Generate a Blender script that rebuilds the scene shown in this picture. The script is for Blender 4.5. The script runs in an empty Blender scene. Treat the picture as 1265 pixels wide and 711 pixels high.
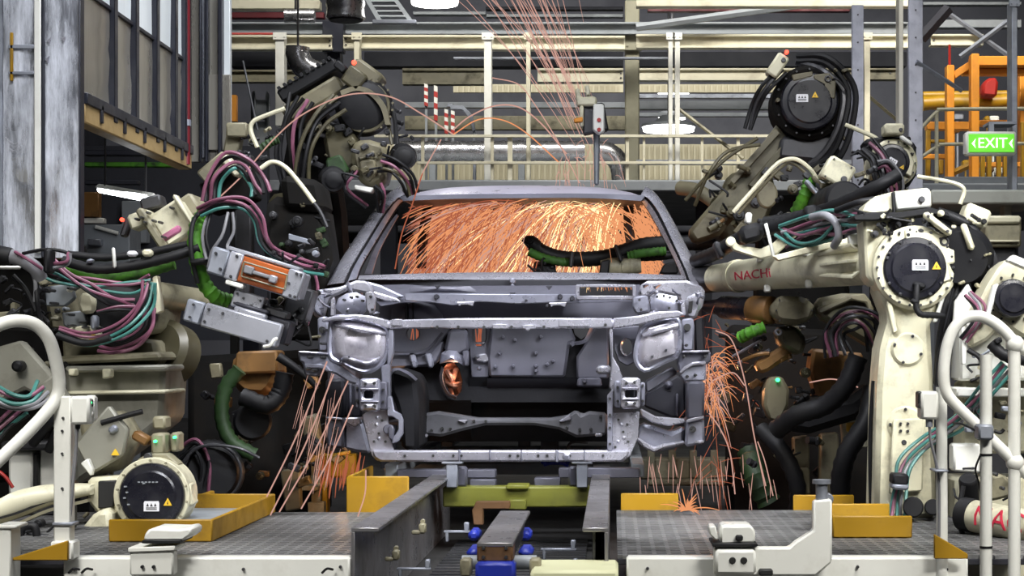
import bpy, bmesh, math, random
from mathutils import Vector, Matrix
random.seed(7)
S = bpy.context.scene
COL = S.collection
# ---------------------------------------------------------------- camera, world, lamps, exposure
F = 2328.0            # focal length in pixels of the 1265x711 frame
VX, VY = 757.0, 440.0 # vanishing point of the rails in the frame
CAMZ = 1.35
cd = bpy.data.cameras.new('camera'); cam = bpy.data.objects.new('camera', cd); COL.objects.link(cam)
cam.location = (0, 0, CAMZ); cam.rotation_euler = (math.pi/2, 0, 0)
cd.sensor_width = 36; cd.lens = 36*F/1265
cd.shift_x = -(VX-632.5)/1265; cd.shift_y = (VY-355.5)/1265
cd.clip_start = .05; cd.clip_end = 200
S.camera = cam
w = bpy.data.worlds.new('world'); S.world = w; w.use_nodes = True
w.node_tree.nodes['Background'].inputs[0].default_value = (.75, .82, 1, 1)
w.node_tree.nodes['Background'].inputs[1].default_value = .012
S.view_settings.view_transform = 'Standard'; S.view_settings.look = 'None'
S.view_settings.exposure = 0.0; S.view_settings.gamma = 1; S.view_settings.use_curve_mapping = False
def area(name, loc, target, sx, sy, watts, col=(1, 1, 1), spread=180):
    l = bpy.data.lights.new(name, 'AREA'); l.shape = 'RECTANGLE'; l.size = sx; l.size_y = sy
    l.energy = watts; l.color = col; l.spread = math.radians(spread)
    o = bpy.data.objects.new(name, l); COL.objects.link(o); o.location = loc
    o.rotation_euler = (Vector(target)-Vector(loc)).to_track_quat('-Z', 'Y').to_euler()
    return o
def point(name, loc, watts, col, r=.05):
    l = bpy.data.lights.new(name, 'POINT'); l.energy = watts; l.color = col; l.shadow_soft_size = r
    o = bpy.data.objects.new(name, l); COL.objects.link(o); o.location = loc
    return o
area('bay_lamp_front', (-.3, 5.2, 5.1), (-.45, 8.05, 1.35), 2.4, .5, 74, (.91, .93, 1), 85)
area('bay_lamp_right', (1.9, 4.2, 4.7), (1.8, 6.9, 1.2), 1.6, .6, 52, (1, .98, .92), 100)
area('bay_lamp_left', (-2.3, 4.2, 4.7), (-1.9, 6.4, .9), 1.6, .6, 23, (1, .98, .93), 90)
area('bay_lamp_over', (-.3, 9.0, 5.8), (-.3, 9.4, 1), 4.5, .5, 50, (.92, .95, 1), 110)
area('bay_lamp_mezzanine', (-.2, 11.9, 5.9), (.2, 15, 3.4), 5.5, .6, 150, (1, .97, .9), 110)
area('front_fill_left', (-2.3, 2.4, 3.6), (-1.75, 5.8, .95), 1.2, .4, 13, (1, .98, .93), 50)  # front fill added to whiten the left handrail, no fixture there
area('front_fill_right', (2.2, 2.4, 3.6), (1.2, 5.8, .95), 1.2, .4, 14, (1, .98, .93), 50)  # matching front fill added for the right handrail
area('booth_fill', (-.9, 8.3, 5.2), (-2.1, 8.7, 2.9), .3, 1.6, 30, (.95, .97, 1), 110)  # fill light added to brighten the booth panels
area('bay_lamp_gantry', (3.2, 11.0, 5.6), (3.0, 14, 3), 1.6, .6, 60, (1, .95, .85), 110)
area('bay_lamp_back', (0, 19, 6.1), (0, 26, 4), 8, 1, 260, (1, .97, .92), 140)
area('side_bay_lamp', (2.6, 4.6, 3.9), (-.3, 8.2, 1.5), .5, 1.2, 26, (.92, .95, 1), 50)
WELD = Vector(((700-VX)/F*10.6, 10.6, CAMZ-(251-VY)/F*10.6))
point('weld_arc', WELD, 12, (1, .55, .22), .04)
point('weld_arc_right', ((880-VX)/F*8.9, 8.9, CAMZ-(470-VY)/F*8.9), 4, (1, .42, .16), .03)
point('weld_arc_left', ((425-VX)/F*8.7, 8.7, CAMZ-(575-VY)/F*8.7), 3, (1, .5, .2), .03)
point('copper_hole_fill', ((559-VX)/F*8.8, 8.8, CAMZ-(466-VY)/F*8.8), .5, (1, .6, .4), .02)  # small light added inside the copper hole of the firewall
# ---------------------------------------------------------------- helpers
def P(px, py, Y): return Vector(((px-VX)/F*Y, Y, CAMZ-(py-VY)/F*Y))
def L(n, Y): return n*Y/F
MATS = {}
def mat(name, col, rough=.5, metal=0., dirt=0., dirtcol=(.06, .05, .035), scale=6., bump=0., emit=0., var=.0, streak=False, coat=0.):
    m = bpy.data.materials.new(name); m.use_nodes = True; nt = m.node_tree; b = nt.nodes['Principled BSDF']
    b.inputs['Base Color'].default_value = (*col, 1); b.inputs['Roughness'].default_value = rough; b.inputs['Metallic'].default_value = metal
    if coat: b.inputs['Coat Weight'].default_value = coat
    if emit:
        b.inputs['Emission Color'].default_value = (*col, 1); b.inputs['Emission Strength'].default_value = emit
    if dirt or var or bump:
        tc = nt.nodes.new('ShaderNodeTexCoord'); mp = nt.nodes.new('ShaderNodeMapping'); nt.links.new(tc.outputs['Object'], mp.inputs[0])
        if streak: mp.inputs['Scale'].default_value = (1, 1, .12)
        n = nt.nodes.new('ShaderNodeTexNoise'); n.inputs['Scale'].default_value = scale; n.inputs['Detail'].default_value = 7; n.inputs['Roughness'].default_value = .65
        nt.links.new(mp.outputs[0], n.inputs['Vector'])
        r = nt.nodes.new('ShaderNodeValToRGB'); nt.links.new(n.outputs['Fac'], r.inputs[0])
        r.color_ramp.elements[0].position = .5; r.color_ramp.elements[1].position = .72
        r.color_ramp.elements[0].color = (0, 0, 0, 1); r.color_ramp.elements[1].color = (dirt, dirt, dirt, 1)
        mx = nt.nodes.new('ShaderNodeMix'); mx.data_type = 'RGBA'
        mx.inputs[6].default_value = (*col, 1); mx.inputs[7].default_value = (*dirtcol, 1)
        nt.links.new(r.outputs[0], mx.inputs[0])
        src = mx.outputs[2]
        if var:
            n2 = nt.nodes.new('ShaderNodeTexNoise'); n2.inputs['Scale'].default_value = scale*.37; n2.inputs['Detail'].default_value = 3
            nt.links.new(mp.outputs[0], n2.inputs['Vector'])
            mr = nt.nodes.new('ShaderNodeMapRange'); mr.inputs['From Min'].default_value = .3; mr.inputs['From Max'].default_value = .7
            mr.inputs['To Min'].default_value = 1-var; mr.inputs['To Max'].default_value = 1+var
            nt.links.new(n2.outputs['Fac'], mr.inputs['Value'])
            hs = nt.nodes.new('ShaderNodeHueSaturation'); nt.links.new(mr.outputs[0], hs.inputs['Value']); nt.links.new(src, hs.inputs['Color'])
            src = hs.outputs[0]
            m2 = nt.nodes.new('ShaderNodeMapRange'); m2.inputs['From Min'].default_value = .3; m2.inputs['From Max'].default_value = .7
            m2.inputs['To Min'].default_value = max(.05, rough-.1); m2.inputs['To Max'].default_value = min(1, rough+.12)
            nt.links.new(n.outputs['Fac'], m2.inputs['Value']); nt.links.new(m2.outputs[0], b.inputs['Roughness'])
        nt.links.new(src, b.inputs['Base Color'])
        if bump:
            bp = nt.nodes.new('ShaderNodeBump'); bp.inputs['Strength'].default_value = bump; bp.inputs['Distance'].default_value = .01
            nt.links.new(n.outputs['Fac'], bp.inputs['Height']); nt.links.new(bp.outputs[0], b.inputs['Normal'])
    MATS[name] = m
    return m
CR = mat('cream_paint', (.62, .59, .43), .4, 0, .6, (.10, .085, .05), 9, .05, var=.14)
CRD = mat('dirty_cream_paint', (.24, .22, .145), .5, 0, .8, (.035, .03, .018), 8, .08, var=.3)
OLV = mat('oily_olive_casting', (.085, .075, .042), .42, .1, .85, (.015, .012, .008), 9, .1, var=.3)
BRN = mat('burnt_ochre_casting', (.2, .10, .03), .45, .1, .75, (.03, .018, .008), 9, .08, var=.3)
WH = mat('white_paint', (.74, .74, .69), .35, 0, .25, (.3, .27, .2), 7, .02, var=.06)
ST = mat('bare_steel', (.30, .305, .375), .32, .6, .55, (.11, .11, .14), 11, .04, var=.25)
STB = mat('bright_pressed_steel', (.50, .495, .565), .27, .68, .6, (.2, .195, .235), 10, .04, var=.25)
SD = mat('primed_grey_steel', (.10, .10, .128), .42, .3, .35, (.05, .05, .062), 8, .03, var=.15)
SDD = mat('dark_primed_steel', (.024, .024, .032), .5, .25, .3, (.014, .014, .018), 8, .03, var=.15)
ROOF = mat('lavender_roof_steel', (.55, .53, .64), .34, .4, .15, (.4, .38, .46), 5, .01, var=.05)
BK = mat('black_rubber', (.0075, .0075, .009), .55, 0, .3, (.022, .021, .018), 12, .05, var=.2)
BK.node_tree.nodes['Principled BSDF'].inputs['Specular IOR Level'].default_value = .3
BKG = mat('black_gloss_cover', (.008, .008, .013), .3, 0, .25, (.03, .028, .03), 14, .03, var=.2)
MET = mat('dark_machine_steel', (.06, .06, .065), .4, .5, .5, (.02, .018, .015), 10, .08, var=.25)
GRY = mat('grey_paint', (.24, .26, .28), .5, .1, .35, (.1, .1, .1), 5, .03, var=.12)
GAL = mat('galvanised_steel', (.29, .31, .36), .45, .45, .5, (.15, .16, .19), 16, .03, var=.22)
STN = mat('stainless_sheet', (.42, .44, .50), .28, .8, .6, (.17, .16, .16), 5, .06, var=.3, streak=True)
BTH = mat('booth_zinc_panel', (.42, .40, .35), .3, .7, .5, (.2, .18, .14), 4, .06, var=.3, streak=True)
BTL = mat('booth_pale_panel', (.75, .80, .82), .4, .1, .3, (.45, .46, .46), 4, .03, var=.15, streak=True)
MUL = mat('dark_mullion', (.022, .024, .035), .4, .3, .3, (.05, .05, .05), 7, .03, var=.2)
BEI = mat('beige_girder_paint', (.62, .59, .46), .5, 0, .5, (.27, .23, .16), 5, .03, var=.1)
COLM = mat('column_zinc', (.40, .41, .48), .45, .3, .5, (.22, .23, .28), 16, .03, var=.2)
GUN = mat('gun_plate_steel', (.42, .43, .48), .32, .55, .4, (.25, .25, .29), 11, .03, var=.2)
YE = mat('yellow_safety_paint', (.34, .185, .005), .45, 0, .65, (.085, .043, .005), 6, .04, var=.25)
OR = mat('orange_paint', (.72, .27, .02), .5, 0, .4, (.3, .12, .02), 6, .03, var=.2)
TRO = mat('orange_insulator', (.37, .08, .01), .4, 0, .3, (.18, .04, .008), 14, .03, var=.12)
LI = mat('lime_paint', (.16, .165, .022), .45, 0, .5, (.06, .06, .014), 7, .03, var=.2)
BL = mat('blue_plastic', (.015, .03, .33), .4, 0, .5, (.006, .008, .06), 14, .03, var=.2)
RD = mat('red_paint', (.36, .02, .015), .45)
DRD = mat('dark_red_pipe_paint', (.16, .012, .02), .4, .1, .3, (.06, .01, .01), 9, .02, var=.2)
PK = mat('pink_hose', (.2, .07, .115), .4, 0, .6, (.045, .02, .028), 9, 0, var=.25)
TL = mat('teal_hose', (.055, .20, .175), .4, 0, .55, (.015, .045, .04), 9, 0, var=.25)
GH = mat('grey_hose', (.2, .2, .215), .45, 0, .4, (.07, .07, .07), 9, 0, var=.2)
GN = mat('green_cable_sleeve', (.06, .22, .01), .6, 0, 1, (.004, .007, .003), 11, .3, var=.35)
GND = mat('dark_green_sleeve', (.014, .04, .008), .6, 0, .8, (.004, .006, .003), 11, .3, var=.3)
DARK = mat('shade_black', (.006, .0055, .005), .85, 0, .6, (.015, .012, .009), 7, .1, var=.3)  # near black that paints shade onto backing bodies and dim machine parts
DARK.node_tree.nodes['Principled BSDF'].inputs['Specular IOR Level'].default_value = .15
GCR = mat('greyed_cream_plate', (.27, .265, .22), .45, .1, .5, (.09, .08, .06), 8, .05, var=.2)
ARCH = mat('near_black_panel', (.008, .008, .01), .8, 0, .3, (.016, .016, .018), 14, .2, var=.2)  # near black for the arch, firewall, toe board and pillar seams
ARCH.node_tree.nodes['Principled BSDF'].inputs['Specular IOR Level'].default_value = .2
CRDD = mat('grimy_shaded_cream', (.13, .115, .07), .5, 0, .85, (.022, .018, .011), 8, .08, var=.3)  # grimy cream darkened further, shade of the rear robots put into the paint
PAN = mat('galvanised_lamp_pan', (.52, .50, .56), .27, .6, .9, (.19, .18, .22), 5.5, .06, var=.25)
CON = mat('dark_oily_concrete', (.035, .034, .033), .55, 0, .5, (.012, .011, .01), 2, .05, var=.3)
GRT = mat('worn_steel_grating', (.17, .17, .172), .4, .3, 1, (.012, .012, .011), 3.2, .1, var=.6)
RAIL = mat('worn_rail_steel', (.30, .29, .30), .32, .7, .5, (.14, .11, .09), 8, .04, var=.3)
RUST = mat('rusty_steel_block', (.15, .075, .03), .6, .2, .6, (.06, .03, .015), 14, .1, var=.3)
COP = mat('copper_shunt', (.75, .36, .24), .3, .7, .5, (.4, .12, .07), 30, .3, var=.3)
NAVY = mat('dark_wall_cladding', (.022, .024, .034), .7, 0, .4, (.012, .013, .018), 2, 0, var=.2)
PALE = mat('pale_cladding', (.5, .46, .32), .6, 0, .4, (.3, .26, .17), 2, 0, var=.15)
DUCT = mat('spiral_duct_zinc', (.55, .55, .57), .25, .85, .3, (.35, .33, .33), 9, .05, var=.15)
INK = mat('black_ink', (.01, .01, .01), .6)
REDINK = mat('red_lettering', (.5, .02, .05), .5)
STK = mat('white_sticker', (.75, .75, .78), .5)
WARN = mat('yellow_warning_triangle', (.8, .5, .03), .5)
LAMP = mat('lamp_glow', (1, .98, .94), .5, emit=9)
LED = mat('green_indicator_light', (.05, 1, .25), .5, emit=3)
LEDR = mat('red_indicator_light', (1, .06, .03), .5, emit=3)
SGN = mat('exit_sign_green', (.13, .60, .03), .5, emit=.8)
SGW = mat('exit_sign_white', (.9, 1, .85), .5, emit=1.2)
def curtain(name, col):
    m = bpy.data.materials.new(name); m.use_nodes = True; nt = m.node_tree; b = nt.nodes['Principled BSDF']
    b.inputs['Base Color'].default_value = (*col, 1); b.inputs['Roughness'].default_value = .3
    tc = nt.nodes.new('ShaderNodeTexCoord'); mp = nt.nodes.new('ShaderNodeMapping'); mp.inputs['Scale'].default_value = (2.2, 1, .35)
    n = nt.nodes.new('ShaderNodeTexNoise'); n.inputs['Scale'].default_value = 5; n.inputs['Detail'].default_value = 8; n.inputs['Roughness'].default_value = .7
    r = nt.nodes.new('ShaderNodeMapRange'); r.inputs['From Min'].default_value = .40; r.inputs['From Max'].default_value = .62; r.inputs['To Min'].default_value = .1; r.inputs['To Max'].default_value = .95
    tr = nt.nodes.new('ShaderNodeBsdfTransparent'); mx = nt.nodes.new('ShaderNodeMixShader')
    for a, c in ((tc.outputs['Object'], mp.inputs[0]), (mp.outputs[0], n.inputs['Vector']), (n.outputs['Fac'], r.inputs['Value']), (r.outputs[0], mx.inputs[0]), (tr.outputs[0], mx.inputs[1]), (b.outputs[0], mx.inputs[2]), (mx.outputs[0], nt.nodes['Material Output'].inputs[0])): nt.links.new(a, c)
    return m
PLAS = curtain('scratched_clear_curtain', (.66, .69, .76))
def spark(name, col, e):
    m = bpy.data.materials.new(name); m.use_nodes = True; nt = m.node_tree; nt.nodes.clear()
    em = nt.nodes.new('ShaderNodeEmission'); em.inputs[0].default_value = (*col, 1); em.inputs[1].default_value = e
    o = nt.nodes.new('ShaderNodeOutputMaterial'); nt.links.new(em.outputs[0], o.inputs[0])
    return m
SP_HOT = spark('white_hot_spark', (1, .72, .36), 1.9)
SP_ORA = spark('orange_spark', (1, .39, .17), .85)
SP_RED = spark('cooling_red_spark', (1, .27, .14), .42)
SP_PNK = spark('pale_pink_spark', (1, .56, .46), .62)

def smooth(pts, n=6):
    """Catmull-Rom through the points."""
    pts = [Vector(p) for p in pts]
    if len(pts) < 3: return pts
    q = [pts[0]*2-pts[1]]+pts+[pts[-1]*2-pts[-2]]
    out = []
    for i in range(1, len(q)-2):
        a, b, c, d = q[i-1:i+3]
        for k in range(n):
            t = k/n
            out.append(.5*((2*b)+(c-a)*t+(2*a-5*b+4*c-d)*t*t+(3*b-a-3*c+d)*t**3))
    out.append(pts[-1])
    return out

SEP = set('bolt firewall_stud stud crossmember_hole underfloor_bracket flange_side side_hole flange_hole bar_hole plate_hole plate_dimple bar_bead bar_patch cowl_tab crossmember_tab gutter_clip panel_hole round_hole pan_stud flange_bead cover_clip cover_mark rack_tooth hanger_strap bright_patch red_cap bracket_pivot booster_rib cowl_window_frame pad grey_cross_bar post clamp_plate bolt_hole cable_hook rear_bulkhead wheel_hub'.split())
class MB:
    def __init__(s): s.bm = bmesh.new(); s.pc = []
    def _merge(s, t, bev=0, seg=1):
        bmesh.ops.recalc_face_normals(t, faces=t.faces)
        if bev:
            ed = [e for e in t.edges if len(e.link_faces) == 2 and e.calc_face_angle(0) > .6]
            if ed: bmesh.ops.bevel(t, geom=ed, offset=bev, segments=seg, profile=.5, affect='EDGES', clamp_overlap=True)
        me = bpy.data.meshes.new('tmp'); t.to_mesh(me); t.free(); s.bm.from_mesh(me); s.pc.append(me)
        return s
    def obox(s, c, size, rot=(0, 0, 0), bev=.004):
        t = bmesh.new(); bmesh.ops.create_cube(t, size=1)
        from mathutils import Euler
        M = Matrix.Translation(Vector(c)) @ Euler(rot).to_matrix().to_4x4() @ Matrix.Diagonal((*size, 1))
        bmesh.ops.transform(t, matrix=M, verts=t.verts)
        return s._merge(t, bev)
    def box(s, x0, x1, y0, y1, z0, z1, bev=.004):
        return s.obox(((x0+x1)/2, (y0+y1)/2, (z0+z1)/2), (abs(x1-x0), abs(y1-y0), abs(z1-z0)), bev=bev)
    def pbox(s, x0, y0, x1, y1, Y, d, bev=.004):
        """box whose front face fills a rectangle of the view at depth Y and that runs d metres back"""
        a = P(x0, y0, Y); b = P(x1, y1, Y)
        return s.box(a.x, b.x, Y, Y+d, b.z, a.z, bev)
    def prot(s, cx, cy, w, h, deg, Y, d, bev=.004):
        """turned box: w x h pixels, turned deg clockwise in the view"""
        c = P(cx, cy, Y); c.y = Y+d/2
        return s.obox(c, (L(w, Y), d, L(h, Y)), (0, math.radians(deg), 0), bev)
    def poly(s, pts, Y, d, holes=(), bev=.003):
        yf = Y if callable(Y) else (lambda a, b: Y)
        t = bmesh.new(); es = []
        for lp in [pts]+list(holes):
            vs = [t.verts.new(P(a, b, yf(a, b))) for a, b in lp]
            es += [t.edges.new((vs[i], vs[(i+1) % len(vs)])) for i in range(len(vs))]
        if holes: r = bmesh.ops.triangle_fill(t, use_beauty=True, edges=es, normal=(0, -1, 0))
        else: t.faces.new([v for v in t.verts])
        ex = bmesh.ops.extrude_face_region(t, geom=list(t.faces))
        bmesh.ops.translate(t, vec=(0, d, 0), verts=[v for v in ex['geom'] if isinstance(v, bmesh.types.BMVert)])
        return s._merge(t, bev)
    def pillow(s, pts, Y, bulge, d=.004, rings=5, prof=None):
        """pressed panel: the outline sinks or swells by bulge metres towards its middle, sheet of thickness d"""
        t = bmesh.new(); n = len(pts); cx = sum(p[0] for p in pts)/n; cy = sum(p[1] for p in pts)/n
        loops = []
        for k in range(rings):
            f = 1-k/rings; h = (prof or (lambda u: math.sin(u*math.pi/2)))(1-f)
            loops.append([t.verts.new(P(cx+(a-cx)*f, cy+(b-cy)*f, Y)+Vector((0, -bulge*h, 0))) for a, b in pts])
        c = t.verts.new(P(cx, cy, Y)+Vector((0, -bulge*(prof or (lambda u: 1))(1), 0)))
        for k in range(rings-1):
            for i in range(n): t.faces.new((loops[k][i], loops[k][(i+1) % n], loops[k+1][(i+1) % n], loops[k+1][i]))
        for i in range(n): t.faces.new((loops[-1][i], loops[-1][(i+1) % n], c))
        ex = bmesh.ops.extrude_face_region(t, geom=list(t.faces))
        bmesh.ops.translate(t, vec=(0, d, 0), verts=[v for v in ex['geom'] if isinstance(v, bmesh.types.BMVert)])
        return s._merge(t)
    def strip(s, A, B, d=.01, vec=(0, 1, 0), n=4, cols=1, crown=0):
        """sheet between two space curves, thickness d along vec"""
        A = smooth(A, n); B = smooth(B, n); t = bmesh.new(); rows = []
        v = Vector(vec)*d
        for a, b in zip(A, B):
            rows.append([t.verts.new(a.lerp(b, k/cols)-Vector(vec)*crown*math.sin(math.pi*k/cols)) for k in range(cols+1)])
        for i in range(len(rows)-1):
            for k in range(cols): t.faces.new((rows[i][k], rows[i][k+1], rows[i+1][k+1], rows[i+1][k]))
        ex = bmesh.ops.extrude_face_region(t, geom=list(t.faces))
        bmesh.ops.translate(t, vec=v, verts=[x for x in ex['geom'] if isinstance(x, bmesh.types.BMVert)])
        return s._merge(t)
    def tube(s, pts, r, n=8, sm=6, caps=True, rib=0, r1=None):
        pts = [Vector(p) for p in pts]
        if sm: pts = smooth(pts, sm)
        # drop coincident points
        q = [pts[0]]
        for p in pts[1:]:
            if (p-q[-1]).length > 1e-5: q.append(p)
        pts = q; t = bmesh.new(); rows = []; up = Vector((0, 0, 1)); N = len(pts)
        d0 = (pts[1]-pts[0]).normalized()
        u = d0.cross(up)
        if u.length < .1: u = d0.cross(Vector((1, 0, 0)))
        u.normalize()
        for i, p in enumerate(pts):
            d = (pts[min(i+1, N-1)]-pts[max(i-1, 0)]).normalized()
            u = (u-d*u.dot(d))
            if u.length < 1e-6: u = d.orthogonal()
            u.normalize(); v = d.cross(u)
            rr = r if r1 is None else r+(r1-r)*i/(N-1)
            if rib and i % 2: rr *= 1-rib
            rows.append([t.verts.new(p+(u*math.cos(a)+v*math.sin(a))*rr) for a in [2*math.pi*k/n for k in range(n)]])
        for i in range(N-1):
            for k in range(n): t.faces.new((rows[i][k], rows[i][(k+1) % n], rows[i+1][(k+1) % n], rows[i+1][k]))
        if caps: t.faces.new(rows[0][::-1]); t.faces.new(rows[-1])
        return s._merge(t)
    def ptube(s, pts, rpx, n=8, sm=6, rib=0, r1=None):
        """tube through (px, py, depth) points, radius in pixels at its first point"""
        Y = pts[0][2]
        return s.tube([P(*p) for p in pts], L(rpx, Y), n, sm, rib=rib, r1=None if r1 is None else L(r1, pts[-1][2]))
    def lathe(s, c, axis, prof, n=28, bev=0):
        """turned shape: prof = [(distance along the axis, radius)...]"""
        c = Vector(c); ax = Vector(axis).normalized(); u = ax.orthogonal().normalized(); v = ax.cross(u); t = bmesh.new(); rows = []
        for h, r in prof:
            rows.append([t.verts.new(c+ax*h+(u*math.cos(a)+v*math.sin(a))*max(r, 1e-5)) for a in [2*math.pi*k/n for k in range(n)]])
        for i in range(len(rows)-1):
            for k in range(n): t.faces.new((rows[i][k], rows[i][(k+1) % n], rows[i+1][(k+1) % n], rows[i+1][k]))
        t.faces.new(rows[0][::-1]); t.faces.new(rows[-1])
        return s._merge(t, bev)
    def cyl(s, a, b, r0, r1=None, n=20):
        a = Vector(a); b = Vector(b)
        return s.lathe(a, b-a, [(0, r0), ((b-a).length, r0 if r1 is None else r1)], n)
    def disc(s, px, py, Y, rpx, d=.02, n=24, lip=0):
        """round piece facing the viewer side: front face at depth Y, d metres thick"""
        r = L(rpx, Y); e = min(d*.3, r*.2)
        return s.lathe(P(px, py, Y), (0, 1, 0), [(0, r-e), (e, r), (d, r)], n)
    def bolts(s, pts, Y, rpx=1.6, d=.012, n=8):
        for a, b in pts: s.lathe(P(a, b, Y-d*.6), (0, 1, 0), [(0, L(rpx, Y)*.8), (d*.3, L(rpx, Y)), (d, L(rpx, Y))], n)
        return s
    def ring(s, px, py, Y, r0, r1, d, n=36):
        o = [(px+r1*math.cos(2*math.pi*k/n), py+r1*math.sin(2*math.pi*k/n)) for k in range(n)]
        i = [(px+r0*math.cos(2*math.pi*k/n), py+r0*math.sin(2*math.pi*k/n)) for k in range(n)]
        return s.poly(o, Y, d, [i])
    def done(s, name, m, parent=None, label=None, cat=None, group=None, kind=None, ang=38):
        if parent is not None and name in SEP and len(s.pc) > 1:
            s.bm.free(); o = None
            for me in s.pc:
                q = MB(); q.bm.from_mesh(me); bpy.data.meshes.remove(me); o = q.done(name, m, parent, ang=ang)
            return o
        me = bpy.data.meshes.new(name); s.bm.to_mesh(me); s.bm.free()
        for x in s.pc: bpy.data.meshes.remove(x)
        if not me.materials: me.materials.append(m)
        o = bpy.data.objects.new(name, me); COL.objects.link(o)
        me.shade_smooth(); me.set_sharp_from_angle(angle=math.radians(ang))
        if parent is not None:
            r = parent
            while r.parent: r = r.parent
            me.transform(Matrix.Translation(-r.location)); o.parent = parent
        else:
            xs = [v.co for v in me.vertices]
            b = Vector(((min(v.x for v in xs)+max(v.x for v in xs))/2, (min(v.y for v in xs)+max(v.y for v in xs))/2, min(v.z for v in xs)))
            me.transform(Matrix.Translation(-b)); o.location = b
        if label: o['label'] = label
        if cat: o['category'] = cat
        if group: o['group'] = group
        if kind: o['kind'] = kind
        return o
def thing(name, label, cat, loc=(0, 0, 0), group=None):
    o = bpy.data.objects.new(name, None); COL.objects.link(o); o.location = loc; o.empty_display_size = .1
    o['label'] = label; o['category'] = cat
    if group: o['group'] = group
    return o
def dup(root, shift, label=None, group=None):
    r = root.copy(); COL.objects.link(r); r.location = root.location+Vector(shift)
    if label: r['label'] = label
    if group: r['group'] = group
    for ch in list(root.children):
        c = ch.copy(); COL.objects.link(c); c.parent = r
        for g in list(ch.children):
            d = g.copy(); COL.objects.link(d); d.parent = c
    return r
def text_mesh(body, size, name, m, fn, parent, extr=.002, sub=True):
    """lettering as real mesh; fn maps (u, v, w) of the flat text to a point in the scene"""
    cu = bpy.data.curves.new(name, 'FONT'); cu.body = body; cu.size = size; cu.extrude = extr; cu.align_x = 'CENTER'; cu.align_y = 'CENTER'; cu.resolution_u = 3
    to = bpy.data.objects.new('t', cu); COL.objects.link(to)
    dg = bpy.context.evaluated_depsgraph_get(); me = bpy.data.meshes.new_from_object(to.evaluated_get(dg))
    bpy.data.objects.remove(to)
    bm = bmesh.new(); bm.from_mesh(me); bpy.data.meshes.remove(me)
    if sub: bmesh.ops.triangulate(bm, faces=bm.faces); bmesh.ops.subdivide_edges(bm, edges=bm.edges, cuts=1)
    for v in bm.verts: v.co = fn(v.co.x, v.co.y, v.co.z)
    b = MB(); b.bm.free(); b.bm = bm; b.pc = []
    return b.done(name, m, parent)
def circ(cx, cy, r, n=24, a0=0, ry=None):
    return [(cx+r*math.cos(a0+2*math.pi*k/n), cy+(ry or r)*math.sin(a0+2*math.pi*k/n)) for k in range(n)]
def rp(cx, cy, deg):
    a = math.radians(deg); c, s_ = math.cos(a), math.sin(a)
    return lambda u, v: (cx+u*c-v*s_, cy+u*s_+v*c)
# ---------------------------------------------------------------- the building
FL = .5; DK = .732
def struct(name, b, m, **k): return b.done(name, m, kind='structure', **k)
b = MB(); b.box(-7, 6.6, -2, 26, FL-.2, FL, 0); struct('floor', b, CON)
b = MB(); b.box(-7, 6.6, -2, 26, 6.3, 6.5, 0); struct('ceiling', b, NAVY)
b = MB(); b.box(-7, 6.6, 26, 26.2, FL, 6.3, 0); struct('wall_back', b, mat('blue_grey_back_cladding', (.10, .105, .13), .6, 0, .5, (.05, .05, .065), 1.5, 0, var=.3))
b = MB(); b.box(-7.2, -7, -2, 26, FL, 6.3, 0); struct('wall_left', b, NAVY)
b = MB(); b.box(6.6, 6.8, -2, 26, FL, 6.3, 0); struct('wall_right', b, NAVY)
# pale cladding sheets high on the back wall, each with its own ribs
for k, (x0, y0, x1, y1) in enumerate([(470, 178, 640, 222), (640, 178, 790, 222), (790, 178, 945, 222), (790, 104, 1000, 114), (560, 104, 770, 114)]):
    b = MB(); b.pbox(x0, y0, x1, y1, 22.0, .06, 0)
    for x in range(x0+4, x1-3, 7): b.pbox(x, y0, x+2.5, y1, 21.96, .05, 0)
    b.done('cladding_sheet', PALE, label=['pale ribbed cladding sheet behind the silver duct, left of the cream gun head', 'pale ribbed cladding sheet behind the bend of the silver duct', 'pale ribbed cladding sheet low behind the two close pale posts, right of the roof sparks', 'narrow ribbed cladding strip under the second beam on the right', 'narrow ribbed cladding strip under the second beam in the middle'][k], cat='cladding', kind='structure')
# ---------------------------------------------------------------- decks with bar grating
def deck(name, x0, x1, y0, y1, label):
    t = thing(name, label, 'platform', (x0, y0, FL))
    b = MB(); b.box(x0, x1, y0, y1, DK-.03, DK-.012, .002); b.done('deck_plate', SDD, t)
    b = MB(); n = int((y1-y0)/.05)
    for k in range(n):
        y = y0+(k+.5)*(y1-y0)/n; b.box(x0, x1, y-.01, y+.01, DK-.012, DK, 0)
    b.done('grating_bars', GRT, t, kind='stuff')
    b = MB(); n = int((x1-x0)/.045)
    for k in range(n):
        x = x0+(k+.5)*(x1-x0)/n; b.box(x-.007, x+.007, y0, y1, DK-.012, DK-.0015, 0)
    b.done('grating_cross_rods', GRT, t, kind='stuff')
    for x, y in ((x0+.08, y0+.1), (x1-.08, y0+.1), (x0+.08, y1-.1), (x1-.08, y1-.1)):
        b = MB(); b.box(x-.03, x+.03, y-.03, y+.03, FL, DK-.03); b.done('leg', MET, t)
    return t
XL = P(432, 688, 5.8).x; XR = P(775, 688, 5.8).x
deck('grating_deck', -2.6, XL-.01, 5.86, 7.5, 'dark bar grating deck left of the conveyor rails')
deck('grating_deck', XR-.03, 1.45, 5.86, 7.6, 'dark bar grating deck right of the conveyor rails')
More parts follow.
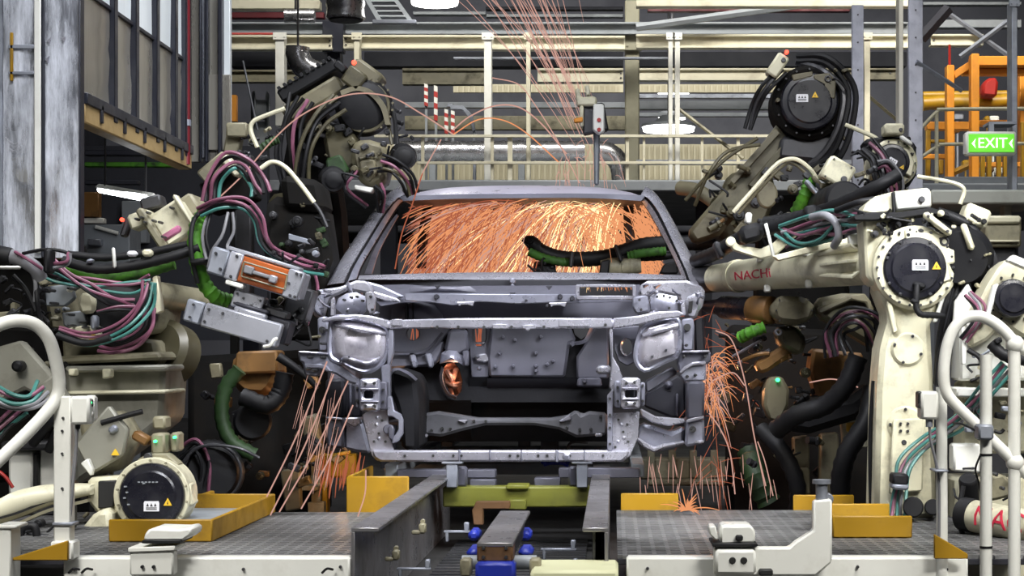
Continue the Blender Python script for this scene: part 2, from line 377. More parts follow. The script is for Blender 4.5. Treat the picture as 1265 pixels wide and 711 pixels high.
def edge(px0, px1, label, sk):
    t = thing('white_edge_beam', label, 'beam', (P(px0, 688, 5.8).x, 5.78, FL))
    b = MB(); b.pbox(px0, 688, px1, 726, 5.78, .07, .006)
    a = P(px0, 0, 5.78).x; c = P(px1, 0, 5.78).x; b.box(a, c, 5.8, 5.85, FL, .66, 0); b.done('beam_face', WH, t)
    b = MB(); b.bolts(sk, 5.775, 2, .012); b.done('bolt', MET, t)
edge(78, 432, 'white edge beam along the front of the left deck', [(92, 704), (165, 706), (300, 703), (420, 700)])
edge(774, 1196, 'white edge beam along the front of the right deck', [(800, 702), (1060, 700), (1170, 703)])
# low corner post and stand at far left of the white edge
b = MB(); b.pbox(-2, 648, 13, 730, 5.7, .1); b.pbox(-6, 648, 20, 653, 5.69, .12); b.done('white_stub_post', WH, label='short white square post at the left border of the picture', cat='post')
# yellow kick boards and drip trays
def plate(name, label, cat, polys, m=YE, group=None):
    b = MB()
    for pts, Y, d in polys: b.poly(pts, Y, d, bev=.003)
    return b.done(name, m, label=label, cat=cat, group=group)
def ground(px, py, z): return (CAMZ-z)*F/(py-VY)
def tray(label, front, back, h, m2, side='right'):
    """yellow kick board round a tray: front (x0, x1, ybottom), back depth"""
    x0, x1, yb = front; Y = ground(0, yb, DK); t = thing('yellow_kick_tray', label, 'tray', P((x0+x1)/2, yb, Y))
    a = P(x0, yb, Y); c = P(x1, yb, Y)
    b = MB(); b.box(a.x, c.x, Y, Y+.012, DK, DK+h); b.done('front_board', YE, t)
    sx = c.x if side == 'right' else a.x
    b = MB(); b.box(sx-.012 if side == 'right' else sx, sx if side == 'right' else sx+.012, Y+.012, back, DK, DK+h); b.done('side_board', YE, t)
    b = MB(); b.box(a.x, c.x, back, back+.012, DK, DK+h); b.done('back_board', YE, t)
    b = MB(); b.box(a.x+.013, c.x-.013, Y+.013, back-.001, DK+.002, DK+.02); b.done('tray_floor', m2, t)
tray('yellow kick board tray under the left robot with the black motor', (134, 262, 669), 7.45, .075, GRY)
tray('yellow kick board tray at the foot of the right white robot', (1029, 1127, 664), 6.95, .075, GRY, 'left')
b = MB(); b.pbox(428, 588, 505, 700, 7.55, .012); b.box(P(428, 0, 7.55).x, P(428, 0, 7.55).x+.012, 7.562, 8.3, FL, P(0, 588, 7.55).z); b.done('yellow_guard_plate', YE, label='upright yellow guard plate behind the left rail under the car', cat='guard plate')
b = MB(); b.pbox(767, 609, 838, 690, 7.62, .012); b.done('yellow_guard_plate', YE, label='low yellow guard plate beside the floor sparks right of the rails', cat='guard plate')
b = MB(); b.pbox(300, 610, 332, 690, 7.62, .012); b.pbox(240, 612, 300, 620, 7.62, .012); b.pbox(240, 612, 246, 690, 7.62, .3); b.done('yellow_guard_plate', YE, label='low yellow guard plate behind the left tray', cat='guard plate')
plate('yellow_toe_plate', 'yellow wedge toe plate at the foot of the left guard rail post', 'toe plate', [([(14, 689), (84, 667), (84, 692), (14, 692)], 5.72, .012)])
plate('yellow_toe_plate', 'yellow wedge toe plate beside the right guard rail post', 'toe plate', [([(1154, 659), (1196, 684), (1196, 690), (1154, 690)], 5.72, .012)])
b = MB(); b.pbox(980, 611, 1055, 690, 7.62, .012); b.done('yellow_guard_plate', YE, label='yellow guard plate behind the white bracket right of the deck', cat='guard plate')
# ---------------------------------------------------------------- conveyor: guide rails, centre rail, cross beam, skid
zr = CAMZ-.526
def rail(name, label, xc0, w, Y0, Y1, z1, m, wall=None, h=.16):
    t = thing(name, label, 'rail', (xc0, Y0, FL))
    b = MB(); b.box(xc0-w/2, xc0+w/2, Y0, Y1, z1-.014, z1, .003); b.done('top_plate', m, t)
    return t
aL = P(433.4, 651, 5.8).x; bL = P(468.5, 651, 5.8).x
t = rail('guide_rail', 'long steel guide rail left of the conveyor, running back under the car', (aL+bL)/2, bL-aL, 5.8, 9.2, zr, RAIL)
b = MB(); b.box(aL, aL+.012, 5.8, 9.2, FL, zr-.014, .002); b.done('side_plate', RAIL, t)
b = MB(); b.lathe((aL+.11, 5.84, FL+.045), (0, 1, 0), [(0, .03), (.01, .045), (.05, .045), (.06, .03)], 10); b.done('round_foot', GAL, t)
aR = P(719.4, 649, 5.8).x; bR = P(751.6, 650, 5.8).x
t = rail('guide_rail', 'long steel guide rail right of the conveyor, running back under the car', (aR+bR)/2, bR-aR, 5.8, 9.2, zr, RAIL)
b = MB(); b.box(bR-.012, bR, 5.8, 9.2, FL, zr-.014, .002); b.done('side_plate', RAIL, t)
b = MB(); b.box(bR-.05, bR-.04, 5.85, 9.2, FL, zr-.014, .002); b.done('web', MET, t)
yc = .60*F/(669.7-440)*1.0
zc = CAMZ-.56; Yc0 = .56*F/(669.7-440); Yc1 = 6.85
aC = P(589, 669.7, Yc0).x; bC = P(633.7, 669.7, Yc0).x
t = thing('centre_rail', 'short steel centre rail on blue rollers between the guide rails', 'rail', ((aC+bC)/2, Yc0, FL))
b = MB(); b.box(aC, bC, Yc0, Yc1, zc-.014, zc, .003); b.done('top_plate', RAIL, t)
b = MB(); b.pbox(589, 671, 633.7, 694, Yc0+.002, .12, .006); b.done('end_block', RUST, t)
b = MB(); b.bolts([(597, 677), (625, 677), (597, 688), (625, 688)], Yc0+.001, 2.4); b.done('bolt', MET, t)
b = MB(); b.box(aC+.02, bC-.02, Yc0+.13, Yc1, zc-.09, zc-.015, .003); b.done('web', MET, t)
b = MB(); b.pbox(587, 694, 636, 724, Yc0-.03, .1, .01); b.done('blue_base', BL, t)
for sx, x in ((-1, 576), (1, 640)):
    b = MB(); b.pbox(x, 677, x+18, 689, Yc0+.15, .14, .012); b.done('side_roller_block', BL, t)
    b = MB(); b.pbox(x+2, 655, x+16, 668, Yc0+1.1, .14, .012); b.done('side_roller_block', BL, t)
    b = MB(); b.lathe(P(x+9, 694, Yc0+.1), (1, 0, 0), [(-.035, .022), (.035, .022)], 12); b.done('roller', GRY, t)
    b = MB(); b.pbox(x-8 if sx < 0 else x+14, 690, x+6 if sx < 0 else x+28, 712, Yc0-.02, .06, .006); b.done('sensor_bracket', CRD, t)
# floor grating of the pit and small brackets in it
b = MB()
for k in range(26):
    y = 6.0+k*.1; b.box(bL+.02, aR-.02, y, y+.05, FL, FL+.02, 0)
b.done('pit_grating', MET, label='ribbed steel floor of the pit between the guide rails', cat='grating', kind='stuff')
for k, (x0, y0, x1, lab) in enumerate([(490, 701, 532, 'bent grey rod bracket low in the pit near the left rail'), (548, 655, 580, 'grey rod bracket in the pit beside the brown arm'), (668, 677, 712, 'thin grey rod bracket in the pit left of the right rail'), (660, 700, 715, 'lowest grey rod bracket in front of the right rail')]):
    Y = 6.2 if k in (0, 3) else 6.9
    b = MB(); b.pbox(x0, y0, x1, y0+3, Y, .02, .002); b.pbox(x1-7, y0-10, x1-1, y0+1, Y, .03, .003); b.pbox(x0+2, y0, x0+6, y0+14, Y, .03, .003); b.done('rod_bracket', GAL, label=lab, cat='bracket')
# sensors on left rail web
for k, (x, y, Y, lab) in enumerate([(522, 655, 6.6, 'small grey sensor in the pit half way along the left rail'), (489, 688, 6.1, 'small grey sensor in the pit at the near end of the left rail')]):
    b = MB(); b.pbox(x-5, y-9, x+4, y+4, Y, .04, .006); b.disc(x, y-11, Y+.02, 3, .02); b.pbox(x-14, y, x-3, y+5, Y, .03); b.done('pit_sensor', CRD, label=lab, cat='sensor')
# lime cross beam
Yb = 8.25
t = thing('lime_cross_beam', 'lime green cross beam of the conveyor under the car', 'beam', P(650, 626, Yb))
b = MB(); b.pbox(547, 601, 730, 626, Yb, .12, .006); b.done('beam', LI, t)
b = MB(); b.pbox(625, 599, 653, 604, Yb-.03, .16); b.pbox(628, 617, 650, 629, Yb-.05, .05); b.done('clamp_plate', LI, t)
b = MB(); b.poly([(588, 619), (630, 619), (630, 628), (597, 628), (597, 648), (585, 648), (583, 630)], Yb-.12, .05); b.done('brown_arm', RUST, t)
for x0, x1 in ((551, 565), (712, 726)):
    b = MB(); b.pbox(x0, 570, x1, 602, Yb-.05, .05, .004); b.pbox(x0-6, 568, x1+6, 573, Yb-.06, .08); b.done('post', GAL, t)
    b = MB(); b.pbox(x0+10 if x0 < 600 else x0-10, 576, x0+26 if x0 < 600 else x0+2, 601, Yb+.01, .06, .01); b.done('side_plate', SD, t)
b = MB(); b.pbox(490, 580, 612, 590, Yb+.15, .1); b.pbox(690, 578, 790, 590, Yb+.15, .1); b.done('grey_cross_bar', SD, t)
b = MB(); b.pbox(580, 592, 612, 602, Yb+.1, .1); b.pbox(660, 590, 692, 602, Yb+.1, .1); b.done('pad', SD, t)
# far side of the pit: blue valve pack and dark blocks seen under the crossmember
b = MB(); b.pbox(668, 568, 704, 574, 9.2, .12, .01); b.tube([P(672, 574, 9.18), P(688, 570, 9.17), P(702, 575, 9.18)], .008); b.done('valve_pack', BL, label='blue valve pack under the car behind the lower bar', cat='valve')
# ---------------------------------------------------------------- white equipment at the deck edge
t = thing('white_edge_bracket', 'white L shaped bracket rising from the right deck edge with a clamp on it', 'bracket', P(950, 711, 5.7))
b = MB(); b.poly([(882, 676), (975, 676), (984, 668), (1005, 655), (1005, 618), (1028, 616), (1028, 694), (1008, 711), (882, 711)], 5.7, .05, bev=.006); b.done('bracket_plate', WH, t)
b = MB(); b.pbox(884, 679, 934, 709, 5.66, .05, .008); b.done('face_plate', WH, t)
b = MB(); b.disc(905, 692, 5.655, 4.2, .02); b.disc(919, 692, 5.655, 4.2, .02); b.pbox(938, 703, 955, 711, 5.67, .04); b.done('bolt', INK, t)
b = MB(); b.poly([(890, 652), (894, 649), (928, 649), (933, 655), (933, 670), (890, 672)], 5.72, .16, bev=.01); b.done('clamp_block', WH, t)
b = MB(); b.poly([(876, 650), (884, 649), (888, 666), (884, 667), (877, 660)], 5.7, .1, bev=.004); b.done('clamp_jaw', WH, t)
b = MB(); b.pbox(880, 671, 936, 675, 5.68, .2, .002); b.pbox(909, 661, 918, 668, 5.7, .03); b.done('dark_shim', BK, t)
b = MB(); b.cyl(P(1015, 616, 5.73), P(1015, 596, 5.73), .018); b.cyl(P(1015, 597, 5.73), P(1015, 592, 5.73), .028); b.disc(1023, 616, 5.74, 7, .05); b.done('lock_pin', GAL, t)
t = thing('white_edge_clamp', 'white clamp block on the left deck edge in front of the motor', 'clamp', P(195, 711, 5.7))
b = MB(); b.poly([(182, 655), (186, 652), (222, 653), (235, 651), (237, 660), (226, 668), (178, 668), (177, 662)], 5.72, .16, bev=.01); b.done('clamp_block', WH, t)
b = MB(); b.pbox(160, 679, 214, 711, 5.7, .06, .006); b.done('face_plate', WH, t)
b = MB(); b.pbox(175, 667, 222, 671, 5.69, .18, .002); b.bolts([(175, 700), (189, 700)], 5.695, 2.2); b.done('dark_shim', BK, t)
b = MB(); b.poly([(158, 676), (216, 674), (216, 680), (158, 682)], 5.69, .14, bev=.003); b.done('ledge', WH, t)
b = MB(); b.pbox(655, 704, 764, 722, 5.55, .3, .01); b.box(P(660, 0, 5.6).x, P(760, 0, 5.6).x, 5.6, 5.8, FL, P(0, 720, 5.55).z); b.done('cream_floor_box', mat('pale_yellow_paint', (.66, .66, .42), .5, 0, .2), label='pale yellow box top at the bottom border in front of the right rail', cat='box')
for k, x in enumerate((91, 107, 168, 404)):
    b = MB(); b.ptube([(x-6, 707, 5.76), (x, 702, 5.74), (x+7, 703, 5.76)], 1.6); b.done('cable_hook', BK, label=['leftmost small black hook on the left white edge beam', 'second small black hook on the left white edge beam', 'small black hook beside the white clamp face on the left edge beam', 'rightmost small black hook on the left white edge beam near the rail'][k], cat='hook')
# ---------------------------------------------------------------- mezzanine structure behind (14 m away and beyond)
def beam(px0, py0, px1, py1, Y, d, m, label, flange=True, name='steel_beam', cat='beam', bolts=()):
    t = thing(name, label, cat, P((px0+px1)/2, py1, Y))
    hgt = py1-py0
    b = MB()
    if flange:
        f = hgt*.16
        b.pbox(px0, py0+f, px1, py1-f, Y+d*.4, d*.15, 0); b.done('web', m, t)
        b = MB(); b.pbox(px0, py0, px1, py0+f, Y, d, .002); b.done('flange', m, t)
        b = MB(); b.pbox(px0, py1-f, px1, py1, Y, d, .002); b.done('flange', m, t)
    else:
        b.pbox(px0, py0, px1, py1, Y, d, .004); b.done('bar', m, t)
    if bolts: b = MB(); b.bolts(bolts, Y+d*.38, 1.3, .02); b.done('bolt', MET, t)
    return t
beam(284, 27, 1122, 42, 14.2, .12, GRY, 'long grey girder across the top above the cream girders')
beam(284, 43, 410, 61, 14, .1, BEI, 'cream girder top left, ending at the dark duct column', bolts=[(407, 50), (407, 56)])
beam(424, 43, 598, 60, 14, .1, BEI, 'cream girder between the round duct and the middle post', bolts=[(427, 48), (427, 55)])
beam(608, 44, 772, 61, 14, .1, BEI, 'cream girder right of the middle post, behind the rising sparks')
beam(786, 42, 1122, 59, 14, .1, BEI, 'long cream girder on the right behind the grey columns')
beam(1150, 42, 1215, 56, 14, .1, BEI, 'short cream girder behind the cross braces at top right', bolts=[(1154, 49)])
beam(786, 84, 985, 99, 16.5, .12, BEI, 'second cream girder lower down on the right')
beam(664, 84, 770, 101, 16.5, .12, BEI, 'second cream girder lower down in the middle', bolts=[(767, 90), (767, 96)])
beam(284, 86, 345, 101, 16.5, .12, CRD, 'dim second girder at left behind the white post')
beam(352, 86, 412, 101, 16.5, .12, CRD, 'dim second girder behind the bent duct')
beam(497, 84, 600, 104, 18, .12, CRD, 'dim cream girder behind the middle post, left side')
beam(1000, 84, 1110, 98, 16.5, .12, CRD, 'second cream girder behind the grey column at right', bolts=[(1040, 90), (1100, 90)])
beam(790, 64, 1120, 82, 18, .2, NAVY, 'dark blue girder between the two cream girders on the right', False)
beam(450, 64, 770, 82, 18, .2, NAVY, 'dark blue girder between the two cream girders in the middle', False)
beam(284, 64, 420, 82, 18, .2, NAVY, 'dark blue girder at left behind the bent duct', False)
beam(560, 70, 830, 73, 13.9, .04, GAL, 'thin pale conduit under the cream girder in the middle', False, 'conduit', 'conduit')
beam(786, 116, 1000, 121, 20, .06, GAL, 'thin pale strip girder under the ribbed strip, right of the dark column', False)
beam(786, 124, 1000, 135, 19.5, .1, GRY, 'grey girder at the height of the gun head, right of the dark column', False)
beam(786, 139, 960, 144, 20, .06, GRY, 'thin grey girder above the bright lamp', False)
beam(500, 126, 772, 133, 20, .08, GRY, 'thin grey girder behind the striped posts', False)
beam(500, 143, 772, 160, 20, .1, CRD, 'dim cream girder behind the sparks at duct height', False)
beam(786, 197, 1110, 203, 14.2, .06, GAL, 'grey toe strip of the walkway, right of the dark column', False)
beam(786, 0, 1125, 8, 13.4, .1, BEI, 'cream girder at the very top right', False)
beam(284, 0, 395, 11, 13.4, .1, BEI, 'cream girder at the very top left', False)
# mezzanine slab
b = MB(); b.pbox(284, 222, 1122, 236, 13.62, 3.6, .01); b.done('mezzanine_slab', GRY, label='grey walkway slab behind the car roof, carrying the railing', cat='walkway', kind='structure')
b = MB(); b.pbox(284, 240, 1120, 300, 17.4, .1, 0); b.done('wall_panel', NAVY, kind='structure')
# posts
def post(name, x0, x1, y0, y1, Y, m, label, d=None, plate=True, cat='post'):
    t = thing(name, label, cat, P((x0+x1)/2, y1, Y)); d = d or max(L(x1-x0, Y), .12)
    b = MB(); b.pbox(x0, y0, x1, y1, Y, d, .003); b.done('shaft', m, t)
    if plate: b = MB(); b.pbox(x0-3, y0-1, x1+3, y0+8, Y-.012, .012, .002); b.bolts([(x0, y0+4), (x1, y0+4)], Y-.012, 1, .01); b.done('top_plate', m, t)
    return t
post('cream_post', 340, 351, 41, 155, 13.9, WH, 'pale post in front of the top left cream girder')
post('cream_post', 437, 444, 41, 80, 13.9, BEI, 'short cream post behind the left raised robot')
post('cream_post', 598, 607, 41, 226, 13.8, WH, 'pale post rising from the middle of the car roof')
post('cream_post', 650, 655, 41, 226, 13.8, BEI, 'thin cream post right of the pale middle post')
post('cream_post', 826, 831, 41, 226, 13.8, WH, 'left one of the two close pale posts above the right end of the roof')
post('cream_post', 834, 840, 41, 226, 13.8, WH, 'right one of the two close pale posts above the right end of the roof')
post('cream_post', 1068, 1075, 41, 226, 13.8, BEI, 'cream post just right of the thick grey column')
post('cream_post', 1110, 1116, -515, 155, 12, WH, 'slim white pipe post between the two grey columns')
post('cream_post', 1250, 1257, 0, 250, 9.6, GAL, 'slim grey post right of the exit sign')
b = MB(); b.pbox(772, 0, 790, 226, 14.3, .15, .01); b.pbox(769, 40, 793, 62, 14.26, .05); b.bolts([(775, 46), (787, 46), (775, 56), (787, 56)], 14.26, 1.4, .02); b.done('olive_column', mat('olive_grey_paint', (.22, .21, .15), .5, 0, .4, (.1, .09, .06), 6, .03, var=.15), label='olive grey column between the cream girders above the roof', cat='column')
def ibeam(x0, x1, y0, y1, Y, label):
    t = thing('grey_column', label, 'column', P((x0+x1)/2, y1, Y))
    b = MB(); b.pbox(x0, y0, x1, y1, Y, .012, .002); b.done('front_flange', COLM, t)
    b = MB(); b.pbox((x0+x1)/2-1.5, y0, (x0+x1)/2+1.5, y1, Y+.013, .1, 0); b.done('web', COLM, t)
    b = MB(); b.pbox(x0-1, y0, x1-1, y1, Y+.114, .012, .002); b.done('rear_flange', COLM, t)
    b = MB(); b.bolts([((x0+x1)/2, y) for y in range(int(y0)+12, int(y1), 34)], Y, 1.1, .012); b.done('bolt', MET, t)
ibeam(1053, 1067, 6, 260, 10.4, 'galvanised grey column right of the dark raised robot')
ibeam(1123, 1140, 0, 300, 9.8, 'galvanised grey column nearest the orange gantry')
# railing of the walkway
t = thing('walkway_railing', 'cream tube railing on the walkway behind the car roof', 'railing', P(700, 226, 13.7))
b = MB(); b.pbox(462, 166, 1000, 169.5, 13.7, .03, .002); b.done('top_rail', BEI, t)
b = MB(); b.pbox(515, 199, 945, 202.5, 13.7, .03, .002); b.done('mid_rail', BEI, t)
for x, wd in ((606, 4), (627, 6), (773, 4), (866, 3), (794, 3), (520, 4), (910, 4)):
    b = MB(); b.pbox(x, 167, x+wd, 226, 13.72, .03, .002); b.done('upright', BEI, t)
# spiral duct with an elbow, on supports
t = thing('spiral_duct', 'shiny spiral steel duct lying on the walkway behind the railing', 'duct', P(620, 200, 14.1))
b = MB(); b.lathe(P(488, 187, 14.6), (1, 0, 0), [(k*.035, L(13 if k % 3 else 13.6, 14.6)) for k in range(0, 43)], 26); b.done('duct_pipe', DUCT, t)
b = MB(); b.tube([P(738, 187, 14.6), P(752, 189, 14.6), P(764, 200, 14.6), P(768, 218, 14.6), P(768, 232, 14.6)], L(13, 14.6), 22, 4, rib=.03); b.done('duct_elbow', DUCT, t)
for x in (530, 640):
    b = MB(); b.lathe(P(x, 187, 14.6), (1, 0, 0), [(0, L(14.4, 14.6)), (.05, L(14.4, 14.6))], 26); b.done('collar', DUCT, t)
    b = MB(); b.pbox(x, 200, x+8, 226, 14.55, .1); b.done('saddle', GRY, t)
t = thing('spiral_duct', 'galvanised round duct end hanging at the top, left of the lamp', 'duct', P(427, 25, 12.5))
b = MB(); b.lathe(P(427, 24, 12.5), (0, 0, 1), [(0, L(22, 12.5))]+[(.012+k*.03, L(23.5 if k % 3 else 24.5, 12.5)) for k in range(24)], 28); b.done('duct_pipe', DUCT, t)
b = MB(); b.lathe(P(427, 26, 12.5), (0, 0, 1), [(0, L(20, 12.5)), (.012, L(22, 12.5))], 28); b.done('duct_mouth', BK, t)
t = thing('bent_duct', 'dim bent spiral duct behind the left raised robot', 'duct', P(385, 90, 13))
b = MB(); b.tube([P(368, 58, 13), P(368, 68, 13), P(375, 82, 13), P(390, 90, 13), P(402, 92, 13)], L(15, 13), 20, 5, rib=.03); b.done('duct_pipe', DUCT, t); bent = t
HR = lambda t, px, py, Y: (lambda q: (q.cyl(P(px, py, Y), (P(px, py, Y).x, Y, 6.3), .008, n=8), q.done('hanger_rod', MET, t)))(MB())
t = thing('lying_duct', 'silver duct piece lying at the top left under the ceiling girder', 'duct', P(370, 20, 13))
b = MB(); b.lathe(P(352, 20, 13.2), (1, 0, 0), [(k*.03, L(8 if k % 3 else 8.5, 13.2)) for k in range(8)], 20); b.done('duct_pipe', DUCT, t); HR(t, 365, 14, 13.2); HR(bent, 368, 62, 13)
b = MB(); b.pbox(398, 26, 424, 64, 14.05, .12); b.pbox(404, 60, 420, 230, 14.1, .1); b.done('dark_column', MUL, label='dark column under the hanging round duct', cat='column')
# striped safety posts
for k, (x, y0, y1) in enumerate(((526, 103, 130), (538, 105, 148), (551, 134, 164), (559, 136, 164))):
    t = thing('striped_post', ['first red and white striped post from the left, behind the walkway', 'tallest red and white striped post, second from the left', 'third red and white striped post from the left, just above the duct', 'last red and white striped post on the right, just above the duct'][k], 'post', P(x, y1, 15.2+.05*k))
    n = 6; h = (y1-y0)/n
    for i in range(n):
        b = MB(); b.poly([(x-2, y0+i*h), (x+2.5, y0+i*h+1.5), (x+2.5, y0+(i+1)*h+1.5), (x-2, y0+(i+1)*h)], 15.2+.05*k, .02, bev=0); b.done('red_band' if i % 2 else 'white_band', RD if i % 2 else WH, t)
    b = MB(); b.pbox(x-1, y1-2, x+2, 245, 15.23+.05*k, .02, 0); b.done('stem', GRY, t)
# lamps
def bay_lamp(x, y, rx, ry, Y, label):
    t = thing('bay_lamp', label, 'lamp', P(x, y, Y)); r = L(rx, Y)
    c = P(x, y, Y)
    b = MB(); b.lathe(c, (0, 0, 1), [(-.012, r*.3), (-.008, r*.92), (.03, r*.95)], 28); b.done('lens', LAMP, t)
    b = MB(); b.lathe(c+Vector((0, 0, .031)), (0, 0, 1), [(0, r), (.03, r*.96), (.06, r*.5), (.12, r*.25)], 28); b.done('reflector', GRY, t)
    b = MB(); b.cyl(c+Vector((0, 0, .15)), (c.x, c.y, 6.3), .012); b.done('rod', MET, t)
    return t
bay_lamp(537, 4, 31, 8, 13.0, 'glowing round bay lamp at the top centre')
bay_lamp(826, 161, 34, 5, 19.0, 'brightest of the far lamps above the roof at right')
bay_lamp(830, 146, 18, 3, 21.5, 'middle one of the three far lamps above the roof at right')
bay_lamp(832, 118, 20, 2.5, 23.5, 'small far lamp highest behind the two close pale posts')
# ceiling bracing, tray, trusses
def bar(name, a, c, r, m, label, cat='brace', n=4, Y2=None):
    b = MB(); b.tube([P(*a), P(*c)], L(r, a[2]), n, 0); return b.done(name, m, label=label, cat=cat)
bar('cross_brace', (1174, 18, 13.98), (1245, 68, 13.98), 3, GAL, 'pale cross brace falling to the right above the orange gantry')
bar('cross_brace', (1245, 26, 13.95), (1186, 70, 13.95), 3, GAL, 'pale cross brace rising to the right above the orange gantry')
bar('cross_brace', (1132, 76, 9.79), (1188, 112, 9.9), 3, GAL, 'pale cross brace low beside the near grey column')
bar('cross_brace', (1172, 10, 13.5), (1138, 48, 13.5), 7, SDD, 'dark thick brace at top right beside the near grey column')
bar('cross_brace', (786, 34, 13.9), (1060, -4, 13.9), 5, GRY, 'long sloping grey brace at top right', n=6)
bar('cross_brace', (1070, 116, 13.95), (1110, 150, 14.2), 2.5, CRD, 'pale diagonal brace between the two grey columns')
bar('cross_brace', (838, 134, 13.86), (918, 196, 13.72), 2.4, CRD, 'pale diagonal brace left of the dark raised robot', n=6)
bar('thin_rod', (1173, 55, 13.05), (1173, 84, 13.05), 1.5, RD, 'short red rod on top of the orange gantry', cat='rod')
bar('slim_conduit', (300, 75, 13.6), (318, 160, 13.6), 1.2, GAL, 'thin grey conduit slanting down beside the booth end', cat='conduit')
t = thing('cable_tray', 'dark ladder cable tray hanging under the ceiling left of the lamp', 'tray', P(480, 26, 13.4))
for k, (a, c) in enumerate((((452, -4, 13.5), (470, 27, 13.2)), ((486, -4, 13.5), (508, 27, 13.2)))):
    b = MB(); b.tube([P(*a), P(*c)], .02, 4, 0); b.done('side_rail', GRY, t)
for k in range(6):
    f = k/5; a = P(452+18*f, -4+31*f, 13.5-.3*f); c = P(486+22*f, -4+31*f, 13.5-.3*f)
    b = MB(); b.tube([a, c], .012, 4, 0); b.done('rung', GRY, t)
b = MB(); b.pbox(460, 24, 514, 29, 13.15, .05); b.done('end_bar', GAL, t)
for k, (x0, y0, x1, y1, Y, m) in enumerate([(600, 8, 770, 12, 18, NAVY), (600, 17, 770, 21, 17, GRY), (284, 15, 400, 22, 17, DRD), (800, 10, 1050, 14, 18, DRD), (1150, 24, 1262, 34, 15, GRY), (1140, 2, 1262, 6, 16, GRY), (510, 14, 600, 18, 16, GRY)]):
    b = MB(); b.pbox(x0, y0, x1, y1, Y, .1, .004); b.done('roof_purlin', m, label='dim roof purlin '+['at the top behind the sparks', 'lower of two behind the sparks', 'dark red at top left above the grey girder', 'dark red at top right above the sloping brace', 'grey at top right behind the cross braces', 'highest at top right', 'just right of the lamp'][k], cat='purlin')
bar('red_pipe', (284, 41.6, 14.05), (345, 41.6, 14.05), 1.4, RD, 'thin red pipe lying on the top left cream girder', cat='pipe', n=8)
# small things behind the left raised robot
t = thing('yellow_upright', 'short yellow upright beside the booth end', 'upright', P(289, 608, 11.5))
b = MB(); b.pbox(285, 117, 292, 150, 11.5, .05, .004); b.done('yellow_bar', OR, t); b = MB(); b.pbox(284, 150, 294, 608, 11.5, .05); b.done('stand', DARK, t)
t = thing('cable_drum', 'dim white cable drum behind the pale post at left', 'drum', P(318, 150, 14.8))
b = MB(); b.lathe(P(312, 135, 14.8), (1, .3, 0), [(0, .14), (.01, .15), (.02, .08), (.1, .08), (.11, .15), (.12, .14)], 22); b.pbox(306, 150, 330, 228, 14.85, .1); b.done('drum', GRY, t)
b = MB(); b.pbox(552, 128, 560, 132, 15, .05); b.poly([(556, 130), (572, 130), (584, 142), (588, 164), (584, 164), (580, 146), (570, 135), (556, 135)], 15, .04); b.pbox(584, 160, 588, 228, 15, .04); b.done('bent_conduit', GAL, label='small pale bent frame right of the striped posts', cat='frame')
# exposed underside of the mezzanine: dim columns
for k, x in enumerate((300, 470, 860, 1000)):
    b = MB(); a = P(x, 240, 14.3); b.box(a.x, a.x+.12, 14.3, 14.42, FL, a.z); b.done('mezzanine_leg', MUL, label=['dark leg under the walkway slab at the far left', 'dark leg under the walkway slab behind the left raised robot', 'dark leg under the walkway slab right of the car', 'dark leg under the walkway slab behind the right robot'][k], cat='leg')
# ---------------------------------------------------------------- orange gantry, stairs, exit sign at the right
def rectthing(name, label, cat, parts, loc):
    t = thing(name, label, cat, loc)
    for nm, m, lst in parts:
        for (x0, y0, x1, y1, Y, d) in lst:
            b = MB(); b.pbox(x0, y0, x1, y1, Y, d, .006); b.done(nm, m, t)
    return t
t = rectthing('orange_gantry', 'orange steel gantry frame behind the exit sign', 'gantry', [
    ('beam', OR, [(1200, 69, 1290, 81, 13, .12), (1190, 84, 1290, 92, 13.1, .1)]),
    ('upright', OR, [(1170, 80, 1179, 252, 13, .1), (1200, 66, 1210, 252, 12.9, .1), (1260, 92, 1275, 252, 13.3, .1)]),
    ('rail', OR, [(1140, 190, 1172, 196, 13.2, .05), (1145, 150, 1200, 160, 13.3, .1), (1210, 148, 1280, 155, 13.4, .1), (1210, 200, 1290, 206, 13.2, .05)]),
    ('strut', YE, [(1160, 197, 1166, 215, 13.1, .05), (1144, 160, 1150, 222, 13.3, .05), (1150, 172, 1168, 176, 13.3, .05)])], P(1210, 225, 13))
b = MB(); b.poly([(1178, 88), (1200, 74), (1200, 84), (1180, 97)], 13.02, .1); b.done('knee_brace', OR, t)
b = MB(); b.tube([P(1176, 214, 13.05), P(1200, 203, 13.05)], .022, 4, 0); b.done('knee_brace', YE, t)
b = MB(); b.tube([P(1140, 128, 13.6), P(1180, 126, 13.6), P(1225, 126, 13.6), P(1270, 122, 13.6)], L(9, 13.6), 14, 4, rib=.08); b.done('yellow_pipe_bundle', YE, t)
b = MB(); b.tube([P(1140, 118, 13.7), P(1270, 116, 13.7)], L(5, 13.7), 12, 0); b.done('yellow_pipe', YE, t)
b = MB(); b.poly([(1212, 118), (1216, 100), (1226, 94), (1234, 98), (1232, 120)], 13.4, .15, bev=.02); b.done('red_hook_block', RD, t)
for k, (x, y0, y1) in enumerate(((1212, 190, 244), (1220, 190, 244), (1232, 190, 244), (1240, 192, 244), (1262, 150, 244))):
    b = MB(); b.pbox(x, y0, x+5, y1, 12.6, .05, .004); b.done('yellow_bollard', YE, label=['leftmost yellow upright bar under the exit sign', 'second yellow upright bar under the exit sign', 'third yellow upright bar under the exit sign', 'fourth yellow upright bar under the exit sign, right half', 'yellow upright bar at the right border beyond the slim grey post'][k], cat='bar')
rr = random.Random(3)
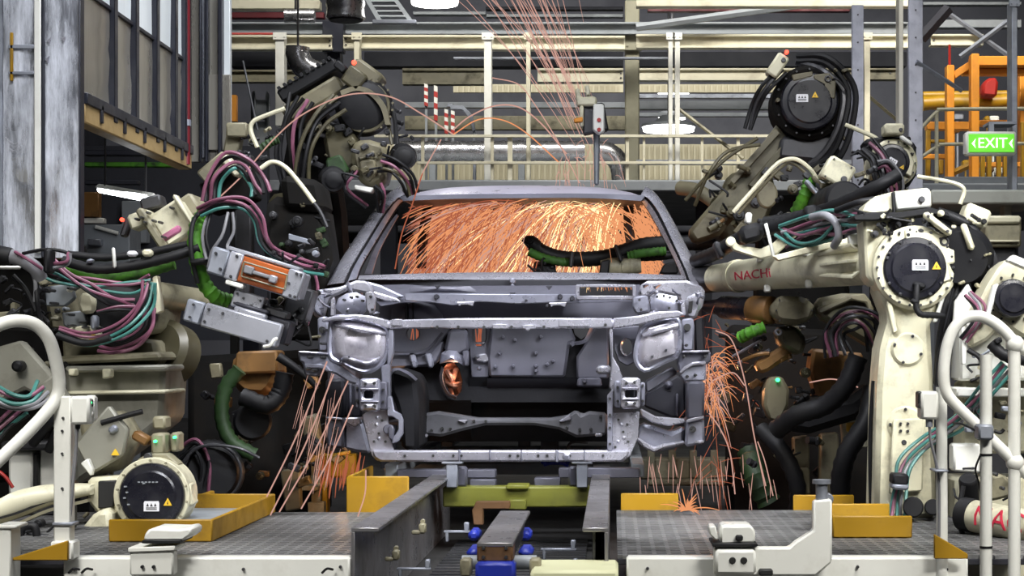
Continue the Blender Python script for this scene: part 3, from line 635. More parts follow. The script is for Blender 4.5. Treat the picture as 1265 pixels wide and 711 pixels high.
for k in range(14):
    x = rr.uniform(1142, 1262); y = rr.uniform(138, 212); wd = rr.uniform(6, 14); h = rr.uniform(4, 12)
    m = [WH, YE, OR, GRY, RUST, WH, GAL][k % 7]; nm = ['white', 'yellow', 'orange', 'grey', 'brown', 'white', 'silver'][k % 7]
    b = MB(); b.pbox(x, y, x+wd, y+h, 14+.08*k, .1, .01); b.pbox(x+wd*.3, y+h, x+wd*.45, 440-(2.405-1.35)*F/(14.02+.08*k), 14.02+.08*k, .03, 0); b.done('parts_bin', m, label=['far white part box farthest left behind the stair railing', 'far yellow part box high behind the orange uprights', 'far orange part box behind the gantry, left half', 'far grey part box behind the gantry uprights', 'far brown part box behind the exit sign', 'second far white part box behind the gantry', 'far silver part box behind the gantry', 'third far white part box behind the gantry', 'second far yellow part box behind the gantry', 'second far orange part box behind the gantry', 'second far grey part box behind the gantry', 'second far brown part box behind the gantry', 'deepest far white part box behind the gantry', 'deepest far silver part box behind the gantry'][k], cat='box')
b = MB(); b.pbox(1128, 226, 1425, 236, 11.55, 3.8, .01); [b.box(x, x+.1, y, y+.1, FL, 2.38) for x in (1.9, 3.15) for y in (11.7, 15.1)]; b.done('stair_landing', GRY, label='grey landing under the orange gantry at the right', cat='landing', kind='structure')
t = thing('stair_railing', 'pale bent stair railing in front of the orange gantry', 'railing', P(1170, 226, 11.6))
b = MB(); b.ptube([(1128, 168, 11.6), (1141, 155, 11.6), (1158, 138, 11.6), (1170, 135, 11.6), (1290, 134, 11.6)], 2.4, 8, 5); b.done('top_rail', CR, t)
b = MB(); b.ptube([(1128, 202, 11.6), (1141, 192, 11.6), (1160, 180, 11.6), (1172, 178, 11.6), (1290, 177, 11.6)], 2.2, 8, 5); b.done('mid_rail', CR, t)
for x in (1157, 1290):
    b = MB(); b.ptube([(x, 140, 11.6), (x, 228, 11.6)], 2.4, 8, 0); b.done('upright', CR, t)
b = MB(); b.pbox(1166, 218, 1290, 227, 11.62, .04); b.done('toe_board', GRY, t)
# exit sign on the slim post
t = thing('exit_sign', 'green EXIT sign with white lettering beside the slim grey post', 'sign', P(1224, 190, 9.4))
b = MB(); b.pbox(1193, 162, 1256, 191, 9.44, .08, .01); b.done('housing', WH, t)
b = MB(); b.pbox(1197, 165.5, 1253, 187.5, 9.432, .01, 0); b.done('face', SGN, t)
YS = 9.43; c0 = P(1226, 177, YS)
text_mesh('EXIT', .073, 'lettering', SGW, lambda u, v, w_: Vector((c0.x+u, YS-.002+w_, c0.z+v)), t, .002, False)
for sx, x in ((-1, 1203), (1, 1249)):
    b = MB(); b.poly([(x-3*sx*-1, 172), (x+3*sx*-1, 177), (x-3*sx*-1, 183), (x, 177)] if False else [(x+2.5, 171), (x-2.5, 177), (x+2.5, 183), (x+1, 177)], YS, .004, bev=0); b.done('arrow', SGW, t)
b = MB(); b.pbox(1222, 150, 1228, 163, 9.47, .02, 0); b.pbox(1222, 150, 1256, 153, 9.47, .16, 0); b.done('bracket', GAL, t)
# grey ledge and machine boxes at right under the sign
b = MB(); b.pbox(1150, 234, 1290, 252, 9.2, .5, .01); b.pbox(1240, 252, 1250, 300, 9.3, .1); b.done('grey_ledge', mat('pale_grey_green_paint', (.36, .37, .33), .5, 0, .4, (.15, .15, .13), 5, .03), label='pale grey ledge across the right side under the exit sign', cat='ledge')
t = thing('valve_cabinet', 'pale grey cabinet box at the right border under the ledge', 'cabinet', P(1240, 310, 8.6))
b = MB(); b.pbox(1218, 268, 1262, 305, 8.6, .2, .01); b.done('body', CRD, t)
b = MB(); b.pbox(1218, 266, 1262, 276, 8.58, .2, .01); b.pbox(1222, 296, 1260, 299, 8.58, .02); b.done('lid', CR, t)
b = MB(); b.box(P(1225, 0, 8.65).x, P(1255, 0, 8.65).x, 8.65, 8.75, FL, P(0, 305, 8.6).z); b.done('stand', MET, t)
# ---------------------------------------------------------------- clear plastic curtain sheets and zinc booth at the left
t = thing('clear_curtain', 'tall scratched clear plastic curtain at the left border above the robot', 'screen', P(50, 312, 7.3))
for k, (x0, x1, m) in enumerate(((-20, 3, GAL), (4, 51, PLAS), (55, 97, PLAS))):
    b = MB()
    # dented sheet: slightly wavy grid
    t_ = bmesh.new(); rr = random.Random(k); g = []
    for j in range(15):
        g.append([t_.verts.new(P(x0+(x1-x0)*i/5, -8+(318+8)*j/14, 7.3)+Vector((0, rr.uniform(-.006, .006), 0))) for i in range(6)])
    for j in range(14):
        for i in range(5): t_.faces.new((g[j][i], g[j][i+1], g[j+1][i+1], g[j+1][i]))
    ex = bmesh.ops.extrude_face_region(t_, geom=list(t_.faces)); bmesh.ops.translate(t_, vec=(0, .03, 0), verts=[v for v in ex['geom'] if isinstance(v, bmesh.types.BMVert)])
    b._merge(t_); b.done('sheet', m, t, ang=80)
for x in (51, 97):
    b = MB(); b.pbox(x, -8, x+4 if x == 51 else x+2, 318, 7.29, .06, .003); b.done('seam_strip', MUL, t)
b = MB(); b.pbox(42, -8, 50, 312, 7.28, .012, .003); b.done('edge_strip', WH, t)
for k, (x0, y0, x1, y1) in enumerate(((10, 55, 42, 60), (10, 88, 42, 92), (12, 40, 16, 100))):
    b = MB(); b.pbox(x0, y0, x1, y1, 7.285, .008, .002); b.done('cross_strip', YE if k == 2 else GAL, t)
b = MB()
for (x, y) in ((60, 50), (78, 48), (58, 73)): b.poly([(x-2, y), (x+3, y-4), (x+1, y+5)], 7.292, .006, bev=0)
b.done('bright_patch', STB, t)
# booth side wall: plane x = XB, hanging, running back
XB = P(99, 0, 7.5).x
def yb(px): return XB*F/(px-VX)
sb = thing('curtain_robot', 'brown and cream robot seen dimly through the scratched clear curtain at the left border', 'robot', P(50, 640, 8.3))
for nm, m, pts, Y_ in (('casting', BRN, [(58, 200), (80, 196), (94, 212), (90, 262), (76, 320), (60, 320)], 8.3), ('casting', CRD, [(62, 218), (74, 206), (92, 214), (94, 236), (84, 226), (74, 222), (66, 236)], 8.2), ('casting', OLV, [(8, 196), (40, 190), (48, 240), (40, 320), (10, 320)], 8.3), ('column', DARK, [(-10, 300), (100, 300), (110, 640), (-10, 640)], 8.4), ('disc', CRD, circ(30, 214, 14, 20), 8.25), ('disc', BK, circ(10, 150, 9, 18), 8.2), ('panel', GRY, [(10, 130), (48, 130), (48, 186), (10, 186)], 8.5)):
    b = MB(); b.poly(pts, Y_, .1, bev=.01); b.done(nm, m, sb)
for k in range(3): b = MB(); b.ptube([(6, 170+5*k, 8.15), (20, 178+4*k, 8.15), (38, 156+4*k, 8.15), (48, 152+5*k, 8.15)], 1.6, 6, 5); b.done('hose', GH, sb)
b = MB(); b.ptube([(16, 100, 8.2), (10, 146, 8.2)], 1.6, 6, 0); b.done('rod', BK, sb)
t = thing('spray_booth_wall', 'hanging booth wall of zinc panels with dark mullions, running back at the left', 'wall unit', (XB, 8.6, P(0, 130, 7.5).z))
zb = P(99, 128, 7.5).z
edges = [99, 135, 162, 188, 211, 224]
def pan(y0, y1, z0, z1, m, nm, off=0, rr=random.Random(5)):
    b = MB(); t_ = bmesh.new(); g = []
    for j in range(9):
        g.append([t_.verts.new((XB-off+rr.uniform(-.004, .004), y0+(y1-y0)*i/3, z0+(z1-z0)*j/8)) for i in range(4)])
    for j in range(8):
        for i in range(3): t_.faces.new((g[j][i], g[j][i+1], g[j+1][i+1], g[j+1][i]))
    ex = bmesh.ops.extrude_face_region(t_, geom=list(t_.faces)); bmesh.ops.translate(t_, vec=(-.02, 0, 0), verts=[v for v in ex['geom'] if isinstance(v, bmesh.types.BMVert)])
    b._merge(t_); return b.done(nm, m, t, ang=80)
zs = P(115, 0, yb(115)).z
for k in range(5):
    y0, y1 = yb(edges[k]), yb(edges[k+1])
    pan(y0+.03, y1, zb+.03, zs, BTH, 'lower_panel'); pan(y0+.03, y1, zs+.02, 5.2, BTL, 'upper_panel')
    b = MB(); b.box(XB-.02, XB+.025, y1-.005, y1+.05, zb-.02, 5.2, .004); b.done('mullion', MUL, t)
b = MB(); b.box(XB-.03, XB+.012, 7.5, yb(224), zs-.0, zs+.018, .002); b.done('joint_strip', MUL, t)
b = MB(); b.box(XB-.05, XB+.02, 7.5, yb(232), zb-.075, zb+.02, .006); b.done('bottom_beam', BRN if False else mat('tan_beam_paint', (.36, .25, .11), .5, 0, .5, (.12, .07, .03), 6, .03, var=.15), t)
b = MB(); b.box(XB-.02, XB+.03, 7.5, yb(232), zb+.0, zb+.045, .003)
for px in (117, 146, 171, 196, 218):
    y = yb(px); b.box(XB+.02, XB+.03, y, y+.03, zb-.05, zb+.02, .002)
b.done('hanger_strap', MUL, t)
b = MB(); b.box(XB-.05, XB+.012, 7.42, 7.5, zb-.075, 5.2, .004); b.done('end_plate', MUL, t)
Y2 = 9.9
t = thing('booth_end_wall', 'narrow end of the booth with steel strips right of the dark red pipe', 'wall unit', P(260, 200, Y2))
for k, (x0, x1, y1, m, nm) in enumerate([(236, 246, 200, BTH, 'steel_strip'), (248, 253, 195, STN, 'bright_strip'), (257, 269, 205, BTH, 'steel_strip'), (274, 284, 185, BTL, 'pale_strip')]):
    b = MB(); b.pbox(x0, -10, x1, y1, Y2+.01*k, .05, .003); b.done(nm, m, t)
for x0, x1 in ((246, 248), (253, 257), (269, 274)):
    b = MB(); b.pbox(x0, -10, x1, 200, Y2-.03, .06, .003); b.done('mullion', MUL, t)
b = MB(); b.pbox(257, 92, 284, 185, Y2-.005, .03, .002); b.done('lower_strip', BTH, t)
b = MB(); b.ptube([(230, -10, 9.3), (230, 203, 9.3)], 5, 12, 0); b.done('dark_red_pipe', DRD, label='dark red upright pipe at the end of the booth wall', cat='pipe')
b = MB(); b.lathe(P(230, 153, 9.3), (0, 0, 1), [(-.01, L(6.2, 9.3)), (.02, L(6.2, 9.3))], 14); b.done('pipe_band', GAL, label='small band around the dark red pipe', cat='band')
# under the booth: dim bay with a fluorescent tube
b = MB(); b.pbox(60, 180, 330, 420, 13.5, .1, 0); b.done('wall_panel', NAVY, kind='structure')
t = thing('fluorescent_lamp', 'glowing fluorescent tube lamp in the dim bay under the booth', 'lamp', P(155, 240, 9.2))
b = MB(); b.cyl(P(124, 234, 9.6), P(182, 245, 8.8), L(4.2, 9.2), n=12); b.done('tube', mat('tube_glow', (.92, .97, 1), .5, emit=11), t)
b = MB(); b.tube([P(122, 231, 9.62), P(190, 243, 8.75)], L(4.5, 9.2), 4, 0); b.done('housing', WH, t)
for x, y, Y_ in ((130, 231, 9.5), (180, 241, 8.9)): b = MB(); b.cyl(P(x, y, Y_), (P(x, y, Y_).x, Y_, 6.3), .006, n=6); b.done('hanger_rod', MET, t)
for k, (x0, y0, x1, y1, Y, m, nm, lab) in enumerate([
    (102, 237, 122, 268, 13.41, BRN, 'brown_panel', 'brown panel in the dim bay below the booth beam'),
    (150, 248, 182, 300, 13.41, GRY, 'grey_board', 'grey panel behind the fluorescent tube'),
    (102, 269, 128, 276, 13.42, WH, 'shelf_bar', 'white bar shelf in the dim bay left of the tilted box'),
    (102, 277, 160, 600, 12.4, GRY, 'grey_cabinet', 'grey cabinet in the dim bay above the black hose'),
    (104, 200, 230, 206, 12.0, GN, 'green_beam', 'dim green beam under the booth'),
    (104, 185, 230, 192, 11.5, SDD, 'dark_beam', 'upper dark beam under the booth'),
    (104, 222, 170, 228, 11.5, SDD, 'dark_beam', 'lower dark beam under the booth'),
    (108, 295, 124, 303, 12.33, STN, 'name_plate', 'pale plate on the grey cabinet in the dim bay')]):
    b = MB(); b.pbox(x0, y0, x1, y1, Y, .08 if nm != 'grey_cabinet' else .3, .006); b.done(nm, m, label=lab, cat='panel')
b = MB(); b.tube([P(118, 280, 12.38), P(146, 288, 12.38)], L(2.4, 12), 8, 0); b.done('white_bar', WH, label='slanting white bar in the dim bay', cat='bar')
# ---------------------------------------------------------------- the car body in white
CX = P(632, 0, 8.0).x
car = thing('car_body', 'bare grey steel car body shell facing the viewer on the conveyor', 'car', (CX, 8.0, .82))
def cp(b, n, m, p=None, **k): return b.done(n, m, p or car, **k)
# --- roof and glass frame
YH = 9.62
rows = []
t_ = bmesh.new(); NX, NY = 16, 12; g = []
for j in range(NY+1):
    v = j/NY; Y = YH+v*1.5
    row = []
    for i in range(NX+1):
        u = i/NX; xl = P(488+6*v, 0, YH).x; xr = P(800-6*v, 0, YH).x
        z = P(0, 243, YH).z + .075*math.sin(min(1, v*3.2)*math.pi/2)*(1-.15*v) + .02*v*(1-v) - .05*(abs(2*u-1)**7)*(.15+.85*min(1, v*4)) + .02*(1-(2*u-1)**2)
        row.append(t_.verts.new((xl+(xr-xl)*u, Y+.05*(2*u-1)**2, z)))
    g.append(row)
for j in range(NY):
    for i in range(NX): t_.faces.new((g[j][i], g[j][i+1], g[j+1][i+1], g[j+1][i]))
ex = bmesh.ops.extrude_face_region(t_, geom=list(t_.faces)); bmesh.ops.translate(t_, vec=(0, 0, -.012), verts=[v for v in ex['geom'] if isinstance(v, bmesh.types.BMVert)])
b = MB(); b._merge(t_); cp(b, 'roof', ROOF, ang=60)
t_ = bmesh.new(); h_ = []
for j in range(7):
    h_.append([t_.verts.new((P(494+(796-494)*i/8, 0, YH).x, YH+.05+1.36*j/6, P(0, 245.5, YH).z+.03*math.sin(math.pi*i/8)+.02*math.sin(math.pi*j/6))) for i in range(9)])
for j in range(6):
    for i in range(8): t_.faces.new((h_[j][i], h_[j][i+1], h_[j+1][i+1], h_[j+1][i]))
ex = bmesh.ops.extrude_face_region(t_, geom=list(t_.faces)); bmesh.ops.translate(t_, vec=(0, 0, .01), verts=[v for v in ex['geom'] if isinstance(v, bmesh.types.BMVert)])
b = MB(); b._merge(t_); cp(b, 'roof_shade_sheet', SDD, ang=60)  # dark sheet added to shade the underside of the roof
b = MB(); b.strip([P(492, 242, YH-.01), P(560, 240, YH-.03), P(645, 239, YH-.035), P(730, 239, YH-.03), P(798, 241, YH-.01)], [P(498, 248, YH-.03), P(560, 245.5, YH-.06), P(645, 244.5, YH-.065), P(730, 244.5, YH-.06), P(792, 248, YH-.03)], .05); cp(b, 'windscreen_header', SD)
# --- A pillars: outer skin, dark seam, inner flange
def pl(pts, Y0, Y1, dY=0):
    """points with depth running from Y0 (low end) to Y1 (roof)"""
    ya, yb_ = pts[0][1], pts[-1][1]
    return [P(a, c, Y0+(Y1-Y0)*(c-ya)/(yb_-ya)+dY) for a, c in pts]
for side in (0, 1):
    if side == 0:
        o = [(404, 352), (414, 332), (436, 298), (460, 262), (478, 240), (493, 230)]
        m_ = [(424, 349), (434, 328), (452, 298), (472, 266), (488, 247), (500, 240)]
        i_ = [(440, 344), (446, 328), (460, 304), (478, 274), (491, 254), (502, 244)]
    else:
        o = [(869, 352), (861, 330), (846, 300), (827, 264), (812, 241), (798, 229)]
        m_ = [(853, 349), (846, 330), (832, 300), (815, 264), (802, 246), (792, 240)]
        i_ = [(843, 344), (836, 326), (824, 302), (808, 272), (797, 254), (789, 244)]
    A, M_, I = pl(o, 8.75, YH, .1), pl(m_, 8.72, YH, .0), pl(i_, 8.75, YH, .05)
    b = MB(); b.strip(A, M_, .025, n=5, cols=4, crown=.02); cp(b, 'a_pillar', STB, ang=60)
    b = MB(); b.strip([x+Vector((0, .03, 0)) for x in M_], [x+Vector((0, .05, 0)) for x in I], .02, n=5); cp(b, 'pillar_seam', ARCH)
    b = MB(); b.strip([x.lerp(y, .42)+Vector((0, -.02, 0)) for x, y in zip(M_, I)], I, .015, n=5); cp(b, 'pillar_flange', STB if side else ST)
# inner quarter pillar seen through the opening, left; rear pillars and rear window frame
b = MB(); b.strip([P(450, 338, 9.3), P(462, 308, 9.5), P(478, 280, 9.7), P(490, 264, 9.9)], [P(459, 338, 9.3), P(468, 310, 9.5), P(482, 283, 9.7), P(492, 266, 9.9)], .03); cp(b, 'quarter_pillar', ST)
for k, (a, c) in enumerate((((520, 330, 10.3), (530, 250, 10.5)), ((783, 330, 10.3), (776, 250, 10.5)))):
    b = MB(); b.tube([P(*a), P((a[0]+c[0])/2-2, (a[1]+c[1])/2, a[2]+.05), P(*c)], .03, 8, 4); cp(b, 'b_pillar', SDD)
for k, (a, c) in enumerate((((545, 325, 11.6), (572, 262, 11.1)), ((782, 325, 11.6), (757, 262, 11.1)))):
    b = MB(); b.strip([P(*a), P(*c)], [P(a[0]+(24 if k == 0 else -24), a[1], a[2]), P(c[0]+(18 if k == 0 else -18), c[1], c[2])], .03); cp(b, 'c_pillar', ROOF)
b = MB(); b.pbox(548, 318, 784, 342, 11.5, .06, .01); b.pbox(560, 298, 770, 320, 12.0, .03, .01); cp(b, 'rear_bulkhead', SDD)
b = MB(); b.pbox(574, 262, 757, 268, 11.1, .05, .01); cp(b, 'rear_window_header', SD)
# seat cross panel / rear parcel shelf
b = MB(); a = P(548, 322, 11.5); c = P(784, 322, 11.5); b.box(a.x, c.x, 11.5, 12.05, a.z-.02, a.z, .004); cp(b, 'parcel_shelf', SD)
# --- cowl: bright windscreen lip, gutter, cowl panel with opening
b = MB(); b.strip([P(444, 340, 8.82), P(540, 337, 8.9), P(645, 336, 8.93), P(760, 337, 8.9), P(846, 340, 8.82)], [P(442, 345, 8.78), P(540, 345, 8.84), P(645, 345.5, 8.87), P(760, 345, 8.84), P(848, 345, 8.78)], .03); cp(b, 'windscreen_lip', STB)
b = MB(); b.pbox(448, 345, 846, 354, 8.86, .05, .004); cp(b, 'cowl_gutter', SDD)
b = MB(); b.poly([(462, 352), (500, 351), (530, 353), (760, 352), (790, 351), (800, 362), (785, 372), (716, 374), (640, 375), (590, 372), (560, 375), (500, 373), (470, 378), (458, 366)], lambda x, y: 8.5+(375-y)*.008, .02, [[(716, 351), (781, 352), (781, 366), (716, 365)]] if False else [[(716, 354.5), (781, 354.5), (781, 365), (716, 365)]], .003); cp(b, 'cowl_panel', SD)
b = MB(); b.pillow([(506, 356), (512, 353), (580, 353), (588, 358), (588, 361), (506, 361)], 8.56, .02, .01, 3); cp(b, 'cowl_swage', SD)
b = MB(); b.poly([(500, 362), (600, 363), (712, 363), (716, 372), (640, 375), (590, 372), (560, 377), (530, 373), (500, 371)], 8.46, .02, bev=.003); cp(b, 'cowl_lower_flange', ST)
b = MB(); b.pbox(712, 351, 784, 354.5, 8.49, .02, .002); b.pbox(712, 365, 784, 370, 8.45, .03, .003); b.pbox(711, 352, 715.5, 368, 8.48, .02, .002); b.pbox(781.5, 352, 786, 368, 8.48, .02, .002); cp(b, 'cowl_window_frame', STB)
b = MB(); b.bolts([(539, 366), (692, 366), (707, 368)], 8.45, 3.3, .02); b.bolts([(650, 371), (676, 377)], 8.44, 2, .02); cp(b, 'stud', SDD)
for x, y in ((566, 373), (680, 374)):
    b = MB(); b.poly([(x-2, y), (x+20, y-1), (x+18, y+5), (x+12, y+3), (x+4, y+3), (x+1, y+5)], 8.42, .02, bev=.002); cp(b, 'cowl_tab', STB)
b = MB(); b.pbox(629, 343, 637, 350, 8.8, .04, .006); b.pbox(631, 350, 635, 362, 8.76, .04, .004); cp(b, 'wiper_mount', ST)
b = MB()
for x, y in ((540, 352), (678, 353), (633, 361)): b.poly([(x-4, y), (x+4, y), (x, y+5)], 8.5, .03, bev=.001)
cp(b, 'gutter_clip', SDD)
# --- upper dash (dark) and firewall with pressings and holes
b = MB(); b.pbox(468, 372, 790, 400, 8.72, .02, .003)
cp(b, 'upper_dash', SD)
b = MB(); b.pillow([(482, 398), (484, 382), (494, 375), (516, 372), (536, 376), (546, 388), (548, 398)], 8.7, .03, .01, 4); cp(b, 'booster_pressing', SD)
b = MB(); b.pbox(500, 374, 504, 398, 8.66, .02, .003); b.pbox(509, 373, 511, 398, 8.66, .02); cp(b, 'booster_rib', SDD)
fw_holes = [circ(510, 412, 7.5, 14, 0, 8), [(585, 404), (600, 404), (600, 419), (596, 427), (588, 427), (585, 419)],
            [(547, 455), (552, 449), (561, 448), (567, 455), (571, 470), (570, 483), (564, 489), (556, 486), (550, 474)],
            [(708, 404), (727, 404), (726, 413), (718, 419), (710, 413)]]
b = MB(); b.poly([(480, 398), (755, 398), (757, 470), (752, 497), (480, 497)], 8.75, .02, fw_holes, .002); cp(b, 'firewall', ARCH)
b = MB(); b.poly([(478, 400), (560, 400), (546, 421), (534, 434), (478, 437)], 8.725, .02, [circ(510, 412, 7.7, 14, 0, 8.2)], .004); cp(b, 'booster_panel', SD)
b = MB(); b.poly([(576, 400), (606, 400), (604, 466), (582, 466), (580, 430)], 8.725, .02, [[(584.5, 403), (600.5, 403), (600.5, 419), (596, 427.5), (588, 427.5), (584.5, 419)]], .004); cp(b, 'slot_panel', SD)
b = MB(); b.strip([P(602, 467, 8.7), P(757, 467, 8.7)], [P(602, 484, 8.78), P(757, 484, 8.78)], .012, n=1, cols=4, crown=.01); cp(b, 'toe_bend', SDD)
b = MB(); b.poly([(608, 400), (726, 400), (703, 420), (702, 466), (608, 466)] if False else [(607, 401), (704, 401), (712, 421), (704, 424), (698, 466), (604, 466), (602, 440)], 8.69, .05, bev=.012); cp(b, 'firewall_raised_panel', SD)
b = MB(); b.strip([P(704, 424, 8.66), P(708, 421, 8.66), P(715, 421, 8.66), P(722, 418, 8.66), P(729, 404, 8.66)], [P(707, 428, 8.68), P(710, 426, 8.68), P(718, 425, 8.68), P(727, 420, 8.68), P(734, 404, 8.68)], .02); cp(b, 'column_hole_lip', ST)
b = MB(); b.poly([(735, 402), (752, 402), (752, 468), (712, 468), (712, 440), (722, 425)], 8.7, .05, bev=.01); cp(b, 'firewall_right_panel', SD)
b = MB(); b.poly([(478, 404), (494, 404), (500, 424), (516, 427), (525, 422), (530, 404), (556, 402), (545, 420), (533, 436), (528, 440), (478, 436)], 8.68, .05, [circ(510, 412, 7.7, 14, 0, 8.2)] if False else (), .01) if False else b.poly([(478, 436), (512, 436), (530, 434), (544, 420), (550, 423), (541, 446), (534, 452), (478, 456)], 8.66, .06, bev=.012); cp(b, 'firewall_left_pressing', SD)
b = MB(); b.strip([P(476, 433, 8.63), P(515, 433, 8.63), P(529, 428, 8.63), P(545, 410, 8.63)], [P(476, 435.5, 8.62), P(517, 435.5, 8.62), P(531, 431, 8.62), P(548, 411, 8.62)], .02); cp(b, 'booster_lip', SDD)
for x0 in (504, 524):
    b = MB(); b.poly([(x0, 436), (x0+9, 436), (x0+12, 453), (x0+5, 455)], 8.63, .03, bev=.008); cp(b, 'pressed_rib', ST)
# steering cone above the copper hole
b = MB(); b.poly([(554, 406), (577, 406), (580, 432), (566, 440), (548, 434)], 8.62, .08, bev=.015); cp(b, 'steering_pressing', SD)
b = MB(); b.pillow([(543, 449), (545, 436), (554, 430), (567, 431), (572, 440), (574, 452), (566, 447), (552, 447)], 8.64, .06, .02, 4); cp(b, 'steering_cowl', ST)
b = MB(); b.poly([(571, 433), (579, 432), (579, 452), (573, 452)], 8.6, .03, bev=.006); cp(b, 'side_tab', SD)
b = MB(); b.pillow([(546, 455), (552, 449), (561, 448), (568, 455), (572, 470), (571, 484), (564, 490), (555, 487), (549, 474)], 8.9, -.02, .01, 4); b.tube([P(552, 458, 8.84), P(558, 468, 8.8), P(564, 486, 8.84)], .012, 6, 4); b.tube([P(564, 455, 8.84), P(559, 470, 8.82), P(552, 478, 8.84)], .012, 6, 4); b.tube([P(549, 470, 8.84), P(560, 476, 8.79), P(568, 474, 8.84)], .014, 6, 4); cp(b, 'copper_glow_liner', COP)
b = MB(); b.strip([P(545, 452, 8.74), P(543, 468, 8.72), P(551, 486, 8.72), P(563, 493, 8.72)], [P(548, 454, 8.72), P(547, 469, 8.7), P(554, 485, 8.7), P(564, 490, 8.7)], .02); cp(b, 'hole_rim', ST)
b = MB(); b.poly([(584, 420), (602, 420), (602, 430), (598, 428), (588, 428)], 8.72, .03, bev=.004) if False else b.pbox(586, 422, 600, 425, 8.73, .02, .004); cp(b, 'slot_tab', STB)
b = MB()
for x, y in ((571, 424), (621, 416), (617, 436), (612, 453), (634, 452), (668, 416), (662, 436), (662, 452), (662, 458), (590, 440), (592, 455), (636, 420), (676, 450), (683, 446)): b.lathe(P(x, y, 8.67), (0, 1, 0), [(-.008, L(1.3, 8.7)), (-.004, L(2.2, 8.7)), (.006, L(2.6, 8.7))], 10)
cp(b, 'firewall_stud', SD)
b = MB(); b.poly([(586, 438), (600, 436), (606, 444), (600, 448), (588, 446)], 8.7, .03, bev=.006); cp(b, 'firewall_boss', STB)
# toe board slanting away below, tunnel, floor
b = MB(); b.strip([P(580, 466, 8.72), P(757, 466, 8.72)], [P(580, 545, 9.0), P(757, 545, 9.0)], .02, n=1, cols=6, crown=.02); cp(b, 'toe_board', ARCH)
b = MB(); b.strip([P(494, 494, 8.74), P(582, 494, 8.74)], [P(494, 545, 9.0), P(582, 545, 9.0)], .02, n=1, cols=4, crown=.01); cp(b, 'toe_board', ARCH)
b = MB(); b.pillow([(575, 500), (600, 490), (690, 490), (720, 500), (720, 520), (575, 520)], 9.0, .08, .02, 4); cp(b, 'tunnel_pressing', SDD)
for x, y, rx, ry in ((634, 497, 7, 4.5), (626, 478, 5, 4)):
    b = MB(); b.pillow(circ(x, y, rx, 14, 0, ry), 8.88, .02, .02, 3); cp(b, 'grommet', SD)
b = MB(); b.poly([(714, 466), (742, 466), (744, 477), (712, 477)], 8.66, .04, bev=.008); b.bolts([(722, 470)], 8.65, 3, .02); cp(b, 'tow_plate', SD)
b = MB(); b.pbox(736, 451, 755, 462, 8.4, .18, .012); cp(b, 'engine_mount', STB)
b = MB(); a = P(480, 520, 9.05); c = P(790, 520, 9.05); b.box(a.x, c.x, 9.05, 12.1, a.z-.02, a.z, .004); cp(b, 'floor_pan', SDD)
for x in (448, 840):
    b = MB(); a = P(x, 500, 8.95); b.box(a.x-.05, a.x+.05, 8.95, 12.1, a.z-.1, a.z+.03, .02); cp(b, 'rocker_sill', SD)
# subframe crossmember, curved
b = MB(); b.poly([(512, 512), (540, 508), (565, 512), (590, 516), (680, 516), (700, 513), (712, 506), (718, 512), (728, 508), (750, 510), (750, 537), (712, 540), (690, 530), (660, 525), (600, 525), (570, 532), (545, 539), (515, 536)], 8.55, .12, bev=.012); cp(b, 'front_crossmember', mat('dull_grey_crossmember', (.075, .075, .085), .55, .2, .6, (.03, .03, .033), 9, .05, var=.3))
b = MB(); b.poly([(690, 520), (704, 511), (706, 518), (694, 521)], 8.53, .03, bev=.004); b.pbox(520, 536, 528, 540, 8.5, .04); b.pbox(735, 535, 744, 539, 8.5, .04); b.poly([(565, 519), (578, 518), (574, 523)], 8.53, .02, bev=.002); cp(b, 'crossmember_tab', STB)
b = MB()
for x, y in ((525, 528), (533, 531), (546, 529), (556, 529), (700, 528), (716, 530), (730, 530), (742, 514), (526, 514), (585, 520), (600, 520)): b.lathe(P(x, y, 8.54), (0, 1, 0), [(-.008, L(1.6, 8.6)), (.01, L(2, 8.6))], 8)
cp(b, 'crossmember_hole', INK)
# dark underside parts behind the opening of the radiator support
b = MB(); b.pbox(545, 545, 560, 552, 9.4, .1); b.pbox(640, 541, 655, 552, 9.6, .1); b.pbox(668, 539, 690, 556, 9.5, .1); b.tube([P(700, 556, 9.1), P(706, 546, 9.1), P(726, 546, 9.1)], .008, 6, 3); cp(b, 'underfloor_bracket', MET)
# wheel arch rails: black arch at left, rail boxes both sides
b = MB(); b.poly([(480, 456), (488, 455), (505, 461), (514, 468), (517, 500), (517, 556), (496, 556), (494, 520), (487, 495), (482, 485)], 8.2, .5, bev=.02); cp(b, 'side_member_arch', ARCH)
b = MB(); b.strip([P(479, 484, 8.15), P(478, 465, 8.15), P(483, 456, 8.15), P(492, 454, 8.15), P(506, 460, 8.15), P(515, 468, 8.2)], [P(483, 484, 8.12), P(482, 466, 8.12), P(486, 459, 8.12), P(493, 457, 8.12), P(505, 463, 8.12), P(513, 470, 8.18)], .03); cp(b, 'arch_flange', SD)
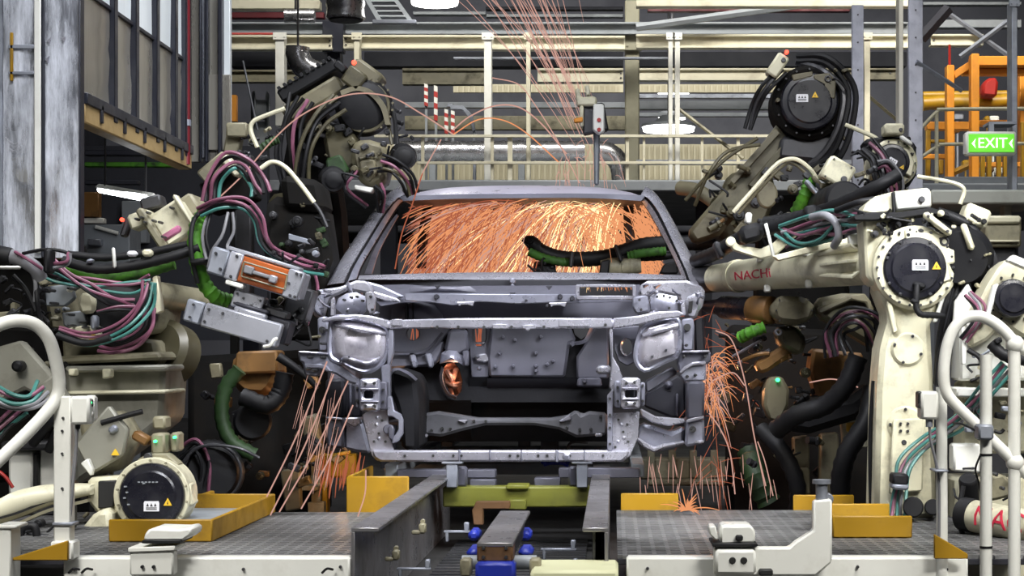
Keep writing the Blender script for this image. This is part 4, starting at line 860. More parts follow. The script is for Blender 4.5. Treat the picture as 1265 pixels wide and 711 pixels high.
# --- radiator support: upper bar, lower bar, side plates
b = MB(); b.poly([(480, 395), (560, 393), (640, 392.5), (757, 392.5), (757, 405), (640, 405.5), (560, 405), (480, 406)], 8.02, .07, bev=.006); cp(b, 'upper_tie_bar', STB)
b = MB(); b.poly([(757, 392.5), (788, 390), (812, 385), (838, 383), (846, 388), (838, 392), (812, 395), (790, 401), (757, 406)], lambda x, y: 8.02-.0008*(x-757), .05, bev=.006); cp(b, 'upper_tie_wing', STB)
b = MB(); b.poly([(480, 395), (458, 390), (440, 388), (412, 390), (397, 394), (398, 398), (412, 396), (440, 394), (462, 400), (480, 406)], lambda x, y: 8.02-.0004*(480-x), .05, bev=.006); cp(b, 'upper_tie_wing', STB)
b = MB()
for x in (488, 540, 566, 598, 618, 632, 650, 672, 748): b.lathe(P(x, 401 if x in (488, 748) else 403.5, 8.016), (0, 1, 0), [(-.002, L(1.9, 8)), (.01, L(1.9, 8))], 8)
cp(b, 'bar_hole', INK)
b = MB(); b.pbox(484, 394, 497, 402, 8.012, .01, .002); b.pbox(608, 400, 628, 406, 8.0, .02, .003); b.pbox(645, 401, 662, 406, 8.0, .02, .003); b.pbox(690, 394, 728, 403, 8.014, .01, .002); b.poly([(646, 405), (656, 405), (652, 409)], 8.0, .02); cp(b, 'bar_patch', STB)
b = MB(); b.poly([(459, 556), (778, 556), (776, 563), (768, 570), (470, 570), (462, 565)], 7.97, .06, bev=.008); cp(b, 'lower_tie_bar', STB)
b = MB()
for x in (535, 560, 570, 630, 640, 665, 676, 704, 745, 500): b.lathe(P(x, 562.5, 7.966), (0, 1, 0), [(-.002, L(1.7, 8)), (.01, L(1.7, 8))], 8)
cp(b, 'bar_hole', INK)
b = MB()
for x0, x1 in ((566, 569), (604, 606), (643, 645), (686, 690), (721, 723)): b.pbox(x0, 555.5, x1, 570.5, 7.964, .03, .003)
b.pillow(circ(700, 563, 5, 12), 7.966, .006, .01, 3); cp(b, 'bar_bead', ST)
b = MB(); b.poly([(447, 512), (452, 509), (478, 503), (480, 516), (481, 540), (486, 553), (486, 569), (466, 569), (459, 562), (453, 538)], 8.0, .012, bev=.003); cp(b, 'support_side_plate', STB)
b = MB(); b.ring(489, 520, 8, 3, 6.5, .03, 20) if False else b.poly([(478, 490), (484, 489), (487, 507), (495, 511), (498, 518), (498, 535), (492, 545), (484, 548), (484, 540), (489, 536), (492, 530), (492, 519), (484, 514), (478, 514)], 7.97, .03, bev=.004); cp(b, 'hook_bracket', ST)
b = MB(); b.poly([(479, 528), (484, 524), (487, 530), (485, 545), (480, 540)], 7.96, .03, bev=.005); b.disc(479, 530, 7.97, 6, .05); cp(b, 'hook_bracket_cap', SD)
b = MB(); b.poly([(750, 488), (757, 480), (757, 510), (790, 508), (788, 540), (779, 562), (770, 570), (750, 570)], 8.0, .012, bev=.003); cp(b, 'support_side_plate', STB)
b = MB(); b.poly([(750, 556), (750, 492), (754, 487), (757, 480), (757, 556)], 7.97, .03, bev=.003); cp(b, 'side_plate_flange', ST)
b = MB()
for x, y in ((472, 519), (468, 535), (476, 545), (462, 545), (470, 560), (753.5, 492), (753.5, 512), (753.5, 528), (753.5, 548), (764, 518), (770, 533), (760, 552), (768, 559), (776, 545), (775, 524)): b.lathe(P(x, y, 7.995 if x > 757 or x < 480 else 7.965), (0, 1, 0), [(-.004, L(1.6, 8)), (.01, L(1.6, 8))], 8)
cp(b, 'plate_hole', INK)
b = MB()
for x, y in ((466, 515), (465, 524), (468, 541), (768, 524), (771, 540), (764, 545)): b.pillow(circ(x, y, 2.6, 10), 7.998, .006, .008, 3)
cp(b, 'plate_dimple', STB)
# vertical edge of the left support between headlamp and plate; latch post
b = MB(); b.poly([(470, 452), (482, 448), (482, 500), (478, 506), (472, 500)], 8.03, .05, bev=.006); cp(b, 'support_post', ST)
b = MB(); b.poly([(752, 400), (757, 400), (757, 440), (764, 452), (770, 468), (758, 485), (752, 478), (755, 450)], 8.03, .04, bev=.005); cp(b, 'support_post', STB)
b = MB(); b.poly([(480, 406), (486, 406), (486, 436), (482, 450), (478, 452)], 8.03, .04, bev=.005); cp(b, 'support_post', ST)
# --- bumper mounting flanges with rectangular holes
for side in (0, 1):
    x0, x1, y0, y1 = ((444, 469, 467, 508), (767, 791, 466, 505))[side]
    h = (447, 460, 481, 492) if side == 0 else (772, 787, 481, 491)
    if side == 0: h = (449, 461, 482, 492)
    b = MB(); b.poly([(x0+2, y0), (x1-2, y0), (x1, y0+3), (x1, y1-3), (x1-3, y1), (x0+2, y1), (x0, y1-4), (x0, y0+3)], 7.9, .03, [[(h[0], h[2]), (h[1], h[2]), (h[1], h[3]), (h[0], h[3])]], .006); cp(b, 'bumper_flange', ST if side == 0 else STB)
    b = MB(); b.pbox(x0+1, y0+12, x1-1, y0+14, 7.885, .02, .003); b.pbox(x0+1, y1-13, x1-1, y1-11.5, 7.885, .02, .003); b.pillow([(x0+3, y0+2), (x1-3, y0+2), (x1-3, y0+11), (x0+3, y0+11)], 7.899, .012, .004, 3); b.pillow([(x0+3, y1-11), (x1-3, y1-11), (x1-3, y1-2), (x0+3, y1-2)], 7.899, .012, .004, 3); cp(b, 'flange_bead', STB)
    b = MB(); b.bolts([(x0+7, y0+7), (x1-7, y0+6), (x0+7, y1-7), (x1-7, y1-7)], 7.885, 2, .012); cp(b, 'flange_hole', INK)
    b = MB(); xx0, xx1 = (458, 466) if False else (x0+4, x1-4); b.pbox(xx0, y0+4, xx1, y1-4, 7.96, .7, .01); cp(b, 'front_side_member', SDD)
    b = MB(); b.pbox(x1-1 if side == 0 else x0-8, y0+4, x1+9 if side == 0 else x0+1, y1-2, 7.96, .06, .006); b.pbox(x0-6 if side == 0 else x1, y0+6, x0 if side == 0 else x1+6, y1-4, 7.93, .03, .006); cp(b, 'flange_side', SD if side == 0 else ST)
    b = MB(); b.bolts([(x0-3, y0+12), (x0-3, y1-14)] if side == 0 else [(x1+3, y0+10), (x1+3, y1-10)], 7.925, 1.8, .01); b.bolts([(x1+4, y0+14), (x1+4, y1-12)] if side == 0 else [(x0-4, y0+12), (x0-4, y1-10)], 7.95, 1.8, .01); cp(b, 'side_hole', INK)
# --- headlamp pans: big bright pressed bowls
LP_ = [(409, 397), (416, 391), (430, 392), (452, 397), (470, 401), (479, 407), (480, 422), (478, 438), (471, 449), (462, 456), (452, 459), (440, 456), (425, 449), (413, 444), (408, 438), (407, 420)]
RP_ = [(792, 408), (800, 401), (815, 397), (832, 393), (838, 396), (840, 412), (839, 430), (835, 440), (822, 446), (808, 453), (796, 457), (788, 450), (785, 440), (787, 424)]
for pts, sgn in ((LP_, 1), (RP_, 1)):
    def prof(u): return math.sin(min(1, u*2.2)*math.pi/2)*(1-.12*u)
    b = MB(); b.pillow(pts, 8.06, .045, .012, 9, prof); cp(b, 'headlamp_pan', PAN, ang=50)
    n = len(pts); cx = sum(p[0] for p in pts)/n; cy = sum(p[1] for p in pts)/n
    loop = [P(a, c, 8.05) for a, c in pts]
    b = MB(); b.tube(loop+[loop[0]], .011, 6, 2); cp(b, 'pan_rim', ST)
b = MB(); b.strip([P(412, 399, 8.04), P(435, 404, 8.0), P(458, 408, 8.0), P(477, 411, 8.04)], [P(413, 404, 8.04), P(436, 408, 8.0), P(458, 411, 8.0), P(476, 414, 8.04)], .01, cols=3, crown=.012); cp(b, 'pan_fold', STB, ang=60)
b = MB(); b.strip([P(420, 441, 8.04), P(430, 440, 8.0), P(452, 446, 8.0), P(470, 440, 8.04)], [P(422, 446, 8.04), P(434, 447, 8.0), P(452, 452, 8.01), P(466, 449, 8.04)], .01, cols=3, crown=.01); cp(b, 'pan_fold', STB, ang=60)
b = MB(); b.strip([P(793, 412, 8.03), P(812, 404, 8.0), P(838, 398, 8.03)], [P(796, 417, 8.02), P(814, 411, 8.0), P(838, 406, 8.03)], .01, cols=3, crown=.012); cp(b, 'pan_fold', STB, ang=60)
b = MB(); b.bolts([(431, 441), (420, 446), (823, 432), (806, 440)], 8.012, 1.6, .03); cp(b, 'pan_stud', SDD)
b = MB(); b.pillow([(424, 416), (452, 416), (456, 440), (428, 438)], 8.018, .008, .006, 4); cp(b, 'pan_pressing', PAN, ang=60)
b = MB(); b.pillow([(800, 418), (832, 412), (834, 436), (802, 446)], 8.018, .008, .006, 4); cp(b, 'pan_pressing', PAN, ang=60)
# lamp hole in the inner right panel
b = MB(); b.poly([(757, 405), (790, 402), (786, 424), (786, 446), (775, 452), (764, 446), (758, 430)], 8.12, .02, [circ(774, 428, 7, 18, 0, 10)], .004); cp(b, 'lamp_hole_panel', SD)
b = MB(); b.strip([P(774+8*math.cos(a), 428+11*math.sin(a), 8.1) for a in [math.pi*(.5+k/8) for k in range(9)]], [P(774+5.5*math.cos(a), 428+8.5*math.sin(a), 8.12) for a in [math.pi*(.5+k/8) for k in range(9)]], .02); cp(b, 'hole_rim', STB)
# --- fender aprons: pressed pieces between tie bar and pillar (left)
def plates(lst):
    for nm, m, pts, Y, d, bv in lst: b = MB(); b.poly(pts, Y, d, bev=bv); cp(b, nm, m)
b = MB(); b.pillow([(418, 368), (428, 362), (440, 361), (452, 366), (452, 384), (446, 390), (424, 388), (414, 380)], 8.2, .014, .012, 5); cp(b, 'strut_tower', ST, ang=50)
b = MB(); b.pillow([(803, 366), (815, 362), (836, 366), (838, 384), (820, 388), (804, 382)], 8.2, .014, .012, 5); cp(b, 'strut_tower', ST, ang=50)
plates([
 ('apron_panel', STB, [(386, 362), (392, 358), (420, 354), (440, 346), (452, 346), (458, 352), (462, 362), (452, 362), (430, 358), (412, 366), (404, 378), (400, 392), (388, 392)], 8.35, .04, .01),
 ('apron_end', ST, [(386, 362), (394, 358), (400, 360), (399, 390), (388, 392), (386, 378)], 8.3, .05, .012),
 ('apron_bracket', STB, [(408, 370), (413, 366), (414, 390), (408, 390)], 8.15, .03, .004),
 ('strut_bracket', STB, [(451, 360), (460, 359), (464, 368), (463, 386), (456, 389), (452, 380)], 8.12, .03, .006),
 ('cowl_side', ST, [(452, 347), (470, 352), (500, 366), (488, 370), (470, 370), (462, 362)], 8.5, .04, .008),
 ('cowl_side_fold', STB, [(458, 358), (466, 361), (490, 368), (496, 373), (476, 372), (462, 368)], 8.38, .03, .006),
 ('fender_upright', ST, [(392, 392), (404, 390), (406, 404), (405, 434), (393, 434)], 8.14, .05, .008),
 ('fender_bracket', ST, [(368, 434), (374, 433), (404, 436), (409, 442), (426, 454), (438, 464), (444, 468), (444, 476), (430, 472), (415, 462), (400, 457), (392, 465), (376, 464), (374, 448), (369, 446)], 8.05, .05, .008),
 ('fender_bracket_bead', STB, [(368, 433), (404, 435), (405, 438), (369, 436)], 8.03, .05, .004),
 ('fender_bracket_flange', ST, [(376, 449), (396, 449), (404, 452), (410, 459), (404, 459), (396, 455), (376, 455)], 8.02, .03, .005),
 ('arch_side_panel', SDD, [(402, 468), (424, 468), (424, 515), (402, 514)], 8.3, .25, .01),
 ('arch_inner_panel', SDD, [(424, 470), (446, 476), (447, 515), (424, 515)], 8.4, .2, .01),
 ('arch_rib', SD, [(431, 474), (434, 474), (434, 514), (431, 514)], 8.37, .04, .004),
 ('arch_foot', SD, [(402, 515), (424, 517), (425, 554), (403, 552)], 8.22, .25, .012),
 ('arch_foot_side', ST, [(425, 516), (446, 516), (450, 530), (458, 560), (440, 558), (425, 554)], 8.26, .2, .012),
 ('arch_lip', STB, [(402, 514), (423, 516), (423, 519), (402, 517)], 8.2, .04, .003),
 ('arch_lip', STB, [(425, 516), (444, 515), (446, 522), (438, 528), (428, 522)], 8.22, .04, .005),
 ('hinge_pillar', SD, [(404, 352), (440, 346), (445, 360), (444, 520), (404, 520)], 8.95, .12, .02),
 # right side
 ('apron_panel', STB, [(790, 352), (800, 347), (848, 346), (866, 352), (872, 360), (868, 378), (858, 392), (846, 392), (842, 376), (838, 366), (815, 361), (800, 366), (788, 366)], 8.35, .04, .01),
 ('apron_end', STB, [(846, 366), (868, 360), (868, 372), (860, 394), (848, 392)], 8.26, .05, .012),
 ('apron_slot', INK, [(851, 372), (856, 371), (855, 386), (850, 386)], 8.25, .02, .002),
 ('apron_bracket', STB, [(841, 376), (846, 372), (848, 388), (842, 390)], 8.15, .03, .004),
 ('strut_bracket', ST, [(782, 366), (800, 364), (804, 384), (786, 388), (780, 378)], 8.16, .03, .008),
 ('fender_upright', ST, [(842, 394), (856, 392), (858, 402), (857, 433), (843, 433)], 8.14, .05, .008),
 ('fender_upright_outer', SDD, [(858, 394), (868, 390), (872, 436), (859, 434)], 8.4, .1, .008),
 ('fender_bracket', SD, [(838, 434), (878, 433), (879, 446), (872, 450), (858, 451), (848, 458), (840, 462), (836, 448)], 8.06, .05, .008),
 ('fender_bracket_bead', STB, [(843, 433), (877, 432), (877, 435), (843, 436)], 8.03, .05, .004),
 ('fender_bracket_flange', ST, [(840, 460), (846, 454), (856, 449), (872, 448), (872, 470), (846, 471), (840, 464)], 8.03, .04, .008),
 ('fender_bracket_lip', STB, [(839, 459), (846, 452), (856, 447), (872, 446), (872, 450), (857, 451), (848, 456), (841, 462)], 8.01, .03, .004),
 ('arch_diagonal', SD, [(797, 470), (830, 452), (838, 460), (800, 486), (797, 482)], 8.12, .08, .01),
 ('arch_inner_panel', SDD, [(797, 486), (838, 462), (846, 470), (848, 516), (830, 516), (795, 502)], 8.4, .1, .01),
 ('arch_rib', SD, [(835, 486), (838, 486), (838, 514), (835, 514)], 8.37, .04, .004),
 ('arch_side_panel', SD, [(848, 471), (871, 470), (870, 516), (848, 518)], 8.25, .25, .012),
 ('arch_foot', ST, [(848, 519), (870, 516), (871, 548), (846, 552)], 8.2, .25, .012),
 ('arch_lip', STB, [(848, 518), (870, 513), (870, 517), (848, 522)], 8.17, .04, .004),
 ('arch_lip', STB, [(791, 504), (810, 514), (846, 517), (846, 522), (826, 526), (806, 522), (792, 514)], 8.2, .05, .006),
 ('arch_foot_side', ST, [(792, 522), (806, 526), (830, 534), (846, 526), (846, 550), (822, 556), (808, 559), (790, 548), (784, 540)], 8.26, .2, .015),
 ('arch_foot_fold', STB, [(784, 538), (796, 545), (808, 552), (820, 548), (846, 544), (846, 548), (822, 553), (808, 559), (794, 552)], 8.2, .04, .008),
 ('arch_foot_lip', STB, [(858, 544), (870, 543), (870, 547), (858, 548)], 8.18, .04, .004),
 ('hinge_pillar', SD, [(846, 346), (872, 352), (872, 520), (846, 520)], 8.95, .12, .02),
])
b = MB(); b.bolts([(398, 407), (396, 424), (378, 455), (386, 457), (380, 441), (396, 441), (849, 426), (860, 463), (850, 465), (872, 440), (846, 440)], 8.0, 1.8, .14)
b.bolts([(424, 370), (433, 367), (440, 366), (447, 371), (457, 366), (459, 382), (812, 366), (820, 365), (828, 367), (836, 371), (827, 380), (790, 370), (792, 382), (856, 530), (414, 531)], 8.12, 1.7, .05); cp(b, 'panel_hole', INK)
b = MB(); b.lathe(P(398, 407, 8.12), (0, 1, 0), [(-.01, L(4, 8.1)), (.01, L(4.2, 8.1))], 14); b.lathe(P(849, 404, 8.12), (0, 1, 0), [(-.01, L(4.4, 8.1)), (.01, L(4.6, 8.1))], 14); b.lathe(P(414, 531, 8.2), (0, 1, 0), [(-.01, L(4, 8.1)), (.01, L(4.6, 8.1))], 14); b.lathe(P(856, 530, 8.18), (0, 1, 0), [(-.01, L(4, 8.1)), (.01, L(4.2, 8.1))], 14); cp(b, 'round_hole', INK)
b = MB(); b.pillow(circ(826, 475, 5, 14), 8.39, .02, .01, 3); cp(b, 'arch_boss', SD)
# crumpled highlights: small folded plates on the aprons
rr = random.Random(11)
for k in range(26):
    left = k % 2 == 0; x = rr.uniform(390, 462) if left else rr.uniform(790, 866); y = rr.uniform(350, 388)
    a = rr.uniform(0, 180); R_ = rp(x, y, a); wdt = rr.uniform(3, 9); hh = rr.uniform(1.5, 3)
    b = MB(); b.pillow([R_(-wdt, -hh), R_(wdt, -hh*.6), R_(wdt*.8, hh), R_(-wdt*.7, hh*.8)], 8.22+rr.uniform(-.05, .1), .02, .006, 3); cp(b, 'spot_weld_tab', [ST, STB, SD][k % 3])
# skid under the car
b = MB(); a = P(470, 575, 8.3); b.box(a.x, a.x+.06, 8.45, 12, a.z-.06, a.z, .006); c = P(780, 575, 8.3); b.box(c.x, c.x+.06, 8.45, 12, c.z-.06, c.z, .006); b.box(a.x, c.x, 9.6, 9.66, a.z-.12, a.z-.06); b.box(a.x, c.x, 11.4, 11.46, a.z-.12, a.z-.06); b.done('skid', GRY, label='dark skid under the car carrying the floor pan', cat='skid')
# ---------------------------------------------------------------- welding robots
def cover(par, px, py, Y, r, m=BKG, st=(7, -5), tri=(22, -2), k=1., d=.05, deg=0, sub=True):
    """round black motor cover with sticker and warning triangle"""
    R = L(r, Y)
    b = MB(); b.lathe(P(px, py, Y), (0, 1, 0), [(-.012, R*.2), (-.012, R*.72), (-.006, R*.78), (-.004, R*.93), (.004, R*.985), (.016, R), (d, R)], 40); o = b.done('motor_cover', m, par, ang=14)
    if st:
        R_ = rp(px+st[0], py+st[1], deg); w_, h = 10*k, 6.5*k
        b = MB(); b.poly([R_(-w_, -h*.7), R_(-w_*.9, -h), R_(w_*.9, -h), R_(w_, -h*.6), R_(w_, h), R_(-w_, h)], Y-.017, .006, bev=0); s_ = b.done('sticker', STK, o)
        b = MB()
        for u in (-5*k, 0, 5*k): b.poly([R_(u-1.7*k, 0), R_(u, -4*k), R_(u+1.7*k, 0)], Y-.018, .003, bev=0)
        for v in (2*k, 4*k): b.poly([R_(-7*k, v-.5*k), R_(7*k, v-.5*k), R_(7*k, v+.4*k), R_(-7*k, v+.4*k)], Y-.018, .003, bev=0)
        b.done('sticker_print', INK, o)
        R_ = rp(px+tri[0], py+tri[1], deg); q = 5.4*k
        b = MB(); b.poly([R_(-q, q*.8), R_(0, -q), R_(q, q*.8)], Y-.017, .006, bev=0); b.done('warning_triangle', WARN, o)
        b = MB(); b.poly([R_(-q*.15, q*.45), R_(0, -q*.4), R_(q*.15, q*.45)], Y-.0185, .003, bev=0); b.done('triangle_print', INK, o)
    return o
def boltring(par, px, py, Y, r, n, a0=0, rb=1.6, span=360, m=MET):
    b = MB(); b.bolts([(px+r*math.cos(math.radians(a0+span*k/n)), py+r*math.sin(math.radians(a0+span*k/n))) for k in range(n)], Y, rb, .012); b.done('bolt', m, par)
def hoses(par, pts, mats, r=1.8, gap=3.6, nm='hose', jit=.6, seed=1):
    """bundle of single hoses through (px, py, depth) points"""
    rr = random.Random(seed); n = len(mats)
    for i, m in enumerate(mats):
        q = []; off = (i-(n-1)/2)*gap
        for j, (x, y, Y) in enumerate(pts):
            a = pts[max(j-1, 0)]; c = pts[min(j+1, len(pts)-1)]; dx, dy = c[0]-a[0], c[1]-a[1]; l = math.hypot(dx, dy) or 1
            o = off+rr.uniform(-jit, jit)*gap; q.append((x-dy/l*o, y+dx/l*o, Y+rr.uniform(-.02, .02)))
        b = MB(); b.ptube(q, r, 7, 6); b.done(nm, m, par)
def parts(par, lst):
    for nm, m, pts, Y, d, bv in lst: b = MB(); b.poly(pts, Y, d, bev=bv); b.done(nm, m, par)
def pt(par, nm, m, pts, r, n=10, sm=6, rib=0, r1=None): b = MB(); b.ptube(pts, r, n, sm, rib, r1); return b.done(nm, m, par)
def rb(par, nm, m, cx, cy, w_, h, deg, Y, d, bev=.008): b = MB(); b.prot(cx, cy, w_, h, deg, Y, d, bev); return b.done(nm, m, par)
def lamp_dot(par, px, py, Y, m, r=2.4): b = MB(); b.disc(px, py, Y, r, .02, 12); b.done('indicator_light', m, par)
def drum(par, nm, m, a, c, r, prof=None, n=26):
    """cylinder between two (px,py,depth) points, radius in pixels at the first"""
    A, B = P(*a), P(*c); R = L(r, a[2]); Ln = (B-A).length
    b = MB(); b.lathe(A, B-A, [(t*Ln, R*q) for t, q in (prof or [(0, .86), (.03, .97), (.06, 1), (.94, 1), (.97, .97), (1, .86)])], n); return b.done(nm, m, par)
def clutter(par, x0, y0, x1, y1, Y0, Y1, n, mats, seed, smin=3, smax=9):
    rr = random.Random(seed)
    for k in range(n):
        x, y, Y = rr.uniform(x0, x1), rr.uniform(y0, y1), rr.uniform(Y0, Y1); m = rr.choice(mats); w_, h = rr.uniform(smin, smax), rr.uniform(smin, smax)
        t = rr.random(); g = rr.uniform(-50, 50)
        if t < .45:
            b = MB(); b.prot(x, y, w_*1.6, h, g, Y, L(h, Y)*1.4, .004); R_ = rp(x, y, g); b.bolts([R_(-w_*.5, 0), R_(w_*.5, 0)], Y, 1.1, .01); b.done('bracket', m, par)
        elif t < .7:
            R_ = rp(x, y, g); b = MB(); b.cyl(P(*R_(-w_, 0), Y), P(*R_(w_, 0), Y+.03), L(h*.4, Y), n=12); b.cyl(P(*R_(w_*.5, 0), Y), P(*R_(w_*.9, 0), Y), L(h*.5, Y), n=6); b.done('fitting', m, par)
        elif t < .85:
            b = MB(); b.disc(x, y, Y, w_*.7, .05, 16); b.disc(x, y, Y-.015, w_*.35, .05, 10); b.done('cap', m, par)
        else:
            b = MB(); q = [(x+rr.uniform(-18, 18), y+rr.uniform(-14, 14), Y+rr.uniform(-.05, .05)) for i in range(3)]; b.ptube(q, 1.5, 6, 5); b.done('cable', BK, par)

# ================= right front robot: white, arm lettered NACHi
Y = 7.2
r1 = thing('welding_robot', 'large white welding robot at front right, its forearm lettered in red reaching to the car', 'robot', P(1120, 640, Y))
parts(r1, [('lower_arm', CR, [(1083, 352), (1093, 378), (1099, 392), (1094, 408), (1088, 430), (1084, 480), (1080, 640), (1158, 640), (1155, 540), (1154, 470), (1151, 430), (1150, 400), (1158, 384), (1172, 352), (1160, 320), (1100, 320)], Y, .26, .02),
    ('arm_front_rib', CR, [(1088, 340), (1094, 340), (1110, 408), (1104, 412)], Y-.02, .03, .004), ('arm_front_rib', WH, [(1172, 335), (1176, 340), (1158, 398), (1153, 398)], Y-.02, .03, .004),
    ('joint_casting', CR, circ(1131, 330, 52, 40), Y-.04, .2, .012),
    ('joint_ear', CR, [(1118, 282), (1134, 281), (1136, 286), (1160, 288), (1170, 290), (1173, 300), (1172, 306), (1180, 308), (1180, 325), (1172, 326), (1176, 345), (1165, 350), (1150, 300), (1118, 296)], Y-.05, .12, .006),
    ('rear_plate', CR, [(1066, 270), (1100, 268), (1100, 300), (1090, 352), (1078, 352), (1070, 340)], Y+.02, .2, .01),
    ('top_cover', CR, [(1064, 264), (1070, 252), (1082, 242), (1105, 236), (1150, 231), (1152, 258), (1120, 262), (1078, 267)], Y+.02, .22, .015),
    ('cover_band', BK, [(1102, 237), (1106, 236), (1107, 262), (1103, 263)], Y, .25, .003),
    ('side_cover', WH, [(1106, 238), (1149, 232), (1151, 255), (1107, 260)], Y, .1, .008),
    ('black_gasket', BK, [(1054, 266), (1075, 262), (1110, 262), (1150, 256), (1172, 262), (1174, 268), (1150, 264), (1110, 270), (1076, 272), (1056, 272)], Y-.03, .2, .004),
    ('bent_bracket', CR, [(899, 297), (906, 294), (912, 302), (940, 307), (955, 300), (985, 272), (997, 269), (999, 278), (960, 314), (940, 320), (905, 309)], 8.1, .03, .006),
    ('arm_spar', CR, [(954, 316), (1000, 304), (1040, 296), (1064, 288), (1066, 296), (1002, 312), (962, 322)], 7.75, .05, .004),
    ('spar_block', WH, [(1048, 290), (1066, 286), (1067, 300), (1050, 304)], 7.5, .06, .006),
    ('knee_plate', WH, [(1196, 350), (1206, 368), (1210, 390), (1178, 400), (1180, 372)], Y-.1, .03, .004)])
boltring(r1, 1131, 330, Y-.045, 47, 22, 0, 1.8); b = MB(); b.ring(1167, 298, Y-.055, 3, 6, .02, 16); b.done('lifting_eye', MET, r1)
mc = cover(r1, 1131, 331, Y-.05, 40, st=(6, -4), tri=(26, -3), k=1.0, d=.06)
b = MB()
for a in (-150, -120, -60, 60, 120, 150, 200, 30): b.pbox(1131+37*math.cos(math.radians(a))-2, 331+37*math.sin(math.radians(a))-2, 1131+37*math.cos(math.radians(a))+2, 331+37*math.sin(math.radians(a))+2, Y-.062, .02, .003)
b.done('cover_clip', MET, r1)
pt(r1, 'elbow_conduit', BK, [(1133, 352, Y-.09), (1132, 366, Y-.1), (1132, 380, Y-.1), (1138, 388, Y-.1), (1152, 389, Y-.08), (1166, 390, Y-.05)], 4.2, 10, 5, .12)
rb(r1, 'conduit_gland', BK, 1136, 352, 16, 8, 10, Y-.08, .05); rb(r1, 'conduit_gland', BK, 1131, 372, 11, 7, 5, Y-.115, .03)
for (x, y, r) in ((1122, 431, 21), (1119, 524, 23)):
    b = MB(); b.disc(x, y, Y-.012, r, .03, 32); b.done('access_cover', CR, r1); boltring(r1, x, y, Y-.014, r*.82, 4, 20 if y < 500 else 0, 2)
parts(r1, [('lower_bracket', CR, [(1104, 518), (1142, 516), (1140, 606), (1098, 610)], Y-.04, .03, .006)])
b = MB(); b.bolts([(1113, 523), (1122, 523), (1113, 532), (1122, 532)], Y-.045, 1.8, .012); b.disc(1117, 546, Y-.045, 3.2, .02, 14); b.done('bolt', MET, r1)
# side of the lower arm: dark hose clips
pt(r1, 'arm_cable', BK, [(1079, 470, Y+.1), (1075, 540, Y+.1), (1076, 640, Y+.1)], 2.6); pt(r1, 'arm_cable', BK, [(1180, 330, Y+.02), (1168, 380, Y-.02), (1160, 420, Y), (1156, 474, Y)], 3.4, 8); pt(r1, 'arm_cable', BK, [(1188, 330, Y), (1176, 384, Y-.02), (1160, 440, Y-.02), (1157, 476, Y-.01)], 3, 8)
drum(r1, 'base_motor', BK, (1128, 626, 7.0), (1128, 626, 7.15), 13); drum(r1, 'base_motor', BK, (1152, 626, 7.05), (1152, 626, 7.2), 10)
hoses(r1, [(1244, 452, 6.9), (1215, 486, 6.95), (1185, 520, 7.05), (1145, 545, 7.1), (1120, 572, 7.1), (1112, 600, 7.08), (1108, 640, 7.05)], [TL, GH, TL, PK, TL], 2.3, 4.2, seed=4)
rb(r1, 'hose_clamp', BK, 1113, 592, 20, 14, 4, 6.98, .1); rb(r1, 'hose_clamp', GAL, 1113, 601, 20, 8, 4, 6.98, .1); rb(r1, 'hose_clamp', BK, 1196, 510, 8, 16, 40, 6.9, .1)
# forearm
A0, A1 = P(1088, 322, 7.5), P(872, 345, 8.85); Ra, Rb = L(28.5, 7.5), L(16.5, 8.85); ax = A1-A0; Ln = ax.length
b = MB(); b.lathe(A0, ax, [(0, Ra), (.1*Ln, Ra*.99), (.98*Ln, Rb), (Ln, Rb*.9)], 40); fa = b.done('forearm', CR, r1, ang=60)
b = MB(); b.lathe(A0+ax*.78, ax, [(0, (Ra+(Rb-Ra)*.78)*1.09), (.03, (Ra+(Rb-Ra)*.78)*1.09), (.035, (Ra+(Rb-Ra)*.8)*1.02)], 40); b.done('flange', CR, fa)
b = MB(); b.lathe(A0+ax*.93, ax, [(0, Rb*1.03), (.13*Ln, Rb*1.02)], 30); b.done('wrist_joint', MET, fa)
nrm = (Vector((0, 0, CAMZ))-(A0+ax*.7)); nrm -= ax.normalized()*nrm.dot(ax.normalized()); nrm.normalize(); sd = nrm.cross(ax.normalized());
if sd.z < 0: sd = -sd
def on_arm(s_, ang, off=.002):
    r_ = Ra+(Rb-Ra)*s_; return A0+ax*s_+(nrm*math.cos(ang)+sd*math.sin(ang))*(r_+off)
def scr(p): return VX+p.x/p.y*F
def s_at(px):
    lo, hi = 0., 1.
    for _ in range(40):
        m_ = (lo+hi)/2
        if scr(on_arm(m_, 0)) > px: lo = m_
        else: hi = m_
    return lo
sc_, sl, sr = s_at(929), s_at(906), s_at(952)
TXW = .36
def ftxt(u, v, w_):
    px = 929+u/TXW*46; return on_arm(s_at(px), v*.9/(Ra+(Rb-Ra)*sc_)-.02, .0015+w_)
text_mesh('NACHi', .118/1.0, 'lettering', REDINK, lambda u, v, w_: ftxt(u*.98, v*.52, w_), fa, .001)
for (a, c, h) in ((.02, .26, .55), (.02, .24, -.45), (.02, .22, .05)):
    b = MB(); p = [on_arm(a, h, -.01), on_arm(a, h, .045), on_arm(c, h, .002), on_arm(c, h, -.01)]; q = [x+sd*.012 for x in p]
    t_ = bmesh.new(); v_ = [t_.verts.new(x) for x in p+q]
    for f in ((0, 1, 2, 3), (7, 6, 5, 4), (0, 4, 5, 1), (1, 5, 6, 2), (2, 6, 7, 3), (3, 7, 4, 0)): t_.faces.new([v_[i] for i in f])
    b._merge(t_, .002); b.done('stiffening_rib', CR, fa)
for px, h in ((935, .9), (992, .85), (940, -.9), (993, -.75)):
    b = MB(); c = on_arm(s_at(px), h, .01); b.obox(c, (.03, .04, .035), bev=.006); b.done('lug', WH, fa)
